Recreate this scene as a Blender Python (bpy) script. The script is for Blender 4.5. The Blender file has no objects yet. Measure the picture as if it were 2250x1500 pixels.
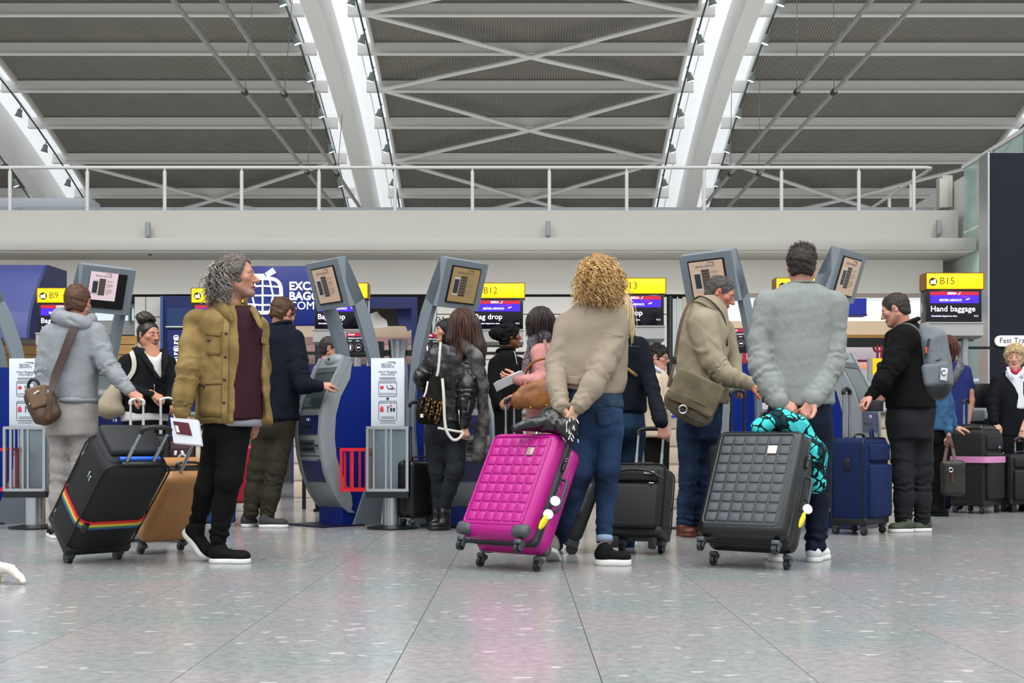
import bpy, bmesh, math, random
import numpy as np
from mathutils import Vector, Matrix, Euler
R_ = math.radians
random.seed(7); RS = np.random.RandomState(11)
SC = bpy.context.scene; COL = SC.collection
# ---------------------------------------------------------------- camera, sky, lights, exposure
F, CX, CY, H = 2600.0, 1140.0, 968.0, 0.694      # focal length in pixels, vanishing point, eye height (2250x1500 frame)
cam = bpy.data.cameras.new('camera'); camo = bpy.data.objects.new('camera', cam); COL.objects.link(camo)
cam.sensor_width = 36; cam.lens = F / 2250 * 36; cam.clip_start = .05; cam.clip_end = 400
camo.location = (0, 0, H); camo.rotation_euler = (R_(90), 0, 0)
cam.shift_x = -(CX - 1125) / 2250; cam.shift_y = (CY - 750) / 2250
SC.camera = camo
SC.view_settings.view_transform = 'Standard'; SC.view_settings.look = 'None'
SC.view_settings.gamma = 1; SC.view_settings.use_curve_mapping = False
SC.view_settings.exposure = -0.06
W = bpy.data.worlds.new('sky'); SC.world = W; W.use_nodes = True
bg = W.node_tree.nodes['Background']
# overcast sky: brighter towards the zenith
_n = W.node_tree.nodes; _tc = _n.new('ShaderNodeTexCoord'); _sp = _n.new('ShaderNodeSeparateXYZ'); _mr = _n.new('ShaderNodeMapRange'); _mr.inputs[1].default_value = 0; _mr.inputs[2].default_value = 1; _mr.inputs[3].default_value = .60; _mr.inputs[4].default_value = 2.3
W.node_tree.links.new(_tc.outputs['Generated'], _sp.inputs[0]); W.node_tree.links.new(_sp.outputs['Z'], _mr.inputs[0]); W.node_tree.links.new(_mr.outputs[0], bg.inputs[1]); bg.inputs[0].default_value = (.93, .97, 1, 1)
SC.cycles.max_bounces = 6; SC.cycles.diffuse_bounces = 4; SC.cycles.glossy_bounces = 3; SC.cycles.caustics_reflective = False; SC.cycles.caustics_refractive = False
SC.cycles.use_denoising = True
def area(name, loc, rot, sx, sy, power, col=(1, 1, 1)):
    l = bpy.data.lights.new(name, 'AREA'); l.shape = 'RECTANGLE'; l.size = sx; l.size_y = sy; l.energy = power; l.color = col
    o = bpy.data.objects.new(name, l); COL.objects.link(o); o.location = loc; o.rotation_euler = rot
    return o
# unseen area lights added overhead, standing in for spotlights and skylight daylight
for lx in (-8.45, 9.55): area('overhead_fill', (lx, 3, 14.0), (0, 0, 0), 2.5, 24, 2000, (1, .985, .96))
area('overhead_fill', (.55, 2, 14.5), (0, 0, 0), 6, 18, 1600, (1, .985, .96))
area('roof_fill', (.55, 44, 4.8), (R_(180), 0, 0), 60, 34, 4300, (1, .97, .92))      # upward area light added to brighten the roof deck, hidden behind the mezzanine front
area('roof_fill', (.55, 8, 6.0), (R_(180), 0, 0), 30, 10, 900, (1, .97, .92))  # second added upward fill, nearer the camera
area('soffit_fill', (-4, 17.95, 3.5), (R_(48), 0, 0), 26, .15, 62, (1, .96, .9))     # unseen light added under the soffit to brighten the rear wall

def P(px, py, d): return Vector(((px - CX) * d / F, d, H - (py - CY) * d / F))
def gd(py): return F * H / (py - CY)
# ---------------------------------------------------------------- materials
def hx(c):
    if not isinstance(c, str): return tuple(c)
    c = c.lstrip('#'); v = [int(c[i:i + 2], 16) / 255 for i in (0, 2, 4)]
    return tuple(x / 12.92 if x <= .04045 else ((x + .055) / 1.055) ** 2.4 for x in v)
MATS = {}
def M(name, col, rough=.6, metal=0, var=0, vs=6, bump=0, bs=150, spec=.5, col2=None, emit=0, coat=0, alpha=1, aniso=None, isl=None, trans=0):
    if name in MATS: return MATS[name]
    if rough >= .75 and spec == .5: spec = .18
    m = bpy.data.materials.new(name); m.use_nodes = True; MATS[name] = m
    nt = m.node_tree; N = nt.nodes; L = nt.links; b = N['Principled BSDF']; c = hx(col)
    b.inputs['Base Color'].default_value = (*c, 1); b.inputs['Roughness'].default_value = rough; b.inputs['Metallic'].default_value = metal
    b.inputs['Specular IOR Level'].default_value = spec; b.inputs['Coat Weight'].default_value = coat; b.inputs['Alpha'].default_value = alpha
    b.inputs['Transmission Weight'].default_value = trans
    co = None
    if var or bump:
        tc = N.new('ShaderNodeTexCoord'); mp = N.new('ShaderNodeMapping'); L.new(tc.outputs['Object'], mp.inputs[0]); co = mp.outputs[0]
        if aniso: mp.inputs['Scale'].default_value = aniso
    if var:
        n = N.new('ShaderNodeTexNoise'); n.inputs['Scale'].default_value = vs; n.inputs['Detail'].default_value = 5; L.new(co, n.inputs['Vector'])
        r = N.new('ShaderNodeValToRGB'); L.new(n.outputs['Fac'], r.inputs[0])
        c2 = hx(col2) if col2 else tuple(max(0, x * (1 - var)) for x in c)
        r.color_ramp.elements[0].position = .35; r.color_ramp.elements[1].position = .65
        r.color_ramp.elements[0].color = (*c2, 1); r.color_ramp.elements[1].color = (*c, 1); L.new(r.outputs[0], b.inputs['Base Color'])
    if isl:
        g = N.new('ShaderNodeNewGeometry'); r = N.new('ShaderNodeValToRGB'); L.new(g.outputs['Random Per Island'], r.inputs[0])
        cs = [hx(x) for x in isl]; r.color_ramp.elements[0].color = (*cs[0], 1); r.color_ramp.elements[1].color = (*cs[-1], 1)
        for i, x in enumerate(cs[1:-1]): e = r.color_ramp.elements.new((i + 1) / (len(cs) - 1)); e.color = (*x, 1)
        L.new(r.outputs[0], b.inputs['Base Color'])
    if bump:
        n2 = N.new('ShaderNodeTexNoise'); n2.inputs['Scale'].default_value = bs; n2.inputs['Detail'].default_value = 3; L.new(co, n2.inputs['Vector'])
        bp = N.new('ShaderNodeBump'); bp.inputs['Strength'].default_value = bump; bp.inputs['Distance'].default_value = .004
        L.new(n2.outputs['Fac'], bp.inputs['Height']); L.new(bp.outputs[0], b.inputs['Normal'])
    if emit: b.inputs['Emission Color'].default_value = (*c, 1); b.inputs['Emission Strength'].default_value = emit
    return m
# ---------------------------------------------------------------- mesh builder
class MB:
    def __init__(s): s.v = []; s.f = []; s.m = []; s.X = Matrix()
    def add(s, vs, fs, mi=0):
        o = len(s.v); X = s.X; s.v += [tuple(X @ Vector(v)) for v in vs]
        s.f += [tuple(i + o for i in f) for f in fs]; s.m += [mi] * len(fs); return s
    def box(s, c, d, mi=0, bev=0, R=None, seg=2):
        if bev:
            bm = bmesh.new(); bmesh.ops.create_cube(bm, size=1)
            for v in bm.verts: v.co = Vector((v.co.x * d[0], v.co.y * d[1], v.co.z * d[2]))
            bmesh.ops.bevel(bm, geom=bm.edges[:], offset=min(bev, min(d) * .49), segments=seg, profile=.5, affect='EDGES')
            bm.verts.index_update(); vs = [v.co.copy() for v in bm.verts]; fs = [[v.index for v in f.verts] for f in bm.faces]; bm.free()
        else:
            x, y, z = d[0] / 2, d[1] / 2, d[2] / 2
            vs = [Vector(p) for p in ((-x, -y, -z), (x, -y, -z), (x, y, -z), (-x, y, -z), (-x, -y, z), (x, -y, z), (x, y, z), (-x, y, z))]
            fs = [(0, 3, 2, 1), (4, 5, 6, 7), (0, 1, 5, 4), (1, 2, 6, 5), (2, 3, 7, 6), (3, 0, 4, 7)]
        if R is not None: vs = [R @ v for v in vs]
        c = Vector(c); return s.add([v + c for v in vs], fs, mi)
    def tube(s, pts, r, n=8, mi=0, cap=True, flat=1.0):
        pts = [Vector(p) for p in pts]; k = len(pts); rr = r if hasattr(r, '__len__') else [r] * k
        vs = []; fs = []; up = None
        for i, p in enumerate(pts):
            t = (pts[min(i + 1, k - 1)] - pts[max(i - 1, 0)]).normalized()
            if up is None: up = Vector((0, 0, 1)) if abs(t.z) < .9 else Vector((1, 0, 0))
            a = t.cross(up)
            if a.length < 1e-6: a = t.orthogonal()
            a.normalize(); b = a.cross(t).normalized(); up = b
            for j in range(n):
                q = 2 * math.pi * j / n; vs.append(p + a * math.cos(q) * rr[i] + b * math.sin(q) * rr[i] * flat)
        for i in range(k - 1):
            for j in range(n):
                fs.append((i * n + j, i * n + (j + 1) % n, (i + 1) * n + (j + 1) % n, (i + 1) * n + j))
        if cap: fs.append(tuple(range(n - 1, -1, -1))); fs.append(tuple((k - 1) * n + j for j in range(n)))
        return s.add(vs, fs, mi)
    def cyl(s, a, b, r, n=16, mi=0, r2=None): return s.tube([a, b], [r, r if r2 is None else r2], n, mi)
    def prism(s, poly, lo, hi, ax='x', mi=0):
        # polygon in the two other axes (order: x->(y,z), y->(x,z), z->(x,y)) pushed from lo to hi along ax
        def q(p, t): return {'x': (t, p[0], p[1]), 'y': (p[0], t, p[1]), 'z': (p[0], p[1], t)}[ax]
        n = len(poly); vs = [q(p, lo) for p in poly] + [q(p, hi) for p in poly]
        ar = sum(poly[i][0] * poly[(i + 1) % n][1] - poly[(i + 1) % n][0] * poly[i][1] for i in range(n))
        fs = [tuple(range(n - 1, -1, -1)), tuple(range(n, 2 * n))] + [(i, (i + 1) % n, n + (i + 1) % n, n + i) for i in range(n)]
        if (ar < 0) != (ax == 'y'): fs = [f[::-1] for f in fs]
        return s.add(vs, fs, mi)
    def strip(s, a, b, lo, hi, ax='x', mi=0):
        # closed band between two profile curves a and b (same length), quads all round
        def q(p, t): return {'x': (t, p[0], p[1]), 'y': (p[0], t, p[1]), 'z': (p[0], p[1], t)}[ax]
        n = len(a); vs = [q(p, lo) for p in a] + [q(p, lo) for p in b] + [q(p, hi) for p in a] + [q(p, hi) for p in b]; fs = []
        for i in range(n - 1):
            fs += [(i, i + 1, n + i + 1, n + i), (2 * n + i, 3 * n + i, 3 * n + i + 1, 2 * n + i + 1), (i, 2 * n + i, 2 * n + i + 1, i + 1), (n + i, n + i + 1, 3 * n + i + 1, 3 * n + i)]
        fs += [(0, n, 3 * n, 2 * n), (n - 1, 3 * n - 1, 4 * n - 1, 2 * n - 1)]
        return s.add(vs, fs, mi)
    def lathe(s, prof, c=(0, 0, 0), n=20, mi=0):
        vs = []; fs = []; k = len(prof)
        for (r, z) in prof:
            for j in range(n): a = 2 * math.pi * j / n; vs.append((c[0] + r * math.cos(a), c[1] + r * math.sin(a), c[2] + z))
        for i in range(k - 1):
            for j in range(n): fs.append((i * n + j, i * n + (j + 1) % n, (i + 1) * n + (j + 1) % n, (i + 1) * n + j))
        fs.append(tuple(range(n - 1, -1, -1))); fs.append(tuple((k - 1) * n + j for j in range(n)))
        return s.add(vs, fs, mi)
    def sph(s, c, r, nu=16, nv=10, mi=0, R=None):
        r = r if hasattr(r, '__len__') else (r, r, r); vs = []; fs = []
        for i in range(nv + 1):
            th = math.pi * i / nv
            for j in range(nu):
                ph = 2 * math.pi * j / nu; v = Vector((r[0] * math.sin(th) * math.cos(ph), r[1] * math.sin(th) * math.sin(ph), r[2] * math.cos(th)))
                vs.append((R @ v if R else v) + Vector(c))
        for i in range(nv):
            for j in range(nu): fs.append((i * nu + j, (i + 1) * nu + j, (i + 1) * nu + (j + 1) % nu, i * nu + (j + 1) % nu))
        return s.add(vs, fs, mi)
def off_of(par):
    o = Vector((0, 0, 0))
    while par is not None: o += par.location; par = par.parent
    return o
def obj(name, mb, mats, parent=None, world=False, ang=40, smooth=True):
    """links a mesh object; world=True: vertices are world coordinates, made local to the (unrotated) parent"""
    me = bpy.data.meshes.new(name); v = mb.v; f = mb.f; mi = mb.m
    if world and parent is not None:
        o = np.array(off_of(parent)); v = (np.asarray(v, float) - o).tolist()
    me.from_pydata(v, [], f)
    for m in (mats if isinstance(mats, (list, tuple)) else [mats]): me.materials.append(m)
    if len(mi) and max(mi) > 0: me.polygons.foreach_set('material_index', np.asarray(mi, np.int32))
    if smooth:
        me.polygons.foreach_set('use_smooth', np.ones(len(me.polygons), bool))
        if ang < 180: me.set_sharp_from_angle(angle=R_(ang))
    me.update()
    ob = bpy.data.objects.new(name, me); COL.objects.link(ob)
    if parent is not None: ob.parent = parent
    return ob
def thing(name, label, cat, loc=(0, 0, 0), rot=(0, 0, 0), group=None):
    o = bpy.data.objects.new(name, None); COL.objects.link(o); o.location = loc; o.rotation_euler = rot; o.empty_display_size = .1
    return tag(o, label, cat, group)
def tag(o, label, cat, group=None, kind=None):
    if label: o['label'] = label
    if cat: o['category'] = cat
    if group: o['group'] = group
    if kind: o['kind'] = kind
    return o
def struct(name, mb, m, parent=None, world=False, **k):
    o = obj(name, mb, m, parent, world, **k)
    if parent is None: o['kind'] = 'structure'
    return o
def copy_tree(o, parent=None):
    c = o.copy(); COL.objects.link(c); c.parent = parent
    for ch in list(o.children): copy_tree(ch, c)
    return c
FN = bpy.data.fonts.load('<builtin>') if not bpy.data.fonts else bpy.data.fonts[0]
def text(name, s, size, m, parent, loc, rot=(R_(90), 0, 0), ax='LEFT', ext=.0006, bold=0, sx=1, sp=1):
    c = bpy.data.curves.new(name, 'FONT'); c.body = s; c.size = size; c.align_x = ax; c.align_y = 'CENTER'; c.extrude = ext; c.offset = bold * size; c.resolution_u = 3; c.space_character = sp
    c.materials.append(m); o = bpy.data.objects.new(name, c); COL.objects.link(o); o.parent = parent; o.location = loc; o.rotation_euler = rot; o.scale = (sx, 1, 1)
    return o
# ================================================================ THE SETTING
m_white = M('white_painted_metal', '#bfbeb7', .55, var=.03, vs=1.2)
m_white2 = M('white_wall_panel', '#d6d5d0', .5)
m_steelw = M('white_steelwork', '#e2e2e0', .5)
m_deck = M('grey_roof_deck', '#8b8982', .6, var=.08, vs=.5)
m_grey = M('grey_metal', '#8b9197', .45)
m_dark = M('dark_line', '#2c2e33', .6)
m_navy = M('navy_panel', '#111f58', .35)
m_black = M('black_plastic', '#0c0d10', .45)
m_chrome = M('brushed_steel', '#c6cacd', .28, 1)
m_alu = M('aluminium', '#b4babd', .38, .9)
m_red = M('red_enamel', '#c8102a', .35)
m_glass = M('pale_green_glass', '#b9d2cc', .05, alpha=.75)
m_wood = M('pale_wood', '#c99a5b', .45, var=.25, vs=3, aniso=(1, 1, 14))
# floor: long polished terrazzo slabs with open joints
def floor_mat():
    m = bpy.data.materials.new('polished_terrazzo'); m.use_nodes = True; nt = m.node_tree; N = nt.nodes; L = nt.links; b = N['Principled BSDF']
    tc = N.new('ShaderNodeTexCoord')
    n1 = N.new('ShaderNodeTexNoise'); n1.inputs['Scale'].default_value = 1.3; n1.inputs['Detail'].default_value = 3; L.new(tc.outputs['Object'], n1.inputs['Vector'])
    r1 = N.new('ShaderNodeValToRGB'); L.new(n1.outputs['Fac'], r1.inputs[0]); e = r1.color_ramp.elements
    e[0].position = .38; e[0].color = (*hx('#8b9391'), 1); e[1].position = .62; e[1].color = (*hx('#999495'), 1)
    n2 = N.new('ShaderNodeTexNoise'); n2.inputs['Scale'].default_value = 26; n2.inputs['Detail'].default_value = 4; n2.inputs['Roughness'].default_value = .7; L.new(tc.outputs['Object'], n2.inputs['Vector'])
    r2 = N.new('ShaderNodeValToRGB'); L.new(n2.outputs['Fac'], r2.inputs[0]); e = r2.color_ramp.elements
    e[0].position = .35; e[0].color = (.80, .80, .80, 1); e[1].position = .65; e[1].color = (1.12, 1.12, 1.12, 1)
    mx = N.new('ShaderNodeMix'); mx.data_type = 'RGBA'; mx.blend_type = 'MULTIPLY'; mx.inputs[0].default_value = 1
    L.new(r1.outputs[0], mx.inputs[6]); L.new(r2.outputs[0], mx.inputs[7])
    mp = N.new('ShaderNodeMapping'); mp.inputs['Scale'].default_value = (9, 15, 15); L.new(tc.outputs['Object'], mp.inputs[0]); nd = N.new('ShaderNodeTexNoise'); nd.inputs['Scale'].default_value = 1.6; L.new(mp.outputs[0], nd.inputs['Vector']); mv = N.new('ShaderNodeMix'); mv.data_type = 'VECTOR'; mv.inputs[0].default_value = .55; L.new(mp.outputs[0], mv.inputs[4]); va = N.new('ShaderNodeVectorMath'); va.operation = 'ADD'; L.new(mp.outputs[0], va.inputs[0]); L.new(nd.outputs['Color'], va.inputs[1]); L.new(va.outputs[0], mv.inputs[5])
    v = N.new('ShaderNodeTexVoronoi'); v.inputs['Scale'].default_value = 1; L.new(mv.outputs[1], v.inputs['Vector'])
    ad = N.new('ShaderNodeMath'); ad.operation = 'MULTIPLY_ADD'; ad.inputs[1].default_value = .10; ad.inputs[2].default_value = 0; L.new(n2.outputs['Fac'], ad.inputs[0])
    sb = N.new('ShaderNodeMath'); sb.operation = 'ADD'; L.new(v.outputs['Distance'], sb.inputs[0]); L.new(ad.outputs[0], sb.inputs[1])
    lt = N.new('ShaderNodeMath'); lt.operation = 'LESS_THAN'; lt.inputs[1].default_value = .27; L.new(sb.outputs[0], lt.inputs[0])
    gt = N.new('ShaderNodeMath'); gt.operation = 'GREATER_THAN'; gt.inputs[1].default_value = .66; sp = N.new('ShaderNodeSeparateColor'); L.new(v.outputs['Color'], sp.inputs[0]); L.new(sp.outputs[0], gt.inputs[0])
    ml = N.new('ShaderNodeMath'); ml.operation = 'MULTIPLY'; L.new(lt.outputs[0], ml.inputs[0]); L.new(gt.outputs[0], ml.inputs[1])
    mw = N.new('ShaderNodeMath'); mw.operation = 'MULTIPLY'; mw.inputs[1].default_value = .5; L.new(ml.outputs[0], mw.inputs[0])
    m2 = N.new('ShaderNodeMix'); m2.data_type = 'RGBA'; L.new(mw.outputs[0], m2.inputs[0]); L.new(mx.outputs[2], m2.inputs[6]); m2.inputs[7].default_value = (*hx('#d6d6d6'), 1)
    L.new(m2.outputs[2], b.inputs['Base Color'])
    b.inputs['Roughness'].default_value = .2; b.inputs['Specular IOR Level'].default_value = .5
    return m
m_floor = floor_mat()
fl = MB().box((0, 24, -.06), (90, 110, .1)); floor = struct('floor', fl, M('floor_joint', '#5d5f60', .8))
TW = .6205; X0 = (848 - 1140) * gd(1500) / F
tile_me = {}
TL = 1.861; RF = 13.2
def tile(L_, x, yc):
    k = round(L_, 4)
    if k not in tile_me: t = tile_me[k] = obj('floor_tile', MB().box((TW / 2, 0, -.01), (TW - .0028, L_ - .0014, .02)), m_floor, floor)
    else: t = tile_me[k].copy(); COL.objects.link(t); t.parent = floor
    t.location = (x, yc, 0)
for i in range(-16, 17):
    x = X0 + TW * i; o_ = (0, .41, .97, .22, .73)[i % 5] * TL; y = -3.6
    near = 5.01 + o_ - 10 * TL
    cuts = [y] + [near + k * TL for k in range(40) if y + .3 < near + k * TL < RF - .3 and abs(x + TW / 2) < .44 * (near + k * TL) + 1.6 and near + k * TL > 2.4] + [RF]
    for a, b in zip(cuts[:-1], cuts[1:]): tile(b - a, x, (a + b) / 2)
    obj('floor_slab', MB().box((x + TW / 2, (RF + 21) / 2, -.01), (TW - .0028, 21 - RF, .02)), m_floor, floor)
# the rest of the hall's floor behind and far beyond, plain slabs
for (a, c_, d_) in ((0, (0, -17.5, -.01), (84, 27.6, .02)), (0, (0, 50, -.01), (84, 57.8, .02)), (0, (-26.4, 8.7, -.01), (31.6, 24.6, .02)), (0, (26.6, 8.7, -.01), (31.4, 24.6, .02))):
    obj('floor_slab', MB().box(c_, d_), m_floor, floor)
# ---------------------------------------------------------------- roof
def zr(d):  # underside of the arched ribs
    return 18.4 - .175 * (d - 47.6) - .00701 * (d - 47.6) * (d - 55.6)
RD = 2.15      # roof deck above rib underside
def zd(d): return zr(d) + RD
RIBS = [-8.45 + 18 * k for k in (-2, -1, 0, 1, 2)]
SW = 1.66      # half width of a skylight strip
ceil = bpy.data.objects.new('ceiling', None); COL.objects.link(ceil); ceil['kind'] = 'structure'
def solve(y, dz):
    lo, hi = 38., 90.
    for _ in range(50):
        mid = (lo + hi) / 2
        if CY - (zd(mid) - dz - H) * F / mid < y: lo = mid
        else: hi = mid
    return lo
PY = [solve(y, .62) for y in (-55, 36, 122, 205, 285, 360, 435)]
step = (PY[-1] - PY[1]) / 5
PUR = [PY[1] + step * k for k in range(-14, 9)]
def corr(x0, x1, ya, yb, rows):
    n = int((x1 - x0) / .13); mb = MB(); vs = []; fs = []
    for r in range(rows + 1):
        y = ya + (yb - ya) * r / rows
        for i in range(n + 1):
            x = x0 + (x1 - x0) * i / n
            vs += [(x, y, zd(y)), (x + .045, y, zd(y)), (x + .06, y, zd(y) + .05), (x + .115, y, zd(y) + .05)]
    w = 4 * (n + 1)
    for r in range(rows):
        for i in range(w - 1): fs.append((r * w + i, (r + 1) * w + i, (r + 1) * w + i + 1, r * w + i + 1))
    return mb.add(vs, fs)
for k in range(len(RIBS) - 1):
    x0, x1 = RIBS[k] + SW, RIBS[k + 1] - SW
    for j in range(len(PUR) - 1):
        a, b = PUR[j], PUR[j + 1]
        if b > 42 and k in (0, 1, 2, 3): obj('roof_panel', corr(x0, x1, a, b, 2), m_deck, ceil, smooth=False)
        else: obj('roof_panel', MB().add([(x0, a, zd(a)), (x1, a, zd(a)), (x1, b, zd(b)), (x0, b, zd(b))], [(0, 3, 2, 1)]), m_deck, ceil, smooth=False)
m_pane = M('skylight_glass', '#ffffff', .1, alpha=.12)
for k, rx in enumerate(RIBS):
    n = 60; ys = [PUR[0] + (PUR[-1] - PUR[0]) * i / n for i in range(n + 1)]
    # box-section rib, wider underside
    a = [(y, zr(y)) for y in ys]; b = [(y, zr(y) + 1.75) for y in ys]
    obj('roof_rib', MB().strip(a, b, rx - .37, rx + .37), m_steelw, ceil, ang=30)
    for s in (-1, 1):   # edge gutters of the strip and a thin service cable rail
        e = [(y, zd(y) - .25) for y in ys]; g = [(y, zd(y) + .1) for y in ys]
        xx = rx + s * SW; obj('strip_edge', MB().strip(e, g, xx - .06, xx + .06), m_steelw, ceil, ang=30)
        obj('service_rail', MB().tube([(rx + s * (SW - .12), y, zd(y) - .75) for y in ys[::2]], .045, 6), M('dark_green_cable', '#3a4f49', .6), ceil)
    pw = MB()
    for j in range(len(PUR) - 1):
        a, b = PUR[j] + .1, PUR[j + 1] - .1
        for s in (-1, 1): pw.add([(rx + s * .45, a, zd(a) + .2), (rx + s * (SW - .05), a, zd(a) + .2), (rx + s * (SW - .05), b, zd(b) + .2), (rx + s * .45, b, zd(b) + .2)], [(0, 1, 2, 3)])
    w = struct('window_%d' % (k + 1), pw, m_pane)
    bars = MB()
    for j in range(len(PUR) - 1):
        a, b = PUR[j], PUR[j + 1]
        for s in (-1, 1): bars.tube([(rx + s * .95, a, zd(a) + .18), (rx + s * .95, b, zd(b) + .18)], .03, 4)
    obj('glazing_bar', bars, m_steelw, w)
for k in range(len(RIBS) - 1):
    for j, y in enumerate(PUR):
        if y < 36 or y > 75: continue
        x0, x1 = RIBS[k] + .95, RIBS[k + 1] - .95; z = zd(y)
        mb = MB().box(((x0 + x1) / 2, y, z - .30), (x1 - x0, .05, .50)); mb.box(((x0 + x1) / 2, y, z - .58), (x1 - x0, .26, .07))
        obj('purlin', mb, m_steelw, ceil)
# diagonal bracing (bay 2 all the way up, the side bays only at the bottom)
i0 = min(range(len(PUR)), key=lambda i: abs(PUR[i] - PY[2]))
for k in range(len(RIBS) - 1):
    for c in (i0 - 2, i0, i0 + 2, i0 + 4):
        if k != 2 - 0 and k != 2 and c != i0 + 4: continue
        if c - 1 < 0 or c + 1 >= len(PUR): continue
        x0, x1 = RIBS[k] + SW, RIBS[k + 1] - SW; xm = (x0 + x1) / 2
        for s in (-1, 1):
            p = []
            for t in (-1, -.5, -.12, .12, .5, 1):
                y = PUR[c] + t * s * (PUR[c + 1] - PUR[c]); p.append((xm + t * (x1 - x0) / 2, y, zd(y) - .5 - .25 * (1 - abs(t))))
            obj('brace', MB().tube(p, .11, 8), m_steelw, ceil)
# long inclined tie rods hanging in the side bays
m_rod = M('tie_rod', '#8a8886', .5)
def rod(p0, p1, d0, d1, joints):
    a, b = P(*p0, d0), P(*p1, d1); e = a + (a - b) * .25
    obj('tie_rod', MB().tube([e, a, b], .088, 10), m_rod, ceil)
    for t in joints: c = a.lerp(b, t); dd = (b - a).normalized() * .2; obj('rod_collar', MB().tube([c - dd * .6, c + dd * .6], .125, 10), m_dark, ceil); obj('hanger_wire', MB().tube([c, Vector((c.x + .25, c.y + 1.0, zd(c.y + 1.0)))], .018, 5), m_rod, ceil)
for (p0, p1, j) in (((380, 0), (735, 455), (.34, .76)), ((487, 0), (790, 455), (.35, .77)), ((1915, 0), (1545, 455), (.34, .77)), ((2018, 0), (1600, 455), (.34, .77))):
    rod(p0, p1, 40, 62, j)
# spotlights along both edges of every skylight strip
def make_spot():
    r = thing('spotlight', 'small white hall spotlight clamped to the cable rail along a roof skylight strip', 'spotlight', (0, 0, 0), group='spotlights along the skylight strips')
    obj('bracket', MB().box((0, 0, .12), (.05, .05, .5)).box((0, 0, -.1), (.34, .05, .05)), m_grey, r)
    obj('housing', MB().lathe([(.12, .2), (.17, .12), (.17, -.05), (.24, -.28), (.24, -.34)], (0, 0, -.2)), M('spot_housing', '#7f8d8a', .4), r)
    obj('lens', MB().lathe([(.2, -.335), (.2, -.36), (.05, -.37)], (0, 0, -.2)), M('spot_lens', '#ffffff', .3, emit=6), r)
    return r
sp0 = make_spot(); first = True
ORD = ['topmost', 'second', 'third', 'fourth', 'fifth', 'sixth', 'seventh', 'eighth', 'ninth', 'tenth']
for rx, wh in ((RIBS[1], 'far-left'), (RIBS[2], 'centre-left'), (RIBS[3], 'centre-right')):
    for s in (-1, 1):
        i = 0
        for y in PUR:
            if y < 44 or y > 71: continue
            o = sp0 if first else copy_tree(sp0); first = False
            o['label'] = 'spotlight on the %s side of the %s roof skylight strip, %s from above' % ('left' if s < 0 else 'right', wh, ORD[i]); i += 1
            o.location = (rx + s * (SW - .12), y + step * .25, zd(y + step * .25) - 1.0); o.rotation_euler = (R_(12), R_(18 * s), 0); o.scale = (.75,) * 3
# ---------------------------------------------------------------- mezzanine front, soffit, railing
XR = 6.96
b1 = struct('wall_back', MB().box(((-40 + XR) / 2, 18.9, (3.70 + 4.345) / 2), (40 + XR, .3, 4.345 - 3.70)), m_white)   # upper fascia, front at 18.75
struct('trim_1', MB().box(((-40 + XR) / 2, 19.0, (3.588 + 3.78) / 2), (40 + XR, 2.0, .192), bev=.01), m_white)
obj('panel_seam', MB().box(((-40 + XR) / 2, 18.745, 3.86), (40 + XR, .012, .006)), M('seam', '#b9b8b3', .6), b1)
struct('trim_2', MB().box(((-40 + XR) / 2, 19.9, 4.3), (40 + XR, .1, .62)), M('kick_plate', '#9aa1a8', .5))
struct('trim_3', MB().box(((-40 + XR) / 2, 24, 4.0), (40 + XR, 8, .2)), m_white)    # mezzanine slab
q0, q1 = P(-400, 456, 22), P(196, 434, 22); struct('trim_4', MB().box(((q0.x + q1.x) / 2, 22.3, (q0.z + q1.z) / 2), (q1.x - q0.x, .6, q1.z - q0.z), bev=.02), M('pale_parapet', '#b4bac4', .5))
rail = thing('mezzanine_railing', 'white tubular railing with round posts on the edge of the mezzanine', 'railing', (0, 19.5, 4.3))
RZ = .694 + 600 * 19.5 / F
xc = (2050 - CX) * 19.5 / F
path = [P(-900, 368, 19.5)] + [Vector((xc - .12, 19.5, RZ)), Vector((xc - .03, 19.54, RZ)), Vector((xc, 19.65, RZ)), Vector((xc, 27, RZ))]
obj('handrail', MB().tube(path, .028, 10), m_steelw, rail, True)
postx = [22 - 170 * k for k in range(5, 0, -1)] + [22, 192, 362, 531, 701, 868, 1038, 1207, 1377, 1547, 1717, 1887, 2008]
for px in postx:
    p = P(px, 368, 19.5); obj('rail_post', MB().cyl((p.x, p.y, 4.1), (p.x, p.y, RZ - .06), .03, 10).cyl((p.x, p.y, RZ - .07), (p.x, p.y, RZ), .016, 8), m_steelw, rail, True)
for yy in (20.6, 21.8, 23.0, 24.2): obj('rail_post', MB().cyl((xc, yy, 4.1), (xc, yy, RZ), .03, 10), m_steelw, rail, True)
cab = thing('junction_cabinet', 'grey metal cabinet box on the wall at the right end of the mezzanine', 'cabinet', P(2072, 460, 19.35))
obj('body', MB().box(P(2075, 424, 19.35), (.17, .3, .52), bev=.01), M('cabinet_grey', '#b9b8ae', .5), cab, True)
obj('door', MB().box(P(2074, 424, 19.19), (.145, .02, .47), bev=.005), M('cabinet_grey2', '#c4c3ba', .5), cab, True)
obj('stay', MB().cyl(P(2090, 465, 19.3), P(2090, 395, 19.3), .012, 8), m_steelw, cab, True)
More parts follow.
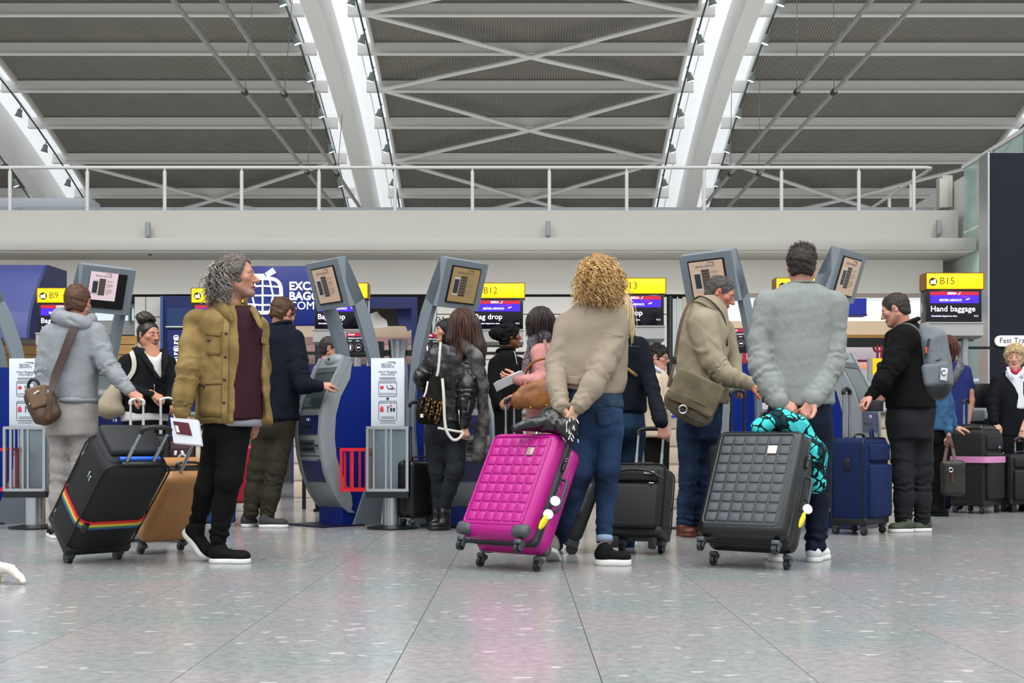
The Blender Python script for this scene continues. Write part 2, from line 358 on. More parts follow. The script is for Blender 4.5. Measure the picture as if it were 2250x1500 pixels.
for (px, py, w_) in ((325, 505, -4), (1204, 503, 0), (2063, 500, 3)):
    where = {325: 'above the bag drop signs at left', 1204: 'at the middle of the white mezzanine front', 2063: 'at the right end of the white mezzanine front'}[px]
    q = P(px, py, 18.62); s_ = thing('column_loudspeaker', 'slim grey column loudspeaker ' + where, 'loudspeaker', q, (R_(-8), R_(w_), 0), 'column loudspeakers on the mezzanine front')
    obj('cabinet', MB().box((0, 0, 0), (.075, .07, .25), bev=.01), m_grey, s_); obj('grille', MB().box((0, -.037, 0), (.055, .01, .22), bev=.004), M('grille', '#8f9398', .6), s_)
    obj('bracket', MB().box((0, .05, -.13), (.03, .12, .02)), m_grey, s_)
q = P(330, 553, 18.4); dm = thing('dome_camera', 'small dark dome camera under the mezzanine soffit', 'camera', q)
obj('mount', MB().lathe([(.07, .03), (.07, 0)], n=16), m_grey, dm); obj('dome', MB().sph((0, 0, 0), (.055, .055, .06)), m_black, dm)
# ---------------------------------------------------------------- wall below the mezzanine
DW = 18.95
def wp(x0, x1, y0, y1, d=DW, t=.06):   # a panel box from pixel bounds at depth d (front face)
    a, b = P(x0, y1, d), P(x1, y0, d); return ((a.x + b.x) / 2, d + t / 2, (a.z + b.z) / 2), (b.x - a.x, t, b.z - a.z)
def panel(name, x0, x1, y0, y1, m, par=None, d=DW, t=.06, bev=0):
    c, s = wp(x0, x1, y0, y1, d, t); return obj(name, MB().box(c, s, bev=bev), m, par, world=par is not None)
wl = struct('wall_rear', MB().box(*wp(-1200, 2072, 560, 646, DW, .3)), m_white2)
panel('recess_line', -1200, 2072, 646, 651, m_dark, wl, DW + .1)
for (x0, x1) in ((960, 1130), (1131, 1300), (1301, 1466)):
    for (y0, y1) in ((652, 690), (691, 790), (791, 900), (901, 1062)): panel('wall_panel', x0, x1 - 1, y0, y1 - 1, m_white2, wl)
for (x0, x1) in ((296, 320), (321, 354)):
    for (y0, y1) in ((652, 696), (697, 860), (861, 1062)): panel('wall_panel', x0, x1 - 1, y0, y1 - 1, m_white2, wl)
panel('backing', -1200, 2072, 646, 1063, M('backing', '#9b9a98', .7), wl, DW + 3.0)
panel('dark_frame', 942, 948, 650, 1063, m_dark, wl, DW - .02); panel('dark_frame', 1470, 1476, 650, 1063, m_dark, wl, DW - .02)
panel('door_leaf', 1478, 1500, 656, 1063, M('pale_glass', '#c9d2d2', .2), wl, DW + .02); panel('door_leaf', 950, 959, 656, 1063, M('pale_glass', '#c9d2d2', .2), wl, DW + .02)
panel('white_frame', 1488, 1490, 652, 1063, m_white2, wl, DW - .02)
panel('wall_panel', 1500, 1592, 652, 1062, M('beige_panel', '#c9b7a2', .5), wl)
# left: window strip, grey wall, wooden back counter
panel('grey_band', 60, 296, 700, 735, M('grey_band', '#a7a8a9', .6), wl, DW + .4); panel('window_frame', 190, 296, 668, 676, m_grey, wl, DW + .3)
w6 = struct('window_6', MB().box(*wp(196, 294, 673, 704, DW + .38, .03)), M('daylit_pane', '#dff0f2', .3, emit=.5)); panel('mullion', 282, 287, 668, 706, M('green_frame', '#5f7d7a', .5), w6, DW + .3)
ct = thing('back_counter', 'pale wooden back counter and shelves behind the bag drop desks at left', 'counter', P(150, 1060, 17.5))
for (y0, y1) in ((738, 756), (758, 778), (780, 830), (832, 890)): panel('plank', -300, 300, y0, y1, m_wood, ct, 17.5)
panel('worktop', -300, 320, 890, 905, m_dark, ct, 17.2, .5); panel('front', -300, 318, 905, 1062, M('cream_front', '#cfcac2', .5), ct, 17.4)
# excess baggage shop: navy illuminated sign, shop front
sg = thing('excess_baggage_sign', 'navy illuminated sign with white suitcase globe and white lettering', 'sign', P(625, 715, 16.6))
m_navyl = M('navy_lightbox', '#11236f', .4, emit=.4); m_wl = M('white_letter', '#ffffff', .5, emit=.9)
panel('lightbox', 532, 722, 584, 713, m_navyl, sg, 16.6, .15, bev=.01)
for px in (548, 706): panel('bracket', px - 4, px + 4, 640, 700, m_grey, sg, 16.74, 2.3)
for px in (560, 700): p = P(px, 0, 16.9); obj('post', MB().cyl((p.x, 16.9, 0), (p.x, 16.9, P(0, 650, 16.9).z), .05, 10), M('post_dark', '#2a2d3a', .5), sg, True)
def wpt(px, py, d): return P(px, py, d)
g = MB(); dS = 16.57
def ln(pts, r): g.tube([P(x, y, dS) for x, y in pts], r * dS / F, 6)
def rr(cx, cy, w, h, k=24, e=3.4): return [(cx + w * math.copysign(abs(math.cos(t)) ** (2 / e), math.cos(t)), cy + h * math.copysign(abs(math.sin(t)) ** (2 / e), math.sin(t))) for t in [2 * math.pi * i / k for i in range(k + 1)]]
ln(rr(577, 649, 41, 38), 4.2); ln([(577, 612), (577, 686)], 2.0)
for dx in (-20, 20): ln([(577 + dx * .75, 612), (577 + dx * 1.15, 649), (577 + dx * .75, 686)], 2.0)
for yy, w_ in ((630, 36), (649, 39), (668, 36)): ln([(577 - w_, yy), (577, yy + (yy - 649) * .12), (577 + w_, yy)], 2.0)
ln([(556, 611), (557, 604), (579, 604), (583, 611)], 3)
g.add([P(x, y, dS - .005) for x, y in ((582, 600), (599, 588), (607, 599), (588, 609))], [(0, 1, 2, 3)])
obj('globe_emblem', g, m_wl, sg, True)
for s_, py, bd in (('EXCESS', 629, .03), ('BAGGAGE', 651, .03), ('COMPANY', 672, .0)):
    p = P(635, py, 16.58) - sg.location; text('lettering', s_, 25 * 16.58 / F, m_wl, sg, p, bold=bd, sx=.98)
sh = thing('baggage_shop_front', 'navy framed shop front with a warm lit interior between the kiosk arms', 'shop front', P(800, 1062, 18.6))
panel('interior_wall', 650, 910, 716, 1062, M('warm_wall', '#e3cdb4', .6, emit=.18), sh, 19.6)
panel('header', 808, 916, 652, 677, m_navy, sh, 18.7); panel('jamb', 904, 917, 652, 1062, m_navy, sh, 18.68); panel('jamb', 806, 812, 652, 1062, M('pale_edge', '#b9c4d6', .4), sh, 18.68)
for (y0, y1, c) in ((740, 757, '#a9827f'), (758, 772, '#c09a95'), (773, 789, '#a98884'), (790, 800, '#8d7674')): panel('slat', 640, 915, y0, y1, M('pink_slat' + c, c, .6), sh, 18.9)
panel('lower_panel', 640, 915, 800, 1062, M('purple_panel', '#2b2470', .5), sh, 18.9)
ov = MB().add([P(x, y, 18.95) for x, y in ((870, 679), (905, 679), (905, 723), (896, 728), (889, 712), (878, 716), (874, 702))], [(0, 1, 2, 3, 4, 5, 6)]); obj('wall_map', ov, M('map_blue', '#2d3c78', .6), sh, True)
ov = MB().add([P(x, y, 18.97) for x, y in ((812, 690), (828, 684), (836, 694), (850, 704), (852, 718), (812, 722))], [(0, 1, 2, 3, 4, 5)]); obj('wall_graphic', ov, M('map_white', '#ece8e0', .6), sh, True)
# navy poster door at left
dr = struct('door_1', MB().box(*wp(356, 462, 650, 1062, 18.7, .08)), m_navy)
panel('glass', 366, 456, 676, 722, M('dark_glass', '#243a6b', .1), dr, 18.66, .03); panel('rail', 364, 458, 716, 719, m_white2, dr, 18.64, .03); panel('frame_edge', 352, 358, 650, 1062, M('blue_frame', '#3f5a96', .4), dr, 18.66)
panel('poster', 368, 455, 724, 1000, M('poster_navy', '#1b2a6e', .4), dr, 18.65, .02)
for i, yy in enumerate((742, 766, 790, 814)):
    ic = MB(); ic.tube([P(x, y, 18.63) for x, y in rr(387, yy, 4.6, 5.2, 16)], .007, 5); ic.box(P(387, yy + 1, 18.63), (.03, .01, .04)); obj('icon', ic, m_wl, dr, True)
    text('lettering', ('Bag Wrapping', 'Bag Storage', 'Bag Weighing', 'Bag Repair')[i], .06, m_wl, dr, P(382, yy + 11, 18.63), bold=.01)
panel('wall_panel', 455, 545, 652, 1062, m_navy, wl, DW - .1)
# far-left curved navy canopy
cn = thing('navy_canopy', 'glossy curved navy and lavender canopy box at the far left', 'canopy', P(20, 745, 15.5))
pr = [(15.42, P(0, 742, 15.42).z)] + [(15.42 + .62 * (t / 8) ** 2, P(0, 742 - 160 * t / 8, 15.42 + .62 * (t / 8) ** 2).z) for t in range(1, 9)] + [(16.7, P(0, 580, 16.04).z), (16.7, P(0, 742, 15.42).z)]
m_can = M('canopy_navy', '#434c8c', .35, coat=.4)
obj('shell', MB().prism(pr, P(-500, 0, 15.5).x, P(64, 0, 15.5).x), m_can, cn, True, ang=50)
obj('end_panel', MB().prism(pr, P(64.5, 0, 15.5).x, P(70, 0, 15.5).x), M('canopy_dark', '#232f63', .4), cn, True, ang=50)
obj('underside_strip', MB().box(P(-200, 746, 15.9), (3.6, .6, .05)), m_grey, cn, True)
# right: bright shop behind
rs = thing('right_shop', 'bright shop unit with beige soffit and red-striped white wall behind the right kiosks', 'shop', P(1800, 1062, 17.5))
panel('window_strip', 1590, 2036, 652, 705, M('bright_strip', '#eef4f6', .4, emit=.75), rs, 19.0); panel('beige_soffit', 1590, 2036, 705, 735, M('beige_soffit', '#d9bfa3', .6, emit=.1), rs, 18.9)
panel('ochre_band', 1760, 2036, 735, 742, M('ochre_band', '#a3793a', .5), rs, 18.5); panel('black_band', 1862, 2000, 742, 762, m_black, rs, 18.3)
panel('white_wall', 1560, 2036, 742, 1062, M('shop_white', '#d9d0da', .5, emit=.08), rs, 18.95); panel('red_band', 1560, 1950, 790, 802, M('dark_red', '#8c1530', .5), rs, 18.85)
panel('red_post', 1632, 1640, 742, 1062, m_red, rs, 18.8); panel('header_top', 1590, 2036, 644, 653, M('brownish', '#9d9086', .6), rs, 18.9)
rp = MB()
for x in (1928, 1937, 1945, 1953): rp.box(P(x, 782, 18.2), (.03, .03, .33))
rp.tube([P(x, y, 18.2) for x, y in ((1919, 762), (1922, 770), (1928, 773), (1938, 769), (1944, 762))], .02, 6); obj('red_emblem', rp, M('dark_red', '#8c1530', .5), rs, True)
bs = thing('blue_hanging_sign', 'blue hanging sign box behind the right kiosk arm', 'sign', P(1878, 690, 16)); panel('box', 1845, 1904, 655, 690, M('royal_blue', '#1f2fa0', .4), bs, 16, .2); panel('wall_arm', 1872, 1880, 662, 672, m_alu, bs, 16.1, 2.9); panel('rim', 1843, 1906, 690, 693, M('deep_blue', '#15206e', .4), bs, 15.98, .24)
ys_ = thing('yellow_sign', 'yellow sign with a black disc beside the backpack man', 'sign', P(1935, 822, 15)); panel('board', 1918, 1950, 787, 822, M('sign_yellow', '#f2c019', .4, emit=.5), ys_, 15); obj('disc', MB().cyl(P(1935, 803, 14.99), P(1935, 803, 14.97), .05, 20), m_black, ys_, True)
panel('post', 1908, 1916, 787, 1088, m_alu, ys_, 15.02)
ls = thing('led_display', 'small display with glowing orange letters behind the right kiosk', 'display', P(1898, 812, 17)); panel('board', 1886, 1908, 795, 850, M('display_white', '#cfcfd6', .4), ls, 17); panel('stand', 1894, 1900, 850, 1074, m_alu, ls, 17.03, .04)
text('lettering', 'immi', .12, M('orange_led', '#ff6a4a', .5, emit=1.5), ls, P(1908, 803, 16.98) - ls.location, rot=(R_(90), 0, R_(180)), bold=.02)
# right glazed wall running towards us and the dark totem
gw = struct('wall_right', MB().box((7.06, 16.95, 5.03), (.06, 3.7, .06)), m_steelw)
for i, yy in enumerate([15.15 + 1.2 * k for k in range(3)]):
    for (z0, z1) in ((.05, 1.62), (1.64, 2.9), (2.92, 3.98), (4.0, 5.0)):
        obj('glass_pane', MB().box((7.05, yy + .585, (z0 + z1) / 2), (.02, 1.17, z1 - z0 - .02)), m_glass, gw)
    obj('mullion', MB().box((7.02, yy, 2.5), (.08, .05, 5)), m_alu, gw)
obj('backing_wall', MB().box((7.7, 17, 2.5), (.05, 4.4, 5)), M('glass_backing', '#b5c6c1', .6), gw)
struct('wall_side', MB().box((7.13, 23.6, 2.45), (.12, 9.6, 4.9)), m_white2)
tt = thing('fast_track_totem', 'tall dark navy totem wall with a white Fast Track pill at right', 'totem', P(2260, 1100, 13.6))
tx0, tx1 = P(2171, 0, 13.6).x, P(2400, 0, 13.6).x
obj('panel', MB().box(((tx0 + tx1) / 2, 13.7, P(0, 336, 13.6).z / 2), (tx1 - tx0, .2, P(0, 336, 13.6).z)), M('totem_navy', '#151a24', .6, spec=.25), tt, True)
obj('edge_strip', MB().box((tx0 - .012, 13.68, P(0, 336, 13.6).z / 2), (.022, .26, P(0, 336, 13.6).z)), m_chrome, tt, True)
pl = MB(); a, b = P(2197, 749, 13.59), P(2290, 749, 13.59)
pl.prism([(a.x + .062 * math.cos(t), a.z + .062 * math.sin(t)) for t in [math.pi / 2 + math.pi * i / 10 for i in range(11)]] + [(b.x + .062 * math.cos(t), b.z + .062 * math.sin(t)) for t in [-math.pi / 2 + math.pi * i / 10 for i in range(11)]], 13.57, 13.6, 'y')
obj('pill', pl, M('pill_white', '#f2f2f2', .4, emit=.25), tt, True)
text('lettering', 'Fast Track', .088, M('letter_grey', '#4a4d52', .5), tt, P(2196, 748, 13.565) - tt.location)
# ================================================================ BAG DROP SIGNS, BOARDS, QUEUE BARRIERS
m_yel = M('lightbox_yellow', '#ffd400', .4, emit=1.15); m_scr = M('screen_black', '#0a0a14', .15, emit=.02)
m_sred = M('screen_red', '#b3122f', .4, emit=.75); m_sblu = M('screen_blue', '#3a16e6', .4, emit=1.0); m_ltr = M('screen_white', '#e8e4ff', .4, emit=1.3)
m_blt = M('sign_dark_letter', '#6b5a08', .5); m_smag = M('screen_magenta', '#8a18d8', .4, emit=.9)
def bag_sign(no, pxl, ytop, msg, lab):
    d = 4600 / (968 - ytop); w = .60; x0 = (pxl - CX) * d / F; s = d / F
    r = thing('bag_drop_sign', lab, 'sign', (x0 + w / 2, d, 0), group='bag drop signs in a row')
    zt = 2.463
    obj('lightbox', MB().box((0, .1, zt - .082), (w, .2, .164), bev=.006), m_yel, r)
    obj('lightbox_rim', MB().box((0, .1, zt + .002), (w + .012, .21, .008)).box((0, .1, zt - .168), (w + .012, .21, .008)).box((w / 2 + .003, .1, zt - .083), (.008, .21, .17)).box((-w / 2 - .003, .1, zt - .083), (.008, .21, .17)), M('amber_rim', '#8a5a08', .5), r)
    text('lettering', no, .105, m_blt, r, (-w / 2 + .135, -.001, zt - .084))
    ic = obj('bag_symbol', MB().cyl((-w / 2 + .068, 0, zt - .09), (-w / 2 + .068, -.004, zt - .09), .043, 24), M('symbol_dark', '#3c1d08', .5), r)
    obj('case', MB().box((-w / 2 + .068, -.006, zt - .097), (.058, .006, .036), bev=.004).box((-w / 2 + .083, -.006, zt - .074), (.018, .006, .02), R=Matrix.Rotation(.4, 3, 'Y')), M('symbol_white', '#fff6da', .4, emit=1), ic)
    obj('screen', MB().box((-.005, .1, zt - .345), (w - .02, .19, .345), bev=.006), m_scr, r)
    obj('red_bar', MB().box((-.005, .003, zt - .213), (w - .09, .006, .036)), m_sred, r); obj('blue_bar', MB().box((-.005, .003, zt - .274), (w - .09, .006, .082)), m_sblu, r)
    obj('ribbon', MB().prism([(.0, zt - .254), (.10, zt - .243), (.155, zt - .25), (.14, zt - .256)], -.003, 0, 'y'), m_smag, r)
    obj('swoosh', MB().prism([(.11, zt - .277), (.15, zt - .262), (.155, zt - .272), (.125, zt - .283)], -.003, 0, 'y'), m_ltr, r)
    text('lettering', 'IBERIA', .034, m_ltr, r, (-.08, -.002, zt - .214), bold=.02); obj('tail_mark', MB().prism([(.03, zt - .228), (.05, zt - .2), (.06, zt - .2), (.045, zt - .228)], -.003, 0, 'y'), m_ltr, r)
    text('lettering', 'BRITISH AIRWAYS', .034, m_ltr, r, (-.165, -.002, zt - .286), bold=.012, sx=.86)
    text('lettering', msg, .083, m_ltr, r, (-w / 2 + .04, -.002, zt - .378), bold=.009, sp=1.03)
    text('lettering', 'Scheduled departure time', .026, m_ltr, r, (-w / 2 + .05, -.002, zt - .452)); text('lettering', '9:13', .026, m_ltr, r, (w / 2 - .1, -.002, zt - .452))
    obj('housing', MB().prism([(-.02, zt - .53), (.22, zt - .53), (.22, zt - .68), (.06, zt - .68), (-.02, zt - .66)], -w / 2 - .01, w / 2 - .01).box((-.01, .1, zt - .525), (w + .01, .26, .014)), M('housing_grey', '#a9aaa7', .4), r)
    obj('post', MB().cyl((.16, .16, 0), (.16, .16, zt - .6), .04, 14).cyl((.06, .16, 0), (.06, .16, zt - .6), .025, 12), m_alu, r)
    obj('back_plate', MB().box((0, .23, zt - .35), (w - .04, .05, .7)), m_grey, r)
    return r
bag_sign('B9', 82, 633, 'Bag drop', 'yellow B9 sign above a bag drop screen behind the grey hoodie man')
bag_sign('B10', 421, 633, 'Bag drop', 'yellow bag drop sign half hidden behind the curly grey-haired man')
bag_sign('B11', 690, 622, 'Bag drop', 'bag drop sign and screen seen through the arms of the centre-left kiosk')
bag_sign('B12', 1035, 622, 'Bag drop', 'yellow B12 sign above a bag drop screen over the dark-haired women')
bag_sign('B13', 1341, 611, 'Bag drop', 'yellow B13 sign above a bag drop screen beside the curly blonde head')
bag_sign('B14', 1706, 611, 'Bag drop', 'yellow sign strip hidden behind the neck of the man in the pale sweater')
bag_sign('B15', 2036, 600, 'Hand baggage', 'yellow B15 sign above a hand baggage screen at right')
# desks under the signs
m_desk = M('desk_cream', '#c8b9a4', .5); m_top = M('desk_grey', '#8f9294', .4)
for i, (pxl, yt, lb) in enumerate(((82, 633, 'grey bag drop desk below the B9 sign'), (421, 633, 'grey bag drop desk behind the man in the mustard jacket'), (690, 622, 'grey bag drop desk behind the man in the navy coat'), (1035, 622, 'grey bag drop desk below the B12 sign'), (1341, 611, 'grey bag drop desk below the B13 sign'), (1706, 611, 'grey bag drop desk behind the man in the pale sweater'), (2036, 600, 'grey bag drop desk with a black monitor below the B15 sign'))):
    d = 4600 / (968 - yt) + .55; x = (pxl - CX) * (d - .55) / F + .3
    r = thing('bag_drop_desk', lb, 'desk', (x, d, 0), group='bag drop desks in a row')
    obj('front', MB().box((0, 0, .5), (1.25, .06, 1.0)), m_desk, r)
    for k in range(5): obj('slat', MB().box((0, -.036, .12 + .2 * k), (1.25, .015, .17), bev=.004), m_desk, r)
    obj('worktop', MB().box((0, .2, 1.02), (1.35, .6, .04), bev=.008), m_top, r)
    mo = obj('monitor', MB().box((-.35, .15, 1.27), (.42, .04, .28), bev=.01), m_black, r); obj('stand', MB().cyl((-.35, .17, 1.03), (-.35, .17, 1.2), .025, 10).box((-.35, .17, 1.045), (.2, .16, .015)), m_black, mo)
def info_board(px, py, d, lab, tilt=0):
    p = P(px, py, d); r = thing('security_board', lab, 'board', (p.x, p.y, 0), (0, 0, R_(tilt)), 'black luggage rules boards')
    obj('board', MB().box((0, 0, p.z), (.26, .02, .26), bev=.004), M('board_black', '#17151a', .3), r); obj('red_strip', MB().box((0, -.012, p.z + .105), (.25, .005, .035)), M('board_red', '#b01a35', .4, emit=.25), r)
    text('lettering', 'Check', .028, m_ltr, r, (-.11, -.016, p.z + .106)); text('lettering', 'Packed in your bag?', .021, m_ltr, r, (-.11, -.013, p.z + .068))
    for k in range(3): text('lettering', ('Liquids', 'Sharps', 'Batteries')[k], .014, m_ltr, r, (-.11 + .085 * k, -.013, p.z + .04))
    for k in range(2): obj('ring', MB().tube([(-.085 + .085 * k + .03 * math.cos(t), -.012, p.z - .03 + .036 * math.sin(t)) for t in [2 * math.pi * i / 20 for i in range(21)]], .003, 5), M('board_pinkish', '#aa8888', .5), r)
    obj('bottle_icon', MB().box((-.085, -.012, p.z - .03), (.014, .004, .045), bev=.002).box((0, -.012, p.z - .03), (.03, .004, .012)), m_ltr, r)
    dots = MB()
    for a in range(3):
        for b in range(3): dots.box((.07 + .017 * a, -.012, p.z - .01 - .022 * b), (.008, .004, .012))
    obj('battery_icons', dots, m_ltr, r)
    obj('pole', MB().cyl((0, .02, 0), (0, .02, p.z - .1), .018, 10), m_alu, r); obj('base', MB().lathe([(.16, 0), (.16, .012), (.03, .025)]), m_alu, r)
info_board(788, 757, 12.4, 'black luggage rules board between the arms of the centre-left kiosk', -6)
info_board(957, 759, 12.4, 'black luggage rules board behind the leather jacket woman')
info_board(1628, 748, 12.4, 'black luggage rules board behind the man in the beige jacket')
def barrier(x0, x1, py, d, lab, name='queue_barrier', txt='BRITISH AIRWAYS'):
    a, b = P(x0, py, d), P(x1, py, d); r = thing(name, lab, 'barrier', ((a.x + b.x) / 2, d, 0), group='blue retractable queue barriers'); L_ = b.x - a.x
    for s in (-1, 1): obj('post', MB().lathe([(.17, 0), (.17, .015), (.03, .04), (.03, a.z + .04), (.036, a.z + .05), (.036, a.z + .09)], (s * L_ / 2, 0, 0), 16), m_alu, r)
    obj('belt', MB().box((0, 0, a.z + .02), (L_ - .06, .004, .075)), M('belt_blue', '#1c2fb0', .5), r); text('lettering', txt, .04, m_ltr, r, (-L_ / 2 + .2, -.004, a.z + .02))
barrier(1405, 1500, 914, 12.2, 'blue belt queue barrier behind the black trolley suitcase')
barrier(2068, 2170, 926, 12.58, 'blue belt queue barrier behind the handle of the pink-strapped suitcase')
br = thing('black_rail', 'long black barrier rail running in front of the desks', 'rail', (0, 12.0, 0))
obj('rail_bar', MB().box((P(900, 775, 12).x, 12.0, P(0, 776, 12).z), (P(1290, 0, 12).x - P(560, 0, 12).x, .03, .03)), m_black, br, True)
for px in (575, 668, 1060, 1285): p = P(px, 776, 12); obj('rail_post', MB().cyl((p.x, 12, 0), (p.x, 12, p.z), .02, 10), m_black, br, True)
br = thing('black_rail', 'black barrier rail between the B15 desk and the dark totem', 'rail', (4.5, 12.9, 0))
obj('rail_bar', MB().box((P(2120, 764, 12.9).x, 12.9, P(0, 764, 12.9).z), (.62, .03, .028)), m_black, br, True); p = P(2095, 764, 12.9); obj('rail_post', MB().cyl((p.x, 12.9, 0), (p.x, 12.9, p.z), .02, 10), m_black, br, True)
pc = thing('desk_computer', 'black computer monitor and grey printer by the glazed wall at right', 'computer', P(2155, 935, 12.0))
obj('screen', MB().box(P(2158, 869, 12.2), (.16, .03, .25), bev=.01), m_black, pc, True); obj('printer', MB().box(P(2133, 913, 12.2), (.2, .25, .12), bev=.015), M('printer_grey', '#8d9497', .5), pc, True)
obj('plinth', MB().box(P(2148, 1010, 12.3), (.30, .36, .85)), M('plinth_dark', '#33363c', .5), pc, True); obj('cups', MB().cyl(P(2163, 918, 12.2), P(2163, 906, 12.2), .03, 12), m_white2, pc, True)
# ================================================================ SELF CHECK-IN KIOSKS
m_kg = M('kiosk_grey', '#7c868e', .42, bump=.12, bs=260); m_kf = M('kiosk_fascia', '#8d9498', .4, bump=.1, bs=200); m_kb = M('kiosk_blue', '#07247a', .45, spec=.3); m_kd = M('kiosk_dark', '#4b5156', .5)
m_kscr = M('kiosk_screen', '#3d4a4b', .12); m_knavy = M('kiosk_navy', '#1c2559', .35)
def poster_print(par, c, R, w, h, tint, small):
    """the airline app poster in a kiosk head; c centre, R rotation (local x right, z up, -y out)"""
    def q(x, z, o=.0): return c + R @ Vector((x, -.002 - o, z))
    def quad(nm, x0, z0, x1, z1, m, o=0, pr=None, bev=None):
        mb = MB(); mb.X = Matrix.Translation(c) @ R.to_4x4(); mb.box(((x0 + x1) / 2, -.001 - o, (z0 + z1) / 2), (x1 - x0, .002, z1 - z0), bev=.0); return obj(nm, mb, m, pr or par)
    po = quad('poster', -w / 2, -h / 2, w / 2, h / 2, tint)
    e = (R.to_4x4() @ Matrix.Rotation(R_(90), 4, 'X')).to_euler()
    k = w / .24; kz = h / .28
    text('lettering', 'BRITISH AIRWAYS', .019 * k, M('print_grey', '#8a7f7c', .6), po, q(-.005 * k, h * .36, .002), e, 'CENTER', .0003, sx=.92)
    rb = MB(); rb.X = Matrix.Translation(c) @ R.to_4x4(); rb.tube([(x * k, -.004, z * k + h * .44) for x, z in ((.01, .004), (.04, .005), (.06, .003), (.058, -.005), (.05, -.008))], [.0012, .002, .0025, .002, .001], 5); obj('ribbon_mark', rb, M('print_red', '#5c2a33', .6), po)
    m1 = M('print_dark', '#4e4640', .5); m2 = M('print_mid', '#7f7368', .5); m3 = M('print_white', '#ded6d0', .5)
    quad('phone_back', -.095 * k, -.085 * kz, -.045 * k, .06 * kz, m3, .001, po); quad('phone_screen', -.091 * k, -.07 * kz, -.049 * k, .045 * kz, M('print_slate', '#3c3f4a', .4), .0025, po)
    quad('phone_front', -.038 * k, -.09 * kz, .018 * k, .075 * kz, m1, .0015, po)
    ic = MB(); ic.X = Matrix.Translation(c) @ R.to_4x4()
    for a in range(4):
        for b in range(6): ic.box((-.031 * k + .014 * k * a, -.0045, .052 * kz - .024 * kz * b), (.009 * k, .001, .013 * kz))
    obj('phone_icons', ic, m2, po)
    tl = MB(); tl.X = Matrix.Translation(c) @ R.to_4x4()
    for b, wd in enumerate((.055, .04, 0, .05, .058, .05, .03, 0, .055, .05, .058, .045, .03)):
        if wd: tl.box(((.03 + wd / 2) * k, -.0035, (.06 - .011 * b) * kz), (wd * k, .001, .0028 * k))
    tlo = obj('text_lines', tl, M('print_line', '#b3a294', .6), po); tlo['kind'] = 'stuff'
def kiosk(px, D, ang, lab, tint, black=False, mirror=False):
    r = thing('checkin_kiosk', lab, 'kiosk', ((px - CX) * D / F, D, 0), (0, 0, R_(ang)), 'grey and blue check-in kiosks')
    sx = -1 if mirror else 1
    fr = [(-.01, 1.375), (-.10, 1.21), (-.18, 1.06), (-.235, .90), (-.245, .72), (-.225, .57), (-.19, .43), (-.12, .27), (-.04, .16), (.03, .105)]
    re = [(.05, 1.335), (.03, 1.20), (-.06, 1.05), (-.105, .90), (-.117, .72), (-.10, .57), (-.06, .45), (.0, .33), (.045, .25), (.055, .17)]
    hw = .19; hx0, hx1 = (-.20, .285) if mirror else (-.285, .20); hc = (hx0 + hx1) / 2
    def fp(z):
        zs = [p[1] for p in fr][::-1]; us = [p[0] for p in fr][::-1]; return float(np.interp(z, zs, us))
    obj('fascia', MB().strip(fr, re, -hw, hw), m_kf, r, ang=50)
    for s in (-1, 1):
        a = [(u - .014, z + .006) for u, z in fr]; obj('side_rib', MB().strip(a, [(u + .05, z) for u, z in fr], s * (hw - .015) - .018, s * (hw - .015) + .018), m_kf, r, ang=50)
    def inset(nm, z0, z1, x0, x1, m, o=.006, t=.012, par=r):
        n = 5; zz = [z0 + (z1 - z0) * i / n for i in range(n + 1)]; return obj(nm, MB().strip([(fp(z) - o, z) for z in zz], [(fp(z) - o + t + .01, z) for z in zz], x0, x1), m, par, ang=60)
    dm = MB().sph((0, .02, 1.34), (.15, .07, .07), 18, 8); obj('top_cap', dm, m_kf, r); obj('camera_eye', MB().sph((-.01, -.037, 1.362), .016, 10, 6), m_black, r)
    inset('screen_hood', 1.25, 1.295, -.14, .14, m_kd, .012); inset('screen_bezel', .955, 1.255, -.145, .145, m_kd, .004); inset('touch_screen', .968, 1.245, -.125, .125, m_kscr, .008)
    cp = inset('card_panel', .745, .90, -.14, .14, m_knavy, .007); inset('card_slot', .80, .818, -.10, .03, m_black, .011, par=cp); text('lettering', '1 2', .03, m_ltr, cp, (.0, fp(.86) - .014, .865), ax='CENTER')
    inset('printer_mouth', .60, .70, -.13, .085, m_kd, .01); inset('printer_slot', .615, .64, -.11, .07, m_black, .014); inset('printer_slot', .66, .68, -.11, .07, m_black, .014)
    inset('join_line', .568, .574, -hw, hw - .05, m_black, .002); inset('lower_panel', .36, .53, -.14, .13, m_knavy, .006)
    for z in (.655, .535): u = fp(z); obj('lock', MB().cyl((.135, u - .02, z), (.135, u - .006, z), .014, 14), m_chrome, r); obj('keyhole', MB().cyl((.135, u - .023, z), (.135, u - .018, z), .008, 10), m_black, r)
    ao = [(.33, 0), (.36, .27), (.375, .6), (.375, .9), (.355, 1.15), (.325, 1.37), (.30, 1.50), (.21, 1.76), (.10, 1.98), (-.02, 2.19)]
    ai = [(.055, 0), (.17, .28), (.265, .55), (.295, .8), (.285, 1.05), (.24, 1.30), (.205, 1.43), (.14, 1.62), (.07, 1.80), (-.02, 1.99)]
    near = 1 if not mirror else -1
    for (xa, xb) in ((.152, .20), (-.285, -.238)): obj('arm', MB().strip(ao, ai, min(near * xa, near * xb), max(near * xa, near * xb)), m_kg, r, ang=50)
    bp = re[:8] + [(.04, .28), (-.03, .28), (-.03, 0), (.06, 0)] + [(.16, .28), (.255, .55), (.285, .8), (.275, 1.05), (.23, 1.30)]
    a = [(.05, 1.30), (-.06, 1.05), (-.107, .90), (-.117, .72), (-.10, .57), (-.03, .38), (-.03, .0)]; b = [(.245, 1.31), (.275, 1.08), (.29, .9), (.29, .72), (.27, .56), (.215, .38), (.055, 0)]
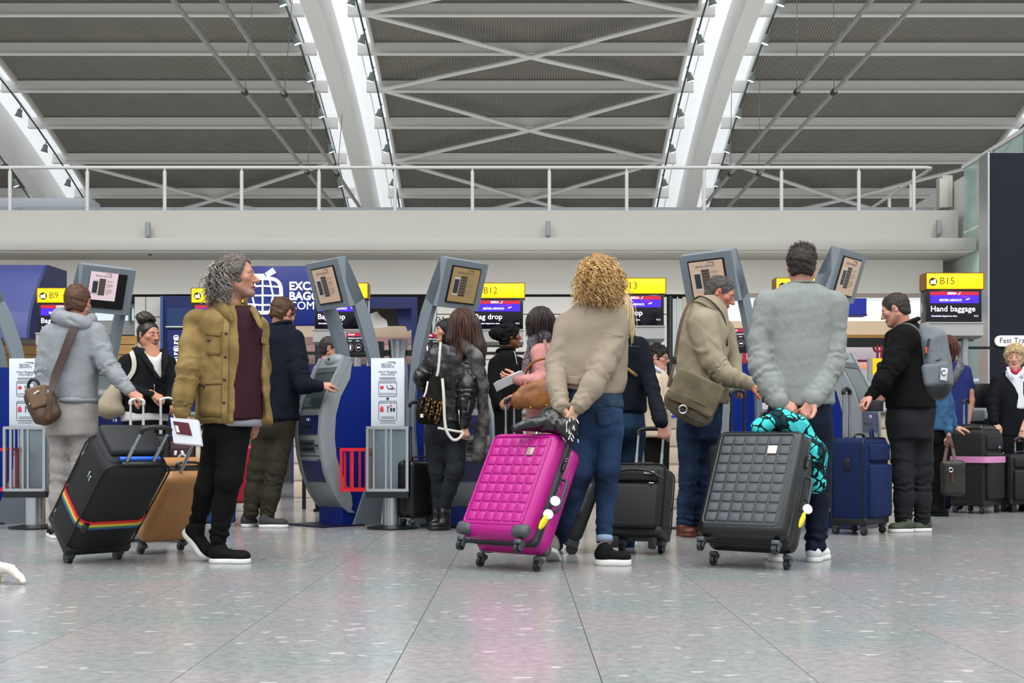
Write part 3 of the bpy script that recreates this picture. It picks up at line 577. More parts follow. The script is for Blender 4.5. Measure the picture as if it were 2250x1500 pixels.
    bd = obj('body', MB().strip(a, b, -hw + .012, hw - .012), m_kb, r, ang=30); obj('body_joint', MB().box((0, .09, .63), (2 * hw - .02, .36, .004)), m_black, bd)
    obj('foot_plate', MB().box((-.02, -.06, .006), (.5, .42, .012)), M('plate_navy', '#0d1230', .4), r)
    hd = [(-.10, 2.165), (-.02, 2.195), (.10, 1.98), (.16, 1.865), (.075, 1.80), (.02, 1.785)]
    obj('head', MB().prism(hd, hx0, hx1), m_kg, r, ang=30)
    tilt = math.atan2(.12, .38); Rm = Matrix.Rotation(-tilt, 3, 'X') if False else Matrix.Rotation(tilt, 3, 'X'); c = Vector((hc, -.04, 1.975))
    def plate(nm, w, h, o, m, dz=0, dx=0):
        mb = MB(); mb.X = Matrix.Translation(c) @ Rm.to_4x4(); mb.box((dx, -o, dz), (w, .008, h)); return obj(nm, mb, m, r)
    plate('display_bezel', .335, .305, .004, m_black)
    cc = c + Rm @ Vector((-.045 if black else 0, -.009, .035 if black else 0)); poster_print(r, cc, Rm, .25 if black else .31, .24 if black else .282, tint, black)
    return r
m_p1 = M('poster_beige', '#d0b49d', .6, emit=.12); m_p2 = M('poster_tan', '#a98d5c', .6, emit=.1); m_p3 = M('poster_pink', '#ead3dc', .6, emit=.25)
kiosk(734, 9.75, -48, 'grey and blue check-in kiosk used by the man in the navy coat', m_p1)
kiosk(1002, 9.75, 48, 'check-in kiosk with tan poster head behind the leather jacket woman', m_p2, mirror=True)
kiosk(-51, 9.9, -48, 'check-in kiosk cut off by the left edge with only its arm and blue body showing', m_p1)
kiosk(219, 10.1, 48, 'check-in kiosk with pink poster on a black head screen above the grey hoodie man', m_p3, True, mirror=True)
kiosk(1573, 9.35, -42, 'check-in kiosk with beige poster head behind the man in the beige jacket', m_p1)
k4 = kiosk(1846, 9.6, 50, 'check-in kiosk used by the man with the grey backpack', m_p1, mirror=True)
k4.scale = (1.025,) * 3
# ---------------------------------------------------------------- cabin bag gauges between the kiosk pairs
def gauge(px, D, lab, lab2, redx, pr=1):
    c0 = ((px - CX) * D / F, D, 0); s = D / F
    r = thing('bag_gauge_stand', lab, 'bag gauge', c0, group='steel cabin bag gauges with allowance boards')
    z0, z1, zt = .31, .795, 1.338
    w, dp = .155, .32
    mb = MB()
    for zz in (z0, z1):
        for yy in (-dp / 2, dp / 2): mb.box((0, yy, zz), (2 * w, .022, .022))
        for xx in (-w, w): mb.box((xx, 0, zz), (.022, dp, .022))
    for xx in (-w, w):
        for yy in (-dp / 2, dp / 2): mb.box((xx, yy, (z0 + z1) / 2), (.02, .02, z1 - z0))
    obj('frame', mb, m_chrome, r)
    for xx in (-w + .05, -.01, .03): obj('bar', MB().box((xx, -dp / 2, (z0 + z1) / 2), (.014, .014, z1 - z0)), m_chrome, r)
    for yy in (-.06, .02, .1): obj('bar', MB().box((-w, yy, (z0 + z1) / 2), (.01, .01, z1 - z0)), m_chrome, r)
    obj('back_sheet', MB().box((0, dp / 2, (z0 + z1) / 2), (2 * w, .006, z1 - z0)).box((w - .01, 0, (z0 + z1) / 2), (.006, dp, z1 - z0)), M('sheet_steel', '#9fb0b8', .35, .6), r)
    obj('tray', MB().box((0, 0, z0 - .035), (2 * w + .02, dp + .02, .05)), m_black, r); obj('leg', MB().cyl((.02, 0, .0), (.02, 0, z0 - .05), .075, 18), m_chrome, r); obj('foot', MB().lathe([(.2, 0), (.2, .012), (.09, .03)], (.02, 0, 0)), m_black, r)
    bo = obj('board', MB().box((-.0, -dp / 2 + .03, (z1 + zt) / 2), (.26, .012, zt - z1), bev=.003), M('board_white', '#d3dbe4', .4), r)
    yf = -dp / 2 + .022; mg = M('print_grey2', '#8a8f97', .6); mr_ = M('print_red2', '#d2384a', .6); mk = M('print_ink', '#2c2f3a', .6)
    text('lettering', 'BRITISH', .024, mg, bo, (-.05, yf, zt - .05), bold=.01); text('lettering', 'AIRWAYS', .024, mg, bo, (-.052, yf, zt - .068), bold=.01)
    obj('ribbon_mark', MB().tube([(x, yf, zt + z) for x, z in ((-.005, -.03), (.03, -.03), (.058, -.031), (.06, -.038), (.045, -.044))], [.001, .002, .003, .002, .001], 5), M('print_red', '#5c2a33', .6), bo)
    text('lettering', 'Hand Baggage', .026, mg, bo, (0, yf, zt - .105), ax='CENTER'); text('lettering', 'Allowance', .026, mg, bo, (0, yf, zt - .126), ax='CENTER')
    tl = MB()
    for (zz, ww) in ((.150, .12), (.157, .14), (.164, .12), (.273, .12), (.283, .13), (.455, .1), (.463, .11), (.471, .1), (.495, .1), (.505, .12)): tl.box((0, yf, zt - zz), (ww, .001, .003))
    obj('text_lines', tl, mg, bo)['kind'] = 'stuff'
    for (za, zb, cap_) in ((.178, .298, 'HANDBAG/LAPTOP BAG'), (.335, .485, 'ADDITIONAL CABIN BAG')):
        pts = [(x, yf, zt + z) for x, z in ((-.07, -za - .008), (-.062, -za), (.062, -za), (.07, -za - .008), (.07, -zb + .008), (.062, -zb), (-.062, -zb), (-.07, -zb + .008), (-.07, -za - .008))]
        obj('picture_frame', MB().tube(pts, .0016, 5), mk, bo); text('lettering', cap_, .0115, mk, bo, (0, yf, zt - za - .014), ax='CENTER')
    obj('plus_sign', MB().box((0, yf, zt - .316), (.024, .002, .008)).box((0, yf, zt - .316), (.008, .002, .022)), M('print_blue', '#2a3f8f', .6), bo)
    def pic(mb, nm, m): obj(nm, mb, m, bo)
    pic(MB().sph((-.045, yf, zt - .228), (.016, .002, .014), 12, 6), 'bag_picture', mr_); pic(MB().box((-.046, yf, zt - .40), (.028, .003, .036), bev=.001).box((-.046, yf, zt - .378), (.012, .002, .01)), 'case_picture', mr_)
    a = MB(); a.tube([(-.008, yf, zt - .212), (.003, yf, zt - .24), (.03, yf, zt - .235), (.06, yf, zt - .24)], .003, 5); a.tube([(.035, yf, zt - .215), (.045, yf, zt - .238)], .0025, 5); a.sph((.024, yf, zt - .215), (.005, .002, .005), 8, 5)
    a.box((.0, yf, zt - .402), (.006, .002, .04)); a.sph((.0, yf, zt - .377), (.005, .002, .005), 8, 5); a.tube([(0, yf, zt - .39), (.012, yf, zt - .38)], .002, 5); a.box((.027, yf, zt - .402), (.016, .002, .028)); a.box((.049, yf, zt - .402), (.016, .002, .028)); pic(a, 'figure_picture', mk)
    pic(MB().box((.024, yf - .001, zt - .371), (.02, .003, .008), R=Matrix.Rotation(-.5, 3, 'Y')).box((.03, yf - .001, zt - .243), (.016, .003, .007), R=Matrix.Rotation(.4, 3, 'Y')), 'locker_picture', mr_)
    # red personal-item gauge
    r2 = thing('red_bag_gauge', lab2, 'bag gauge', (c0[0] + redx, D - .03, 0), group='red small-bag gauges')
    z0, z1, w, dp = .31, .625, .098, .2; mb = MB()
    for zz in (z0, z1):
        for yy in (-dp / 2, dp / 2): mb.box((0, yy, zz), (2 * w, .022, .024))
        for xx in (-w, w): mb.box((xx, 0, zz), (.022, dp, .024))
    for xx in (-w, w):
        for yy in (-dp / 2, dp / 2): mb.box((xx, yy, (z0 + z1) / 2), (.02, .02, z1 - z0))
    obj('frame', mb, m_red, r2)
    for (xx, yy) in ((-.01, -dp / 2), (.02, dp / 2), (-.05, dp / 2)): obj('bar', MB().box((xx, yy, (z0 + z1) / 2), (.018, .018, z1 - z0)), m_red, r2)
    obj('hook', MB().box((w + .012, 0, .585), (.03, .02, .014)), m_red, r2)
gauge(856, 9.36, 'steel bag gauge with white allowance board between the centre kiosks', 'red small-bag gauge hung beside the centre steel gauge', -.265)
gauge(72, 9.4, 'steel bag gauge with white allowance board left of the grey hoodie man', 'red small-bag gauge at the left edge of the photo', -.265)
for (px, lb) in ((875, 'round steel waste bin behind the centre allowance board'),):
    D = 10.6; r = thing('waste_bin', lb, 'bin', ((px - CX) * D / F, D, 0)); zt = P(0, 746, D).z
    obj('drum', MB().lathe([(.10, 0), (.10, .02), (.085, .03), (.085, zt - .25), (.075, zt - .2), (.09, zt - .02), (.095, zt), (.08, zt), (.07, zt - .06)], n=24), m_chrome, r)
    obj('clamp', MB().box((-.11, 0, zt - .12), (.05, .06, .05)).box((.11, 0, zt - .12), (.05, .06, .05)), m_black, r); obj('bracket', MB().box((-.17, 0, zt - .11), (.08, .1, .18)), m_black, r)
# ================================================================ IMPLICIT-SURFACE MODELLING (bodies, clothes, soft bags)
def A3(p): return np.array(p, np.float32)
def smin(a, b, k):
    if k <= 0: return np.minimum(a, b)
    h = np.clip(.5 + .5 * (b - a) / k, 0, 1); return b + (a - b) * h - k * h * (1 - h)
def smax(a, b, k): return -smin(-a, -b, k)
def wob(X, Y, Z, f, seed=0):
    r = np.random.RandomState(seed); o = 0
    for i in range(4):
        a = r.uniform(-1, 1, 3); a /= np.linalg.norm(a); b = r.uniform(-1, 1, 3); ph = r.uniform(0, 6, 2); q = f * (1 + .6 * i)
        o = o + np.sin(q * (a[0] * X + a[1] * Y + a[2] * Z) + ph[0] + 1.4 * np.sin(q * .5 * (b[0] * X + b[1] * Y + b[2] * Z) + ph[1])) / (1 + .5 * i)
    return o / 2.2
def cap(a, b, ra, rb=None, fold=None, sq=None):
    """round cone from a to b; fold=(amplitude, waves, where 0..1) makes ring creases; sq=(axis, factor) flattens it along a world axis"""
    a, b = A3(a), A3(b); rb = ra if rb is None else rb; d = b - a; L2 = max(float(d @ d), 1e-9); L = L2 ** .5
    bx = (np.minimum(a, b) - max(ra, rb) * 1.3, np.maximum(a, b) + max(ra, rb) * 1.3); sd = abs(hash((round(float(a[0]), 3), round(float(b[2]), 3)))) % 1000
    def f(X, Y, Z):
        x, y, z = X - a[0], Y - a[1], Z - a[2]; t = np.clip((x * d[0] + y * d[1] + z * d[2]) / L2, 0, 1); r = ra + (rb - ra) * t
        qx, qy, qz = x - t * d[0], y - t * d[1], z - t * d[2]
        if sq is not None:
            ax, k = np.array(sq[0], np.float32), sq[1]; ax = ax / np.linalg.norm(ax); c = qx * ax[0] + qy * ax[1] + qz * ax[2]
            qx = qx + ax[0] * c * (k - 1); qy = qy + ax[1] * c * (k - 1); qz = qz + ax[2] * c * (k - 1)
        q = np.sqrt(qx * qx + qy * qy + qz * qz)
        if fold: r = r + fold[0] * np.sin(6.283 * fold[1] * t + 3.0 * wob(X, Y, Z, 9 / max(L, .1), sd)) * np.exp(-((t - fold[2]) / .33) ** 2)
        return q - r
    f.b = bx; return f
def ell(c, r, R=None):
    c = A3(c); r = A3(r); m = max(r)
    Ri = None if R is None else np.array(R.to_3x3().transposed() if hasattr(R, 'to_3x3') else R.T, np.float32)
    def f(X, Y, Z):
        x, y, z = X - c[0], Y - c[1], Z - c[2]
        if Ri is not None: x, y, z = (Ri[0, 0] * x + Ri[0, 1] * y + Ri[0, 2] * z, Ri[1, 0] * x + Ri[1, 1] * y + Ri[1, 2] * z, Ri[2, 0] * x + Ri[2, 1] * y + Ri[2, 2] * z)
        k0 = np.sqrt((x / r[0]) ** 2 + (y / r[1]) ** 2 + (z / r[2]) ** 2); k1 = np.sqrt((x / r[0] ** 2) ** 2 + (y / r[1] ** 2) ** 2 + (z / r[2] ** 2) ** 2)
        return k0 * (k0 - 1) / np.maximum(k1, 1e-6)
    f.b = (c - m, c + m); return f
def rbox(c, h, rad, R=None):
    c = A3(c); h = A3(h); m = float(np.linalg.norm(h)); Ri = None if R is None else np.array(R.to_3x3().transposed(), np.float32)
    def f(X, Y, Z):
        x, y, z = X - c[0], Y - c[1], Z - c[2]
        if Ri is not None: x, y, z = (Ri[0, 0] * x + Ri[0, 1] * y + Ri[0, 2] * z, Ri[1, 0] * x + Ri[1, 1] * y + Ri[1, 2] * z, Ri[2, 0] * x + Ri[2, 1] * y + Ri[2, 2] * z)
        qx, qy, qz = abs(x) - h[0] + rad, abs(y) - h[1] + rad, abs(z) - h[2] + rad
        return np.sqrt(np.maximum(qx, 0) ** 2 + np.maximum(qy, 0) ** 2 + np.maximum(qz, 0) ** 2) + np.minimum(np.maximum(qx, np.maximum(qy, qz)), 0) - rad
    f.b = (c - m, c + m); return f
def stack(rows, e=2.3, capk=.02):
    """torso from elliptical rows (z, cx, cy, rx, ry), any order"""
    r = np.array(sorted(rows), np.float32); zs = r[:, 0]
    if .15 < zs[-1] - zs[0] < .27: capk = .065; r[0, 3] *= .90; r[0, 4] *= .82      # hips: rounded in below
    zz = np.linspace(zs[0], zs[-1], 80)
    sm = [np.interp(zz, zs, r[:, i]) for i in range(1, 5)]
    for i in range(4):
        for _ in range(3): sm[i][1:-1] = (sm[i][:-2] + 2 * sm[i][1:-1] + sm[i][2:]) / 4
    def f(X, Y, Z):
        cx, cy, rx, ry = [np.interp(Z, zz, s).astype(np.float32) for s in sm]
        q = ((abs(X - cx) / rx) ** e + (abs(Y - cy) / ry) ** e) ** (1 / e); d = (q - 1) * np.minimum(rx, ry)
        return smax(d, np.maximum(Z - zs[-1], zs[0] - Z), capk)
    m = [r[:, 1].min() - r[:, 3].max(), r[:, 2].min() - r[:, 4].max(), zs[0]]; M_ = [r[:, 1].max() + r[:, 3].max(), r[:, 2].max() + r[:, 4].max(), zs[-1]]
    f.b = (A3(m), A3(M_)); return f
def half(n, c):  # positive on the side n points to
    n = A3(n); n = n / np.linalg.norm(n); c = A3(c)
    def f(X, Y, Z): return (X - c[0]) * n[0] + (Y - c[1]) * n[1] + (Z - c[2]) * n[2]
    f.b = None; return f
def field(ops, h, noise=None, pad=.02, box=None):
    bs = [o[2].b for o in ops if o[0] == 'u' and o[2].b is not None]
    lo = np.min([b[0] for b in bs], 0) - pad - 2 * h; hi = np.max([b[1] for b in bs], 0) + pad + 2 * h
    if box is not None: lo = np.maximum(lo, box[0]); hi = np.minimum(hi, box[1])
    n = np.maximum(((hi - lo) / h).astype(int) + 1, 4); ax = [np.arange(n[i], dtype=np.float32) * h + np.float32(lo[i]) for i in range(3)]
    D = np.full(n, 9, np.float32)
    for op, k, g in ops:
        if g.b is not None:   # evaluate only near the primitive
            m = .05 + 2 * k
            s = [slice(max(0, int((g.b[0][i] - m - lo[i]) / h)), max(0, min(n[i], int((g.b[1][i] + m - lo[i]) / h) + 2))) for i in range(3)]
        else: s = [slice(0, n[i]) for i in range(3)]
        X, Y, Z = np.meshgrid(ax[0][s[0]], ax[1][s[1]], ax[2][s[2]], indexing='ij', sparse=True)
        if min(X.shape[0], Y.shape[1], Z.shape[2]) == 0: continue
        v = np.broadcast_to(g(X, Y, Z), (X.shape[0], Y.shape[1], Z.shape[2])).astype(np.float32); d = D[s[0], s[1], s[2]]
        D[s[0], s[1], s[2]] = smin(d, v, k) if op == 'u' else (smax(d, -v, k) if op == 's' else smax(d, v, k))
    if noise:
        X, Y, Z = np.meshgrid(*ax, indexing='ij', sparse=True)
        for nz in noise:
            amp, f, seed = nz[:3]; st = nz[3] if len(nz) > 3 else (1, 1, 1); w = wob(X * st[0], Y * st[1], Z * st[2], f, seed)
            D = D + amp * w
    return D, lo, h
_E = [((0, 0, 0), (1, 0, 0)), ((0, 1, 0), (1, 1, 0)), ((0, 0, 1), (1, 0, 1)), ((0, 1, 1), (1, 1, 1)), ((0, 0, 0), (0, 1, 0)), ((1, 0, 0), (1, 1, 0)), ((0, 0, 1), (0, 1, 1)), ((1, 0, 1), (1, 1, 1)), ((0, 0, 0), (0, 0, 1)), ((1, 0, 0), (1, 0, 1)), ((0, 1, 0), (0, 1, 1)), ((1, 1, 0), (1, 1, 1))]
def snet(D, lo, h):
    s = D < 0; s[0] = s[-1] = False; s[:, 0] = s[:, -1] = False; s[:, :, 0] = s[:, :, -1] = False
    D = np.where(s, np.minimum(D, -1e-6), np.maximum(D, 1e-6))
    n = s.shape; cs = np.zeros((n[0] - 1, n[1] - 1, n[2] - 1), np.int8)
    for i in (0, 1):
        for j in (0, 1):
            for k in (0, 1): cs += s[i:n[0] - 1 + i, j:n[1] - 1 + j, k:n[2] - 1 + k]
    m = (cs > 0) & (cs < 8); I = np.argwhere(m); idx = np.full(m.shape, -1, np.int64); idx[m] = np.arange(len(I))
    acc = np.zeros((len(I), 3)); cnt = np.zeros(len(I))
    for a, b in _E:
        da = D[I[:, 0] + a[0], I[:, 1] + a[1], I[:, 2] + a[2]]; db = D[I[:, 0] + b[0], I[:, 1] + b[1], I[:, 2] + b[2]]
        c = (da < 0) != (db < 0); t = np.where(c, da / np.where(c, da - db, 1), 0)
        for q in range(3): acc[:, q] += np.where(c, a[q] + t * (b[q] - a[q]), 0)
        cnt += c
    V = (I + acc / cnt[:, None]) * h + lo; Fs = []
    for ax in range(3):
        sl = [slice(0, n[0]), slice(0, n[1]), slice(0, n[2])]; s0 = list(sl); s1 = list(sl); s0[ax] = slice(0, n[ax] - 1); s1[ax] = slice(1, n[ax])
        a = s[tuple(s0)]; b = s[tuple(s1)]; u, w = (ax + 1) % 3, (ax + 2) % 3; E = np.argwhere(a != b); fl = a[tuple(E.T)]
        ok = (E[:, u] > 0) & (E[:, w] > 0) & (E[:, u] < n[u] - 1) & (E[:, w] < n[w] - 1); E = E[ok]; fl = fl[ok]
        q = []
        for du, dw in ((-1, -1), (0, -1), (0, 0), (-1, 0)):
            e = E.copy(); e[:, u] += du; e[:, w] += dw; q.append(idx[e[:, 0], e[:, 1], e[:, 2]])
        q = np.stack(q, 1); q[~fl] = q[~fl][:, ::-1]; Fs.append(q)
    return V, np.concatenate(Fs)
class SM:   # mesh made from an implicit field, same interface as MB for obj()
    def __init__(s, ops, h, noise=None, X=None, paint=None, box=None):
        D, lo, h = field(ops, h, noise, box=box); V, Fc = snet(D, lo, h); s.m = np.zeros(len(Fc), np.int32)
        if paint is not None and len(Fc): s.m = paint(V[Fc].mean(1)).astype(np.int32)
        if X is not None: Xm = np.array(X); V = V @ Xm[:3, :3].T + Xm[:3, 3]
        s.v = V.tolist(); s.f = Fc.tolist()
    def join(s, o):
        k = len(s.v); s.v += [tuple(v) for v in o.v]; s.f += [[i + k for i in f] for f in o.f]; s.m = np.concatenate([np.asarray(s.m, np.int32), np.asarray(o.m, np.int32)]); return s
def vnorm(sm):
    V = np.asarray(sm.v); Fc = np.asarray(sm.f); n = np.cross(V[Fc[:, 2]] - V[Fc[:, 0]], V[Fc[:, 3]] - V[Fc[:, 1]]); N = np.zeros_like(V)
    for i in range(4): np.add.at(N, Fc[:, i], n)
    return N / np.maximum(np.linalg.norm(N, axis=1), 1e-9)[:, None]
# ---------------------------------------------------------------- people
def skinm(c): return M('skin_' + c, c, .5, var=.10, vs=30, bump=.05, bs=900, spec=.4)
def lipm(c): return M('lip_' + c, c, .4, spec=.4)
class Fig:
    """one person; all pose input in photo pixels at the person's own depth (plus metres of depth offset)"""
    def __init__(s, label, px, foot, skin='#c99680', lip='#a8635a', group=None, D=None):
        s.D = D or gd(foot); s.s = s.D / F; b = P(px, foot, s.D); s.root = thing('person', label, 'person', (b.x, s.D, 0), group=group)
        s.body = None; s.skin = skin; s.lip = lip; s.hd = None; s.chains = []; s.nb = None
    def p(s, x, y, o=0.0): return P(x, y, s.D + o) if not isinstance(x, Vector) else x
    def part(s, nm, sm, m, par=None): return obj(nm, sm, m, par or s.root, True, ang=180)
    def addbody(s, sm):
        s.body = sm if s.body is None else s.body.join(sm)
    def finish(s):
        # the parts of the body under the clothes, so that head, arms and legs hang together
        top = s.nb; pel = P((top.x * F / top.y + CX), 925, s.D) if top is not None else None; ops = []
        if top is not None:
            pel = Vector((top.x, s.D, .94 if top.z > 1.35 else .9)); ops.append(('u', 0, cap(top + Vector((0, 0, -.06)), pel, .06, .08)))
            for c in s.chains:
                hip = c[0][0].z < 1.0; r = .55; ops.append(('u', .01, cap(pel if hip else top + Vector((0, 0, -.07)), c[0][0], .05, c[0][1] * r)))
                for (a, ra), (b, rb) in zip(c[:-1], c[1:]): ops.append(('u', .01, cap(a, b, ra * r, rb * r)))
            s.addbody(SM(ops, .016))
        obj('body', s.body, [skinm(s.skin), lipm(s.lip), M('nail_' + s.skin, s.skin, .25), M('nail_red', '#c81e32', .2)], s.root, True, ang=180)
    # -------- head
    def head(s, cx, cy, hh, yaw=180, pitch=0, roll=0, o=0, neck=None, nr=.056, ears=True, female=False, jaw=1.0, vox=.0036, chest=None, nose=1.0, face=True, width=1.0, brow='#4a3428', eye='#4a3a2c', open_=0):
        pc = s.p(cx, cy, o); yaw = yaw - math.degrees(math.atan2(pc.x, pc.y))      # yaw is given as seen along the line of sight
        k = hh * s.s / .232; T = Matrix.Translation(s.p(cx, cy, o)) @ Matrix.Rotation(R_(yaw + 180), 4, 'Z') @ Matrix.Rotation(R_(roll), 4, 'Y') @ Matrix.Rotation(R_(-pitch), 4, 'X') @ Matrix.Scale(k, 4)
        # local: x = right of the image when seen from behind, +y = out of the face, z up; yaw 0 faces the camera, 90 faces right
        s.hd = T; s.hk = k; w = width; W_ = .95 if female else 1.0
        ops = [('u', 0, ell((0, -.012, .03), (.076 * w, .098, .086))), ('u', .03, ell((0, .034, -.03), (.061 * w, .060, .083))), ('u', .02, ell((0, .076, -.096), (.024 * jaw, .020, .019)))]
        for q in (-1, 1):
            ops += [('u', .025, cap((q * .054 * w * W_, -.002, -.045), (q * .024 * jaw, .062, -.094), .020, .017)), ('u', .02, ell((q * .045 * w, .062, -.014), (.023, .021, .02)))]
        ops += [('u', .016, cap((-.04, .076, .024), (.04, .076, .024), .012 if not female else .009)), ('s', .016, ell((-.031, .100, .002), (.019, .017, .0125))), ('s', .016, ell((.031, .100, .002), (.019, .017, .0125))),
                ('u', .006, ell((-.031, .0805, .002), (.0145, .0125, .0125))), ('u', .006, ell((.031, .0805, .002), (.0145, .0125, .0125))),
                ('u', .011, cap((0, .088, .012), (0, .112 + .006 * (nose - 1), -.026), .0075, .0115 * nose)), ('u', .006, ell((-.0115, .101, -.031), (.008, .011, .0075))), ('u', .006, ell((.0115, .101, -.031), (.008, .011, .0075))), ('s', .003, ell((-.007, .106, -.0385), (.0035, .005, .003))), ('s', .003, ell((.007, .106, -.0385), (.0035, .005, .003))),
                ('u', .006, ell((0, .0925, -.0595), (.021, .0085, .0055))), ('u', .005, ell((0, .0915, -.0705 - open_), (.018, .0085, .0065))), ('s', .003, ell((0, .103, -.065 - open_ / 2), (.020, .008, .0016 + open_ / 2)))]
        if ears:
            Re = Matrix.Rotation(R_(-12), 3, 'X')
            for q in (-1, 1):
                ops += [('u', .006, ell((q * .077 * w, -.010, .000), (.008, .019, .031), Matrix.Rotation(q * R_(-18), 3, 'Z') @ Re)), ('s', .003, ell((q * .087 * w, -.006, .004), (.006, .010, .017))), ('s', .003, ell((q * .082 * w, .0, -.004), (.008, .006, .007)))]
        Ti = T.inverted()
        if neck is not None:
            s.nb = s.p(*(neck[-1] if isinstance(neck, list) else neck))
            nb = [Ti @ s.p(*n) for n in (neck if isinstance(neck, list) else [neck])]
            r1 = nr / k; top = Vector((0, -.022, -.055)); prev = top; rad = r1 * .95
            for n in nb: ops.append(('u', .03, cap(prev, n, rad, r1))); prev = n; rad = r1
            if chest is not None:
                for c in chest: ops.append(('u', .05, cap(prev, Ti @ s.p(*c[:3]), r1, c[3] / k)))
        def paint(c):
            m = (((c[:, 0] / .0235) ** 2 + ((c[:, 2] + .0655 + open_ / 2) / (.0125 + open_)) ** 2) < 1) & (c[:, 1] > .083); return m * 1
        sm = SM(ops, vox / k, None, None, paint); s.hv = np.asarray(sm.v); s.hn = vnorm(sm); sm.v = [tuple(T @ Vector(v)) for v in sm.v]; s.addbody(sm)
        if face:
            ob = None
            for q in (-1, 1):
                mb = MB(); mb.X = T; c = Vector((q * .031, .0785, .002)); r = .0150; vs = []; fs = []; mi = []; nu, nv = 14, 8
                for i in range(nu + 1):
                    for j in range(nv + 1):
                        u = (i / nu * 2 - 1); hgt = (1 - abs(u) ** 2.2); a = u * .75; b_ = (-.26 + .56 * j / nv) * hgt
                        vs.append(c + Vector((math.sin(a) * math.cos(b_), math.cos(a) * math.cos(b_), math.sin(b_))) * r)
                for i in range(nu):
                    for j in range(nv):
                        fs.append((i * (nv + 1) + j, i * (nv + 1) + j + 1, (i + 1) * (nv + 1) + j + 1, (i + 1) * (nv + 1) + j)); m_ = (vs[fs[-1][0]] + vs[fs[-1][2]]) / 2 - c; dd = math.hypot(m_.x, m_.z - .0003); mi.append(2 if dd < .0026 else (1 if dd < .0058 else 0))
                mb.v = [tuple(T @ v) for v in vs]; mb.f = fs; mb.m = mi
                e = obj('eye', mb, [M('eye_white', '#d9d0c8', .25), M('iris_' + eye, eye, .2), M('pupil', '#0a0808', .15)], s.root, True, ang=180)
                lm = MB(); lm.X = T; lm.tube([c + Vector((math.sin(u * .8) * math.cos(.30 * (1 - abs(u) ** 2.2)), math.cos(u * .8), math.sin(.33 * (1 - abs(u) ** 2.2)))) * .0139 for u in [-1 + .25 * i for i in range(9)]], [.0004] + [.0011] * 7 + [.0005], 5)
                obj('lash', lm, M('lash', '#1d1512', .7), e, True)
                bm_ = MB(); bm_.X = T; bm_.tube([(q * x, y, z) for x, y, z in ((.012, .0905, .0235), (.022, .0915, .0275), (.034, .087, .030), (.046, .076, .0265), (.052, .069, .022))], [.0018, .0036, .0036, .0028, .001], 6, flat=.7); obj('eyebrow', bm_, M('brow_' + brow, brow, .9), s.root, True, ang=180)
        return T
    def hl(s, x, y, z): return s.hd @ Vector((x, y, z))
    def haircap(s, col, thick=.012, line=.066, nape=-.075, side=.0, tex=.003, f=160, seed=1, cols=None, crown=0, back=0, mat=None, vox=.0042, rough=.55, ears=False):
        """close hair shell following the skull with a hairline cut away over the face"""
        ops = [('u', 0, ell((0, -.014 - back / 2, .032 + crown / 2), (.076 + thick, .098 + thick + back / 2, .086 + thick + crown / 2))), ('u', .02, ell((0, -.05, -.03), (.058 + thick, .05 + thick, .06))),
               ('s', .016, ell((0, .115, line - .105), (.088 - side, .098, .105))), ('s', .010, ell((0, .06, -.09), (.12, .075, .075))), ('s', .010, half((0, .25, 1), (0, -.05, nape)))]
        if ears: ops += [('s', .006, ell((q * .088, .0, -.006), (.026, .026, .036))) for q in (-1, 1)]
        sm = SM(ops, vox / s.hk, [(tex, f, seed), (tex * .6, f * .45, seed + 5)]); s.sv = np.asarray(sm.v); s.sn = vnorm(sm); sm.v = [tuple(s.hd @ Vector(v)) for v in sm.v]
        return s.part('hair', sm, mat or M('hair_' + col, col, rough, var=.35, vs=60, bump=.5, bs=350, col2=None))
    def tufts(s, par, n, ln, r, mat, thick=.012, zone=None, flow=(0, -.5, -.3), lift=.35, seed=3, curl=0, seg=3, src=None, name='hair_tufts'):
        """short hairs growing out of the hair shell (or, src=body, out of the skin)"""
        rs = np.random.RandomState(seed); mb = MB(); mb.X = s.hd; V, N_ = (s.hv, s.hn) if src else (s.sv, s.sn)
        ids = [i for i in range(len(V)) if (zone is None or zone(Vector(V[i])))]
        if not ids: return None
        for i in rs.choice(ids, n, replace=n > len(ids)):
            q = Vector(V[i]) + Vector(rs.normal(size=3) * .0018); nrm = Vector(N_[i]); d = Vector(flow) + Vector(rs.normal(size=3) * .35); d -= nrm * d.dot(nrm); d = (d.normalized() * (1 - lift) + nrm * lift).normalized(); l = ln * rs.uniform(.6, 1.2); pts = []
            for k in range(seg): t = k / (seg - 1); pts.append(q - nrm * .002 + d * l * t - nrm * l * .3 * t * t + Vector(rs.normal(size=3) * curl * t))
            mb.tube(pts, [r * (1 - .85 * k / (seg - 1)) for k in range(seg)], 3, cap=False)
        return s.part(name, mb, mat, par)
    def mass(s, nm, ops, mat, par, vox=.007, groove=.003, f=150, X=None):
        """body of long hair with fine vertical grooves"""
        return s.part(nm, SM(ops, vox, [(groove, f, 3, (1, 1, .12)), (groove, f * .4, 8, (1, 1, .15))]), mat, par)
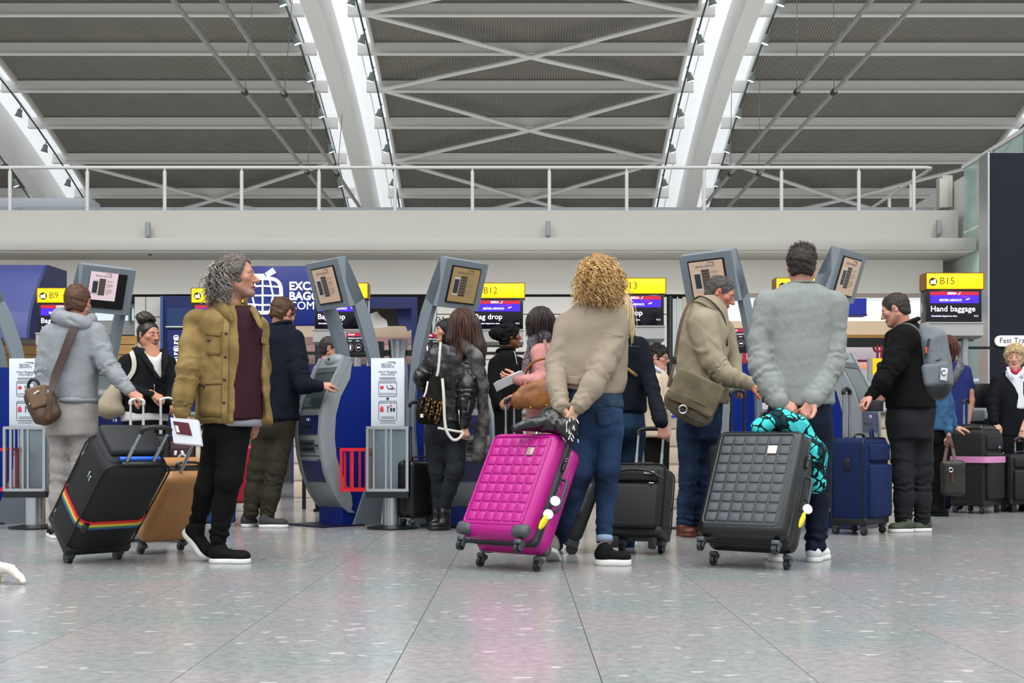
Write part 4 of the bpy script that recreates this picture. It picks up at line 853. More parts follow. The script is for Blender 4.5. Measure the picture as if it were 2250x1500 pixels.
    def strands(s, par, starts, length, r, mat, seg=12, wave=0, wf=3, helix=0, hf=4, spread=.3, body=None, seed=5, grav=.25, name='hair_strands', A=(.080, .102, .092)):
        """long strands in metres, local head frame; helix gives curls"""
        rs = np.random.RandomState(seed); mb = MB(); mb.X = s.hd; C = Vector((0, -.014, .03)); A = Vector(A)
        for (q, d) in starts:
            p = Vector(q); d = Vector(d); l = length * rs.uniform(.75, 1.1); st = l / seg; ph = rs.uniform(0, 6.28); pts = []; w = rs.normal(size=3)
            for i in range(seg + 1):
                t = i / seg; o_ = Vector((0, 0, 0))
                if helix: a = ph + hf * 6.28 * t; hh_ = helix * min(1, 3 * t + .2); o_ = Vector((math.cos(a) * hh_, math.sin(a) * hh_, math.sin(a * .7) * hh_ * .4))
                if wave: o_ = o_ + Vector((math.sin(ph + wf * 6.28 * t) * wave * t, math.cos(ph * 2 + wf * 5 * t) * wave * t, 0))
                pts.append(p + o_); d = (d * (1 - grav) + Vector((0, 0, -1)) * grav + Vector(w * spread * .05)).normalized(); p = p + d * st
                e = Vector(((p.x - C.x) / A.x, (p.y - C.y) / A.y, (p.z - C.z) / A.z))
                if e.length < 1: e.normalize(); p = C + Vector((e.x * A.x, e.y * A.y, e.z * A.z))
                if body is not None: p = body(p)
            mb.tube(pts, [r * (.7 + .3 * min(1, 4 * i / seg)) * (1 - .6 * max(0, i / seg - .6) / .4) for i in range(seg + 1)], 4, cap=False)
        return s.part(name, mb, mat, par)
    def scalp(s, n, zone, seed=2, thick=.008, out=.5, vel=None):
        rs = np.random.RandomState(seed); r = []; it = 0
        while len(r) < n and it < n * 60:
            it += 1; u = rs.normal(size=3); u /= np.linalg.norm(u); q = Vector((u[0] * (.076 + thick), -.014 + u[1] * (.098 + thick), .032 + u[2] * (.086 + thick)))
            if zone(q): nv = Vector((u[0], u[1], u[2])); r.append((q, (nv * out + (vel or Vector((0, -.2, 0))) + Vector(rs.normal(size=3) * .2)).normalized()))
        return r
    # -------- hands
    def hand(s, wrist, dirn, back, side=1, curl=(20, 25, 15), thumb=30, k=1.0, fore=None, spread=4, vox=.0036, index=None, nails=0, tcurl=15, fr=.028, curls=None):
        """wrist: world point; dirn: along the fingers; back: out of the back of the hand; side +1 puts the thumb on the (dirn x back) side"""
        y = Vector(dirn).normalized(); z = Vector(back); z = (z - y * z.dot(y)).normalized(); x = y.cross(z) * side
        T = Matrix.Translation(s.p(*wrist) if isinstance(wrist, tuple) and len(wrist) <= 3 and abs(wrist[0]) > 20 else Vector(wrist)) @ Matrix((( x.x, y.x, z.x, 0), (x.y, y.y, z.y, 0), (x.z, y.z, z.z, 0), (0, 0, 0, 1))) @ Matrix.Scale(k, 4)
        ops = [('u', 0, cap((-.008, -.03, 0), (-.006, .02, 0), .024, .024, sq=((0, 0, 1), 1.35)))]
        for (bx, by) in ((.027, .080), (.009, .085), (-.010, .081), (-.027, .072)): ops.append(('u', .012, cap((bx * .55, .015, 0), (bx * .95, by, .002), .0145, .0115)))
        tips = []
        for i, (bx, by, L, r) in enumerate(((.027, .082, .074, .0095), (.009, .087, .082, .0098), (-.010, .083, .076, .0094), (-.028, .073, .060, .0082))):
            c = (curls[i] if curls else curl) if not (i == 0 and index is not None) else index
            p = Vector((bx, by, .001)); an = 0; sp_ = R_((1.5 - i) * spread)
            for seg_, (fr_, cu) in enumerate(zip((.45, .31, .24), c)):
                an += R_(cu); d = Vector((math.sin(sp_) * math.cos(an), math.cos(sp_) * math.cos(an), -math.sin(an))); q = p + d * L * fr_; ops.append(('u', .004, cap(p, q, r * (1 - .10 * seg_), r * (.92 - .12 * seg_)))); p = q
            tips.append((p, d, an))
        p = Vector((.018, .018, -.006)); a = R_(thumb); d = Vector((math.sin(a), math.cos(a), -.35)).normalized(); q = p + d * .045; ops.append(('u', .014, cap(p, q, .0165, .0125)))
        tc = R_(tcurl); d2 = (d + Vector((-math.sin(tc), math.cos(tc) * .3, -math.sin(tc) * .8))).normalized(); q2 = q + d2 * .034; ops.append(('u', .006, cap(q, q2, .0118, .0105))); d3 = (d2 + Vector((-.25, .2, -.25))).normalized(); q3 = q2 + d3 * .026; ops.append(('u', .004, cap(q2, q3, .0105, .0088)))
        Ti = T.inverted()
        if fore is not None: ops.append(('u', .02, cap((-.006, -.01, 0), Ti @ (s.p(*fore) if isinstance(fore, tuple) else fore), .0245, fr / k)))
        def paint(c):
            m = np.zeros(len(c))
            for (tp, d, an) in tips:
                nb = Vector((0, math.sin(an), math.cos(an))); v = c - A3(tp); m = np.where((np.linalg.norm(v, axis=1) < .0115) & ((v @ A3(nb)) > .0035), nails, m)
            return m
        s.addbody(SM(ops, vox / k, None, T, paint if nails else None)); s.HT = T
        return T
    # -------- garments
    def rows(s, rws):  # (py, xl, xr, yoff, ry) -> stack rows
        out = []
        for (py, xl, xr, yo, ry) in rws:
            a, b = s.p(xl, py, yo), s.p(xr, py, yo); out.append((a.z, (a.x + b.x) / 2, a.y, (b.x - a.x) / 2, ry))
        return out
    def limb(s, pts, k=.035, fold=None, kj=.02):
        """pts: (px, py, yoff, radius_px)"""
        r = []; s.chains.append([(s.p(*q[:3]), q[3] * s.s) for q in pts])
        for i in range(len(pts) - 1):
            a, b = pts[i], pts[i + 1]; fo = fold[i] if fold else None
            r.append(('u', k if i == 0 else kj, cap(s.p(*a[:3]), s.p(*b[:3]), a[3] * s.s, b[3] * s.s, fo)))
        return r
    def cloth(s, nm, ops, m, h=.011, noise=None, paint=None, par=None):
        legs = nm in ('trousers', 'jeans', 'sweatpants')
        ops = [(o, (max(k, .03) if legs else min(k, .014)) if o == 'u' and .015 < k < .05 else k, g) for o, k, g in ops]
        noise = [(n[0] * 1.35, *n[1:]) for n in noise] if noise else None
        return s.part(nm, SM(ops, h, noise, paint=paint), m, par)
    def shoe(s, heel, toe, m, msole, o=0, o2=0, w=.047, hgt=.085, sole=.028, top=None, nm='shoe', lift=0, pitch=0):
        """heel/toe: (px,py) points on the floor line; built as upper plus sole"""
        a, b = s.p(*heel, o), s.p(*toe, o2); a.z = max(a.z, 0) if lift or pitch else 0; b.z = 0 if not lift else b.z
        d = b - a; L = d.length; d.normalize(); up = Vector((0, 0, 1)); sd = d.cross(up).normalized(); up = sd.cross(d).normalized()
        T = Matrix(((sd.x, d.x, up.x, a.x), (sd.y, d.y, up.y, a.y), (sd.z, d.z, up.z, a.z), (0, 0, 0, 1)))
        u = [('u', 0, ell((0, .045, sole + .025), (w * .80, .048, .044))), ('u', .03, cap((0, .05, sole + .025), (0, L - .055, sole + .008), w * .82, w * .85, sq=((0, 0, 1), 1.25))), ('u', .02, ell((0, L - .05, sole + .012), (w * .92, .05, .032))), ('u', .03, cap((0, .045, sole + .03), (0, .055, sole + hgt - .02), .036, .036)), ('i', .004, half((0, 0, -1), (0, 0, sole - .004)))]
        sh_ = s.part(nm, SM(u, .0055, None, T), m)
        so = [('u', 0, ell((0, .05, sole * .5), (w * .86, .055, .06))), ('u', .04, ell((0, L - .06, sole * .5), (w * 1.0, .062, .06))), ('u', .03, cap((0, .05, sole * .5), (0, L - .06, sole * .5), w * .78, w * .86)), ('i', .006, half((0, 0, 1), (0, 0, sole))), ('i', .004, half((0, 0, -1), (0, 0, 0)))]
        s.part('sole', SM(so, .005, None, T), msole, sh_)
        lc = MB(); lc.X = T
        for i in range(4): y = L * .42 + i * .022; lc.tube([(-.022, y, sole + hgt * .62 - i * .008), (0, y, sole + hgt * .72 - i * .009), (.022, y, sole + hgt * .62 - i * .008)], .0028, 5)
        s.part('laces', lc, m, sh_)
        return sh_
    def belt(s, nm, pts, w, m, t=.004, par=None):
        """flat strap through world points, roughly facing the camera"""
        return s.part(nm, strap(pts, w, t), m, par)
def strap(pts, w, t=.004, nrm=None):
    mb = MB(); pts = [Vector(p) for p in pts]; n = len(pts); vs = []; fs = []
    for i, p in enumerate(pts):
        d = (pts[min(i + 1, n - 1)] - pts[max(i - 1, 0)]).normalized(); nn = (nrm[i] if isinstance(nrm, list) else nrm) if nrm is not None else Vector((0, -1, 0)); sd = d.cross(nn).normalized(); nn = sd.cross(d).normalized()
        ww = w[i] if isinstance(w, list) else w
        vs += [p + sd * ww / 2 + nn * t / 2, p - sd * ww / 2 + nn * t / 2, p - sd * ww / 2 - nn * t / 2, p + sd * ww / 2 - nn * t / 2]
    for i in range(n - 1):
        for j in range(4): fs.append((i * 4 + j, i * 4 + (j + 1) % 4, (i + 1) * 4 + (j + 1) % 4, (i + 1) * 4 + j))
    fs += [(3, 2, 1, 0), tuple((n - 1) * 4 + j for j in range(4))]
    mb.add(vs, fs); return mb
def curve(pts, n=8):
    """Catmull-Rom through points"""
    pts = [Vector(p) for p in pts]; q = [pts[0] * 2 - pts[1]] + pts + [pts[-1] * 2 - pts[-2]]; r = []
    for i in range(1, len(q) - 2):
        for k in range(n):
            t = k / n; a, b, c, d = q[i - 1], q[i], q[i + 1], q[i + 2]
            r.append(.5 * (2 * b + (c - a) * t + (2 * a - 5 * b + 4 * c - d) * t * t + (3 * b - a - 3 * c + d) * t ** 3))
    return r + [pts[-1]]
def front(fig, rws, px, py, off=0.0, back=False, e=2.3):
    """point on the surface of a garment's elliptical rows seen at a photo pixel"""
    r = sorted(fig.rows(rws)); z = fig.p(px, py, 0).z; zs = [q[0] for q in r]; cx, cy, rx, ry = [float(np.interp(z, zs, [q[i] for q in r])) for i in range(1, 5)]
    x = fig.p(px, py, 0).x; t = max(0, 1 - abs((x - cx) / rx) ** e) ** (1 / e); return Vector((x, cy - ry * t - off, z))
def on(fig, rws, pts, off=.004): return [front(fig, rws, x, y, off) for x, y in pts]
def patch(fig, rws, poly, off=.004, n=5, thick=.006, e=2.3):
    """pocket flap or label lying on a garment: poly = 4 corner pixels (tl, tr, br, bl)"""
    tl, tr, br, bl = [Vector((a, b, 0)) for a, b in poly]; mb = MB(); vs = []; fs = []
    for j in range(n + 1):
        for i in range(n + 1):
            q = tl.lerp(tr, i / n).lerp(bl.lerp(br, i / n), j / n); vs.append(front(fig, rws, q.x, q.y, off + thick, e=e))
    k = len(vs)
    vs += [v + Vector((0, thick + .004, 0)) for v in vs]; w = n + 1
    for j in range(n):
        for i in range(n): a = j * w + i; fs += [(a, a + w, a + w + 1, a + 1), (k + a, k + a + 1, k + a + w + 1, k + a + w)]
    ed = [i for i in range(w)] + [j * w + n for j in range(1, w)] + [n * w + i for i in range(n - 1, -1, -1)] + [j * w for j in range(n - 1, 0, -1)]
    for i in range(len(ed)): a, b = ed[i], ed[(i + 1) % len(ed)]; fs.append((a, b, k + b, k + a))
    return mb.add(vs, fs)
m_denim = M('denim_blue', '#22354f', .8, var=.35, vs=14, bump=.25, bs=900, col2='#15233a')
m_denimd = M('denim_dark', '#141d30', .8, var=.3, vs=12, bump=.25, bs=900, col2='#0d1524')
m_blackcl = M('black_cloth', '#0a0a0c', .85, var=.2, vs=20, bump=.2, bs=500)
m_soleW = M('white_sole', '#dcdcd8', .5); m_shoeB = M('black_shoe_knit', '#08080a', .75, bump=.2, bs=600)
# ================================================================ PEOPLE
# ---- man in the mustard jacket, walking right
m_must = M('mustard_twill', '#8d774b', .85, var=.22, vs=9, bump=.35, bs=420, col2='#705b36')
f = Fig('man with long grey curly hair in an open mustard jacket walking right', 480, 1235, '#b9836c', '#8d4f45')
f.head(521, 609, 90, yaw=75, pitch=-3, neck=(500, 690, 0), nr=.062, chest=[(470, 730, 0, .09), (540, 730, 0, .08)], nose=1.25, open_=.002, brow='#6a5a4e', jaw=1.1, vox=.003)
hm = M('grey_curls', '#7a706a', .5, isl=['#3e3733', '#6a5f58', '#8d857e', '#aaa39c', '#594f49'])
hc = f.haircap('#5b524c', .016, line=.102, nape=-.12, tex=.006, f=70, side=-.012, vox=.0048)
zn = lambda q: (q.z > .03 or q.y < -.02) and q.y < .02 - .6 * max(0, .08 - q.z) and q.z > -.05
f.strands(hc, f.scalp(520, zn, 3, .010, .35, Vector((0, -.9, -.1))), .19, .0030, hm, seg=24, helix=.009, hf=3.0, grav=.26, spread=.8, seed=4)
f.strands(hc, f.scalp(260, lambda q: q.y < -.02 and q.z < .09 and q.z > -.05, 8, .02, .75), .17, .0030, hm, seg=24, helix=.010, hf=2.8, grav=.24, spread=1.0, seed=9)
f.tufts(None, 3200, .0075, .0010, M('grey_beard', '#a79d95', .6, isl=['#7a6c63', '#a99e95', '#c9c0b8']), zone=lambda q: -.125 < q.z < -.048 - .35 * max(0, .045 - q.y) and q.y > .0 and not (abs(q.x) < .026 and -.083 < q.z < -.052) and (q.z < -.05 - .6 * max(0, abs(q.x) - .03) or True), flow=(0, .2, -1), lift=.3, src=1, name='beard')
f.tufts(hc, 1600, .02, .0016, hm, zone=lambda q: q.y > -.03 and q.z > -.05, flow=(0, -1, .1), lift=.3)
JR = [(668, 474, 540, .02, .10), (682, 450, 556, .01, .12), (700, 424, 574, 0, .145), (740, 418, 582, 0, .16), (800, 424, 588, 0, .165), (860, 430, 592, 0, .165), (905, 430, 596, 0, .17), (932, 432, 600, 0, .17)]
SR = [(672, 488, 556, -.0, .085), (690, 470, 570, -.005, .11), (720, 462, 576, -.01, .128), (800, 460, 578, -.012, .138), (870, 462, 580, -.012, .142), (924, 464, 580, -.01, .14)]
GR = [(900, 470, 576, -.008, .136), (937, 470, 576, -.006, .136)]
f.cloth('shirt', [('u', 0, stack(f.rows(SR)))], M('maroon_shirt', '#341620', .8, bump=.2, bs=500, var=.15), .011, [(.004, 16, 3, (1, 1, .35))])
f.cloth('undershirt', [('u', 0, stack(f.rows(GR)))], M('grey_tee', '#8a8d93', .85), .011)
arm = f.limb([(440, 712, -.02, 33), (424, 760, -.10, 28), (414, 810, -.16, 26), (404, 868, -.19, 24), (400, 906, -.20, 18)], .03, [None, (.004, 2, .8), (.008, 3, .2), (.009, 3.6, .6)])
arm2 = f.limb([(562, 720, .05, 28), (572, 810, .12, 26), (566, 890, .10, 22), (562, 918, .08, 18)], .03, [None, (.006, 3, .8), (.006, 3, .3)])
OP = [(655, 506, 548, -.17, .14), (690, 517, 564, -.18, .15), (730, 521, 572, -.18, .15), (800, 521, 573, -.18, .15), (870, 516, 575, -.18, .15), (940, 511, 580, -.18, .15)]
jk = f.cloth('jacket', [('u', 0, stack(f.rows(JR)))] + arm2 + [('u', .015, ell(f.p(444, 706, -.02), (.10, .11, .07)))] + arm + [('s', .008, stack(f.rows(OP), 3))], m_must, .0095, [(.006, 13, 5, (1, 1, .6)), (.0035, 34, 6)])
f.part('cuff', MB().tube([f.p(401, 898, -.20), f.p(399, 910, -.20)], [18.5 * f.s, 18.2 * f.s], 20), m_must, jk)
for s_ in (((468, 731), (502, 733), (500, 744), (468, 741)), ((446, 839), (506, 838), (506, 846), (446, 848))): f.part('pocket_flap', patch(f, JR, s_, .004), m_must, jk)
f.part('pocket', patch(f, JR, ((449, 848), (505, 846), (505, 916), (449, 914)), .001, thick=.004), m_must, jk); f.part('pocket', patch(f, JR, ((471, 742), (500, 743), (500, 786), (471, 784)), .001, thick=.004), m_must, jk); f.part('pocket_flap', patch(f, JR, ((580, 742), (588, 746), (589, 758), (580, 756)), .008), m_must, jk)
f.part('placket', patch(f, JR, ((507, 706), (519, 706), (516, 930), (504, 930)), .004, n=8), m_must, jk)
m_but = M('brown_button', '#3a2a22', .4)
for (x, y) in ((513, 738), (512, 788), (510, 837), (509, 886), (475, 752), (463, 850)): q = front(f, JR, x, y, .014); f.part('button', MB().cyl(q, q + Vector((0, .012, 0)), 3.4 * f.s, 14), m_but, jk)
cl = [front(f, JR, x, y, .012) for x, y in ((474, 676), (492, 690), (508, 706))]
f.part('collar', strap(curve([f.p(462, 672, .03), f.p(472, 668, -.07), f.p(488, 676, -.12), f.p(502, 692, -.155), f.p(511, 706, -.165)], 4), [.05, .055, .06, .06, .06, .06, .06, .06, .06, .06, .055, .05, .045, .04, .03, .02, .01], .01, Vector((-.5, -1, .3))), m_must, jk)
f.part('collar', strap(curve([f.p(545, 672, .0), f.p(556, 680, -.07), f.p(566, 700, -.12), f.p(575, 722, -.14)], 4), [.03] * 4 + [.035] * 4 + [.03] * 3 + [.02, .01], .01, Vector((.3, -1, .3))), m_must, jk)
f.part('hem_seam', MB().tube(on(f, JR, [(434 + 7 * i, 922) for i in range(10)], .003), .003, 5), M('mustard_seam', '#6f5a35', .8), jk)
m_blk = M('black_jeans', '#08080a', .85, var=.2, vs=15, bump=.2, bs=600)
TR = [(905, 446, 560, .0, .13), (950, 446, 548, 0, .14), (985, 448, 544, 0, .13)]
f.cloth('trousers', [('u', 0, stack(f.rows(TR)))] + f.limb([(478, 968, .03, 36), (468, 1040, .05, 31), (456, 1075, .04, 27), (430, 1160, .12, 17)], .03, [(.004, 2, .7), (.005, 2, .5), (.007, 4, .8)]) + f.limb([(512, 968, -.03, 36), (503, 1050, -.07, 29), (492, 1110, -.04, 24), (480, 1184, -.03, 18)], .03, [(.004, 2, .8), (.005, 2, .4), (.008, 4, .85)]), m_blk, .011, [(.004, 16, 8)])
f.shoe((462, 1237), (550, 1237), m_shoeB, m_soleW, o=-.03, o2=-.05, w=.05)
# trailing foot, heel up
a = f.p(410, 1162, .14); b_ = f.p(462, 1233, .06); 
f.shoe((404, 1168), (458, 1232), m_shoeB, m_soleW, o=.12, o2=.06, lift=1, w=.05)
f.hand((399, 903, -.20), (.10, .02, -1), (-.25, 1, .1), side=1, curl=(14, 16, 10), thumb=18, fore=(402, 880, -.19), tcurl=-20, k=1.05)
f.hand((562, 914, .08), (-.15, -.1, -1), (.7, -.6, 0), side=-1, curl=(25, 35, 20), fore=(566, 890, .09), vox=.0045)
f.finish()
# ---- curly blonde woman, seen from behind
m_beige = M('beige_sweat', '#968979', .9, var=.12, vs=7, bump=.3, bs=700)
f = Fig('woman with curly blonde hair in a beige sweatshirt pulling the pink suitcase', 1315, 1243, '#d3a68c', '#b0605a', D=6.72)
f.head(1318, 612, 86, yaw=172, neck=(1315, 690, 0), nr=.05, chest=[(1270, 725, 0, .06), (1360, 725, 0, .06)], female=True, face=False, vox=.005)
hm = M('blonde_curls', '#c0985f', .45, isl=['#7d5a32', '#b58a52', '#cfa86d', '#e0c38c', '#96703f', '#d8b67d'])
hc = f.haircap('#9a7440', .03, line=.085, nape=-.12, tex=.01, f=60, side=-.01, vox=.006)
f.strands(hc, f.scalp(760, lambda q: -.03 < q.z < .118, 3, .018, .42, Vector((0, -.35, -.1))), .20, .0027, hm, seg=32, helix=.0085, hf=4.2, grav=.2, spread=.6, seed=4)
f.strands(hc, f.scalp(480, lambda q: q.z > -.07 and q.z < .07, 8, .03, 1.0, Vector((0, -.1, -.3))), .15, .0027, hm, seg=28, helix=.009, hf=3.8, grav=.2, spread=.8, seed=9)
BR = [(652, 1284, 1350, .02, .075), (668, 1262, 1364, .01, .10), (690, 1238, 1376, .0, .12), (715, 1226, 1380, 0, .13), (760, 1220, 1379, 0, .135), (810, 1216, 1376, 0, .14), (845, 1212, 1372, 0, .14), (864, 1215, 1368, 0, .135)]
la = f.limb([(1246, 712, .0, 27), (1222, 795, -.06, 25), (1222, 845, -.14, 23), (1233, 893, -.235, 16)], .03, [(.004, 2, .8), (.006, 2, .3), (.006, 3, .7)])
ra = f.limb([(1356, 716, -.02, 29), (1326, 805, -.14, 27), (1300, 850, -.19, 24), (1270, 893, -.245, 16)], .02, [(.005, 2, .7), (.006, 3, .4), (.005, 3, .7)])
sw = f.cloth('sweatshirt', [('u', 0, stack(f.rows(BR))), ('s', .006, rbox(f.p(1245, 885, -.10), (.075, .20, .075), .02, Matrix.Rotation(R_(8), 3, 'Y')))] + la + ra, m_beige, .0095, [(.005, 9, 12, (1, 1, .25)), (.0035, 22, 13)])
f.part('hem_band', patch(f, BR, ((1211, 823), (1276, 832), (1274, 850), (1209, 840)), .003, thick=.004), m_beige, sw); f.part('hem_band', patch(f, BR, ((1322, 846), (1364, 850), (1364, 862), (1320, 856)), .003, thick=.004), m_beige, sw)
for (a, b, r) in (((1232, 884, -.225), (1234, 900, -.25), 16.5), ((1277, 880, -.23), (1266, 898, -.255), 16.5)): f.part('cuff', MB().tube([f.p(*a), f.p(*b)], r * f.s, 20), m_beige, sw)
f.part('shoulder_seam', MB().tube([front(f, BR, x, y, .012) + Vector((0, -.02, 0)) for x, y in ((1318, 733), (1335, 738), (1352, 742), (1366, 742))], .0025, 5), M('beige_seam', '#93867a', .9), sw)
WR = [(842, 1236, 1366, .0, .125), (875, 1236, 1368, .0, .14), (898, 1238, 1371, 0, .145)]
f.cloth('denim_top', [('u', 0, stack(f.rows(WR)))], M('washed_denim', '#33475a', .8, var=.45, vs=18, bump=.3, bs=700, col2='#1c2c40'), .01, [(.003, 20, 4)])
PR = [(880, 1240, 1368, 0, .135), (925, 1238, 1370, 0, .15), (965, 1246, 1369, 0, .135)]
m_wash = M('washed_jeans', '#2c4568', .8, var=.55, vs=3.2, bump=.25, bs=900, col2='#101c31')
tr = f.cloth('jeans', [('u', 0, stack(f.rows(PR)))] + f.limb([(1338, 950, 0, 32), (1335, 1030, .0, 27), (1331, 1085, .0, 23), (1328, 1184, -.08, 17)], .03, [(.002, 2, .8), (.003, 3, .5), (.003, 4, .7)]) + f.limb([(1276, 950, .0, 32), (1272, 1040, -.02, 27), (1262, 1085, .0, 22), (1232, 1178, .10, 17)], .03, [(.002, 2, .8), (.003, 3, .4), (.003, 4, .7)]), m_wash, .0095, [(.002, 22, 8)])
f.part('turn_up', MB().tube([f.p(1328, 1177, -.075), f.p(1328, 1191, -.085)], 18.2 * f.s, 20), M('light_denim', '#7f93ab', .85), tr)
f.part('back_pocket', patch(f, PR, ((1304, 908), (1340, 904), (1338, 935), (1310, 938)), .002, thick=.004), m_wash, tr)
f.addbody(SM([('u', 0, cap(f.p(1328, 1180, -.08), f.p(1328, 1222, -.11), .036, .034))], .006))
f.shoe((1308, 1244), (1387, 1244), m_shoeB, m_soleW, o=-.11, o2=-.13, w=.045, sole=.035, hgt=.08)
f.shoe((1208, 1212), (1218, 1240), M('grey_shoe', '#8b8782', .7), m_soleW, o=-.02, o2=.16, lift=1, w=.043)
f.hand((1234, 897, -.25), (.5, -.05, -.9), (-.7, -.7, 0), side=1, curl=(40, 60, 35), thumb=25, fore=(1233, 886, -.232), k=.88, nails=3)
f.hand((1265, 896, -.255), (-.45, -.05, -.9), (.5, -.8, .1), side=-1, curl=(38, 55, 35), thumb=25, fore=(1274, 880, -.24), k=.92, nails=3)
f.finish()
# ---- man in the pale grey-green sweater, seen from behind
m_fleece = M('pale_fleece', '#898e8b', .95, var=.10, vs=30, bump=.35, bs=800)
f = Fig('man with short brown hair in a pale grey sweater pulling the black suitcase', 1760, 1237, '#c08a78', '#a5605a', D=6.86)
f.head(1762, 584, 88, yaw=180, neck=(1761, 655, .0), nr=.064, chest=[(1720, 690, 0, .08), (1800, 690, 0, .08)], face=False, width=1.04, vox=.0042)
hc = f.haircap('#2a1e1a', .010, line=.07, nape=-.066, tex=.004, f=120, vox=.0042, ears=True)
f.tufts(hc, 3400, .019, .0015, M('brown_tufts', '#33241f', .5, isl=['#1d1412', '#33251f', '#4b382f']), zone=lambda q: not (abs(q.x) > .066 and -.04 < q.y < .04 and q.z < .03), flow=(0, -.2, -.7), lift=.2)
f.tufts(hc, 260, .03, .0020, M('brown_tufts', '#33241f', .5), zone=lambda q: q.z > .085, flow=(.2, .2, .2), lift=.65, seed=8)
CR = [(621, 1729, 1793, .0, .082), (627, 1718, 1804, .0, .09), (634, 1704, 1820, .0, .10), (648, 1680, 1840, 0, .125), (680, 1676, 1840, 0, .145), (730, 1680, 1832, 0, .15), (790, 1684, 1828, 0, .155), (850, 1682, 1832, 0, .16), (890, 1680, 1836, 0, .16)]
la = f.limb([(1690, 672, 0, 36), (1666, 745, -.03, 25), (1671, 805, -.07, 27), (1694, 852, -.13, 24), (1710, 880, -.175, 20)], .025, [(.003, 2, .8), (.006, 3, .7), (.008, 3, .4), (.006, 2, .5)])
ra = f.limb([(1830, 672, 0, 36), (1836, 745, -.03, 25), (1830, 805, -.07, 27), (1806, 850, -.13, 24), (1788, 875, -.175, 20)], .025, [(.003, 2, .8), (.006, 3, .7), (.008, 3, .4), (.006, 2, .5)])
sw = f.cloth('sweater', [('u', 0, stack(f.rows(CR)))] + la + ra + [('s', .01, cap(f.p(1761, 600, 0), f.p(1761, 622, 0), .070))], m_fleece, .0095, [(.006, 8, 22, (1, 1, .3)), (.0025, 26, 23), (.0012, 110, 3)])
f.part('neckband', MB().tube([f.p(1761, 622, 0) + Vector((math.cos(t) * .079, math.sin(t) * .083, 0)) for t in [2 * math.pi * i / 24 for i in range(25)]], .007, 6), m_fleece, sw)
PR = [(876, 1688, 1828, 0, .14), (930, 1686, 1828, 0, .15), (970, 1690, 1827, 0, .14)]
f.cloth('jeans', [('u', 0, stack(f.rows(PR)))] + f.limb([(1795, 960, 0, 36), (1796, 1050, .0, 30), (1796, 1100, .0, 27), (1792, 1202, -.05, 23)], .03, [(.003, 2, .8), (.006, 3, .5), (.009, 4, .9)]) + f.limb([(1724, 960, 0, 36), (1720, 1050, .0, 30), (1716, 1100, .0, 27), (1710, 1202, -.05, 23)], .03, [(.003, 2, .8), (.006, 3, .5), (.009, 4, .9)]), m_denimd, .011, [(.004, 15, 9)])
wsh = M('white_leather_shoe', '#d8d9da', .45)
f.shoe((1783, 1240), (1812, 1232), wsh, m_soleW, o=-.10, o2=.14, w=.047); f.shoe((1708, 1240), (1698, 1232), wsh, m_soleW, o=-.10, o2=.14, w=.047)
f.hand((1714, 882, -.185), (.85, -.1, -.45), (-.35, -.55, .75), side=1, curl=(30, 45, 30), thumb=30, fore=(1702, 872, -.16))
f.hand((1786, 880, -.19), (-.55, -.1, -.85), (.5, .85, .2), side=1, curl=(35, 55, 35), thumb=35, fore=(1794, 866, -.165))
f.finish()
# ---- man in the grey hoodie, back to us
m_hood = M('heather_grey', '#90959a', .9, var=.14, vs=40, bump=.3, bs=600); m_swp = M('grey_sweatpants', '#9b9694', .9, var=.1, vs=30, bump=.25, bs=600)
f = Fig('man in a grey hoodie and grey sweatpants with a brown satchel at left', 150, 1183, '#c88f78', '#a5605a')
f.head(171, 665, 74, yaw=160, pitch=4, neck=(170, 722, 0), nr=.06, chest=[(140, 745, 0, .08), (200, 745, 0, .08)], face=False, vox=.0046)
hc = f.haircap('#5c3a27', .008, line=.07, nape=-.07, tex=.003, f=120, vox=.005, ears=True)
f.tufts(hc, 2400, .018, .0016, M('ginger_tufts', '#6d4630', .5, isl=['#4d2f20', '#734a33', '#8d6244']), flow=(0, -.2, -.7), lift=.35)
GR_ = [(696, 148, 194, .0, .08), (712, 124, 212, 0, .11), (735, 108, 222, 0, .13), (790, 106, 216, 0, .14), (850, 112, 213, 0, .145), (872, 116, 213, 0, .145), (889, 124, 212, 0, .135)]
la = f.limb([(116, 738, 0, 29), (98, 800, -.02, 21), (94, 845, -.04, 18), (104, 872, -.1, 15)], .02, [(.004, 2, .8), (.007, 3, .5), None])
ra = f.limb([(206, 738, 0, 31), (232, 795, -.05, 22), (258, 830, -.08, 18.5), (284, 857, -.10, 14)], .02, [(.005, 2, .7), (.009, 3, .4), (.007, 3, .5)])
hd = f.cloth('hoodie', [('u', 0, stack(f.rows(GR_)))] + la + ra, m_hood, .0105, [(.005, 10, 31, (1, 1, .4)), (.003, 26, 32)])
f.cloth('hood', [('u', 0, ell(f.p(160, 706, -.07), (.135, .085, .07), Matrix.Rotation(R_(14), 3, 'Y'))), ('u', .03, cap(f.p(132, 694, -.0), f.p(196, 702, -.0), .06, .055)), ('s', .01, ell(f.p(172, 684, -.01), (.085, .09, .06))), ('s', .012, cap(f.p(150, 700, -.155), f.p(178, 716, -.145), .014, .008))], m_hood, .0085, [(.006, 16, 4)], par=hd)
f.part('waistband', MB().tube([f.p(168, 880, 0) + Vector((math.cos(t) * .140, math.sin(t) * .139, 0)) for t in [2 * math.pi * i / 28 for i in range(29)]], .012, 6, flat=1.6), m_hood, hd)
PR = [(872, 112, 212, 0, .13), (920, 106, 210, 0, .15), (958, 107, 208, 0, .14)]
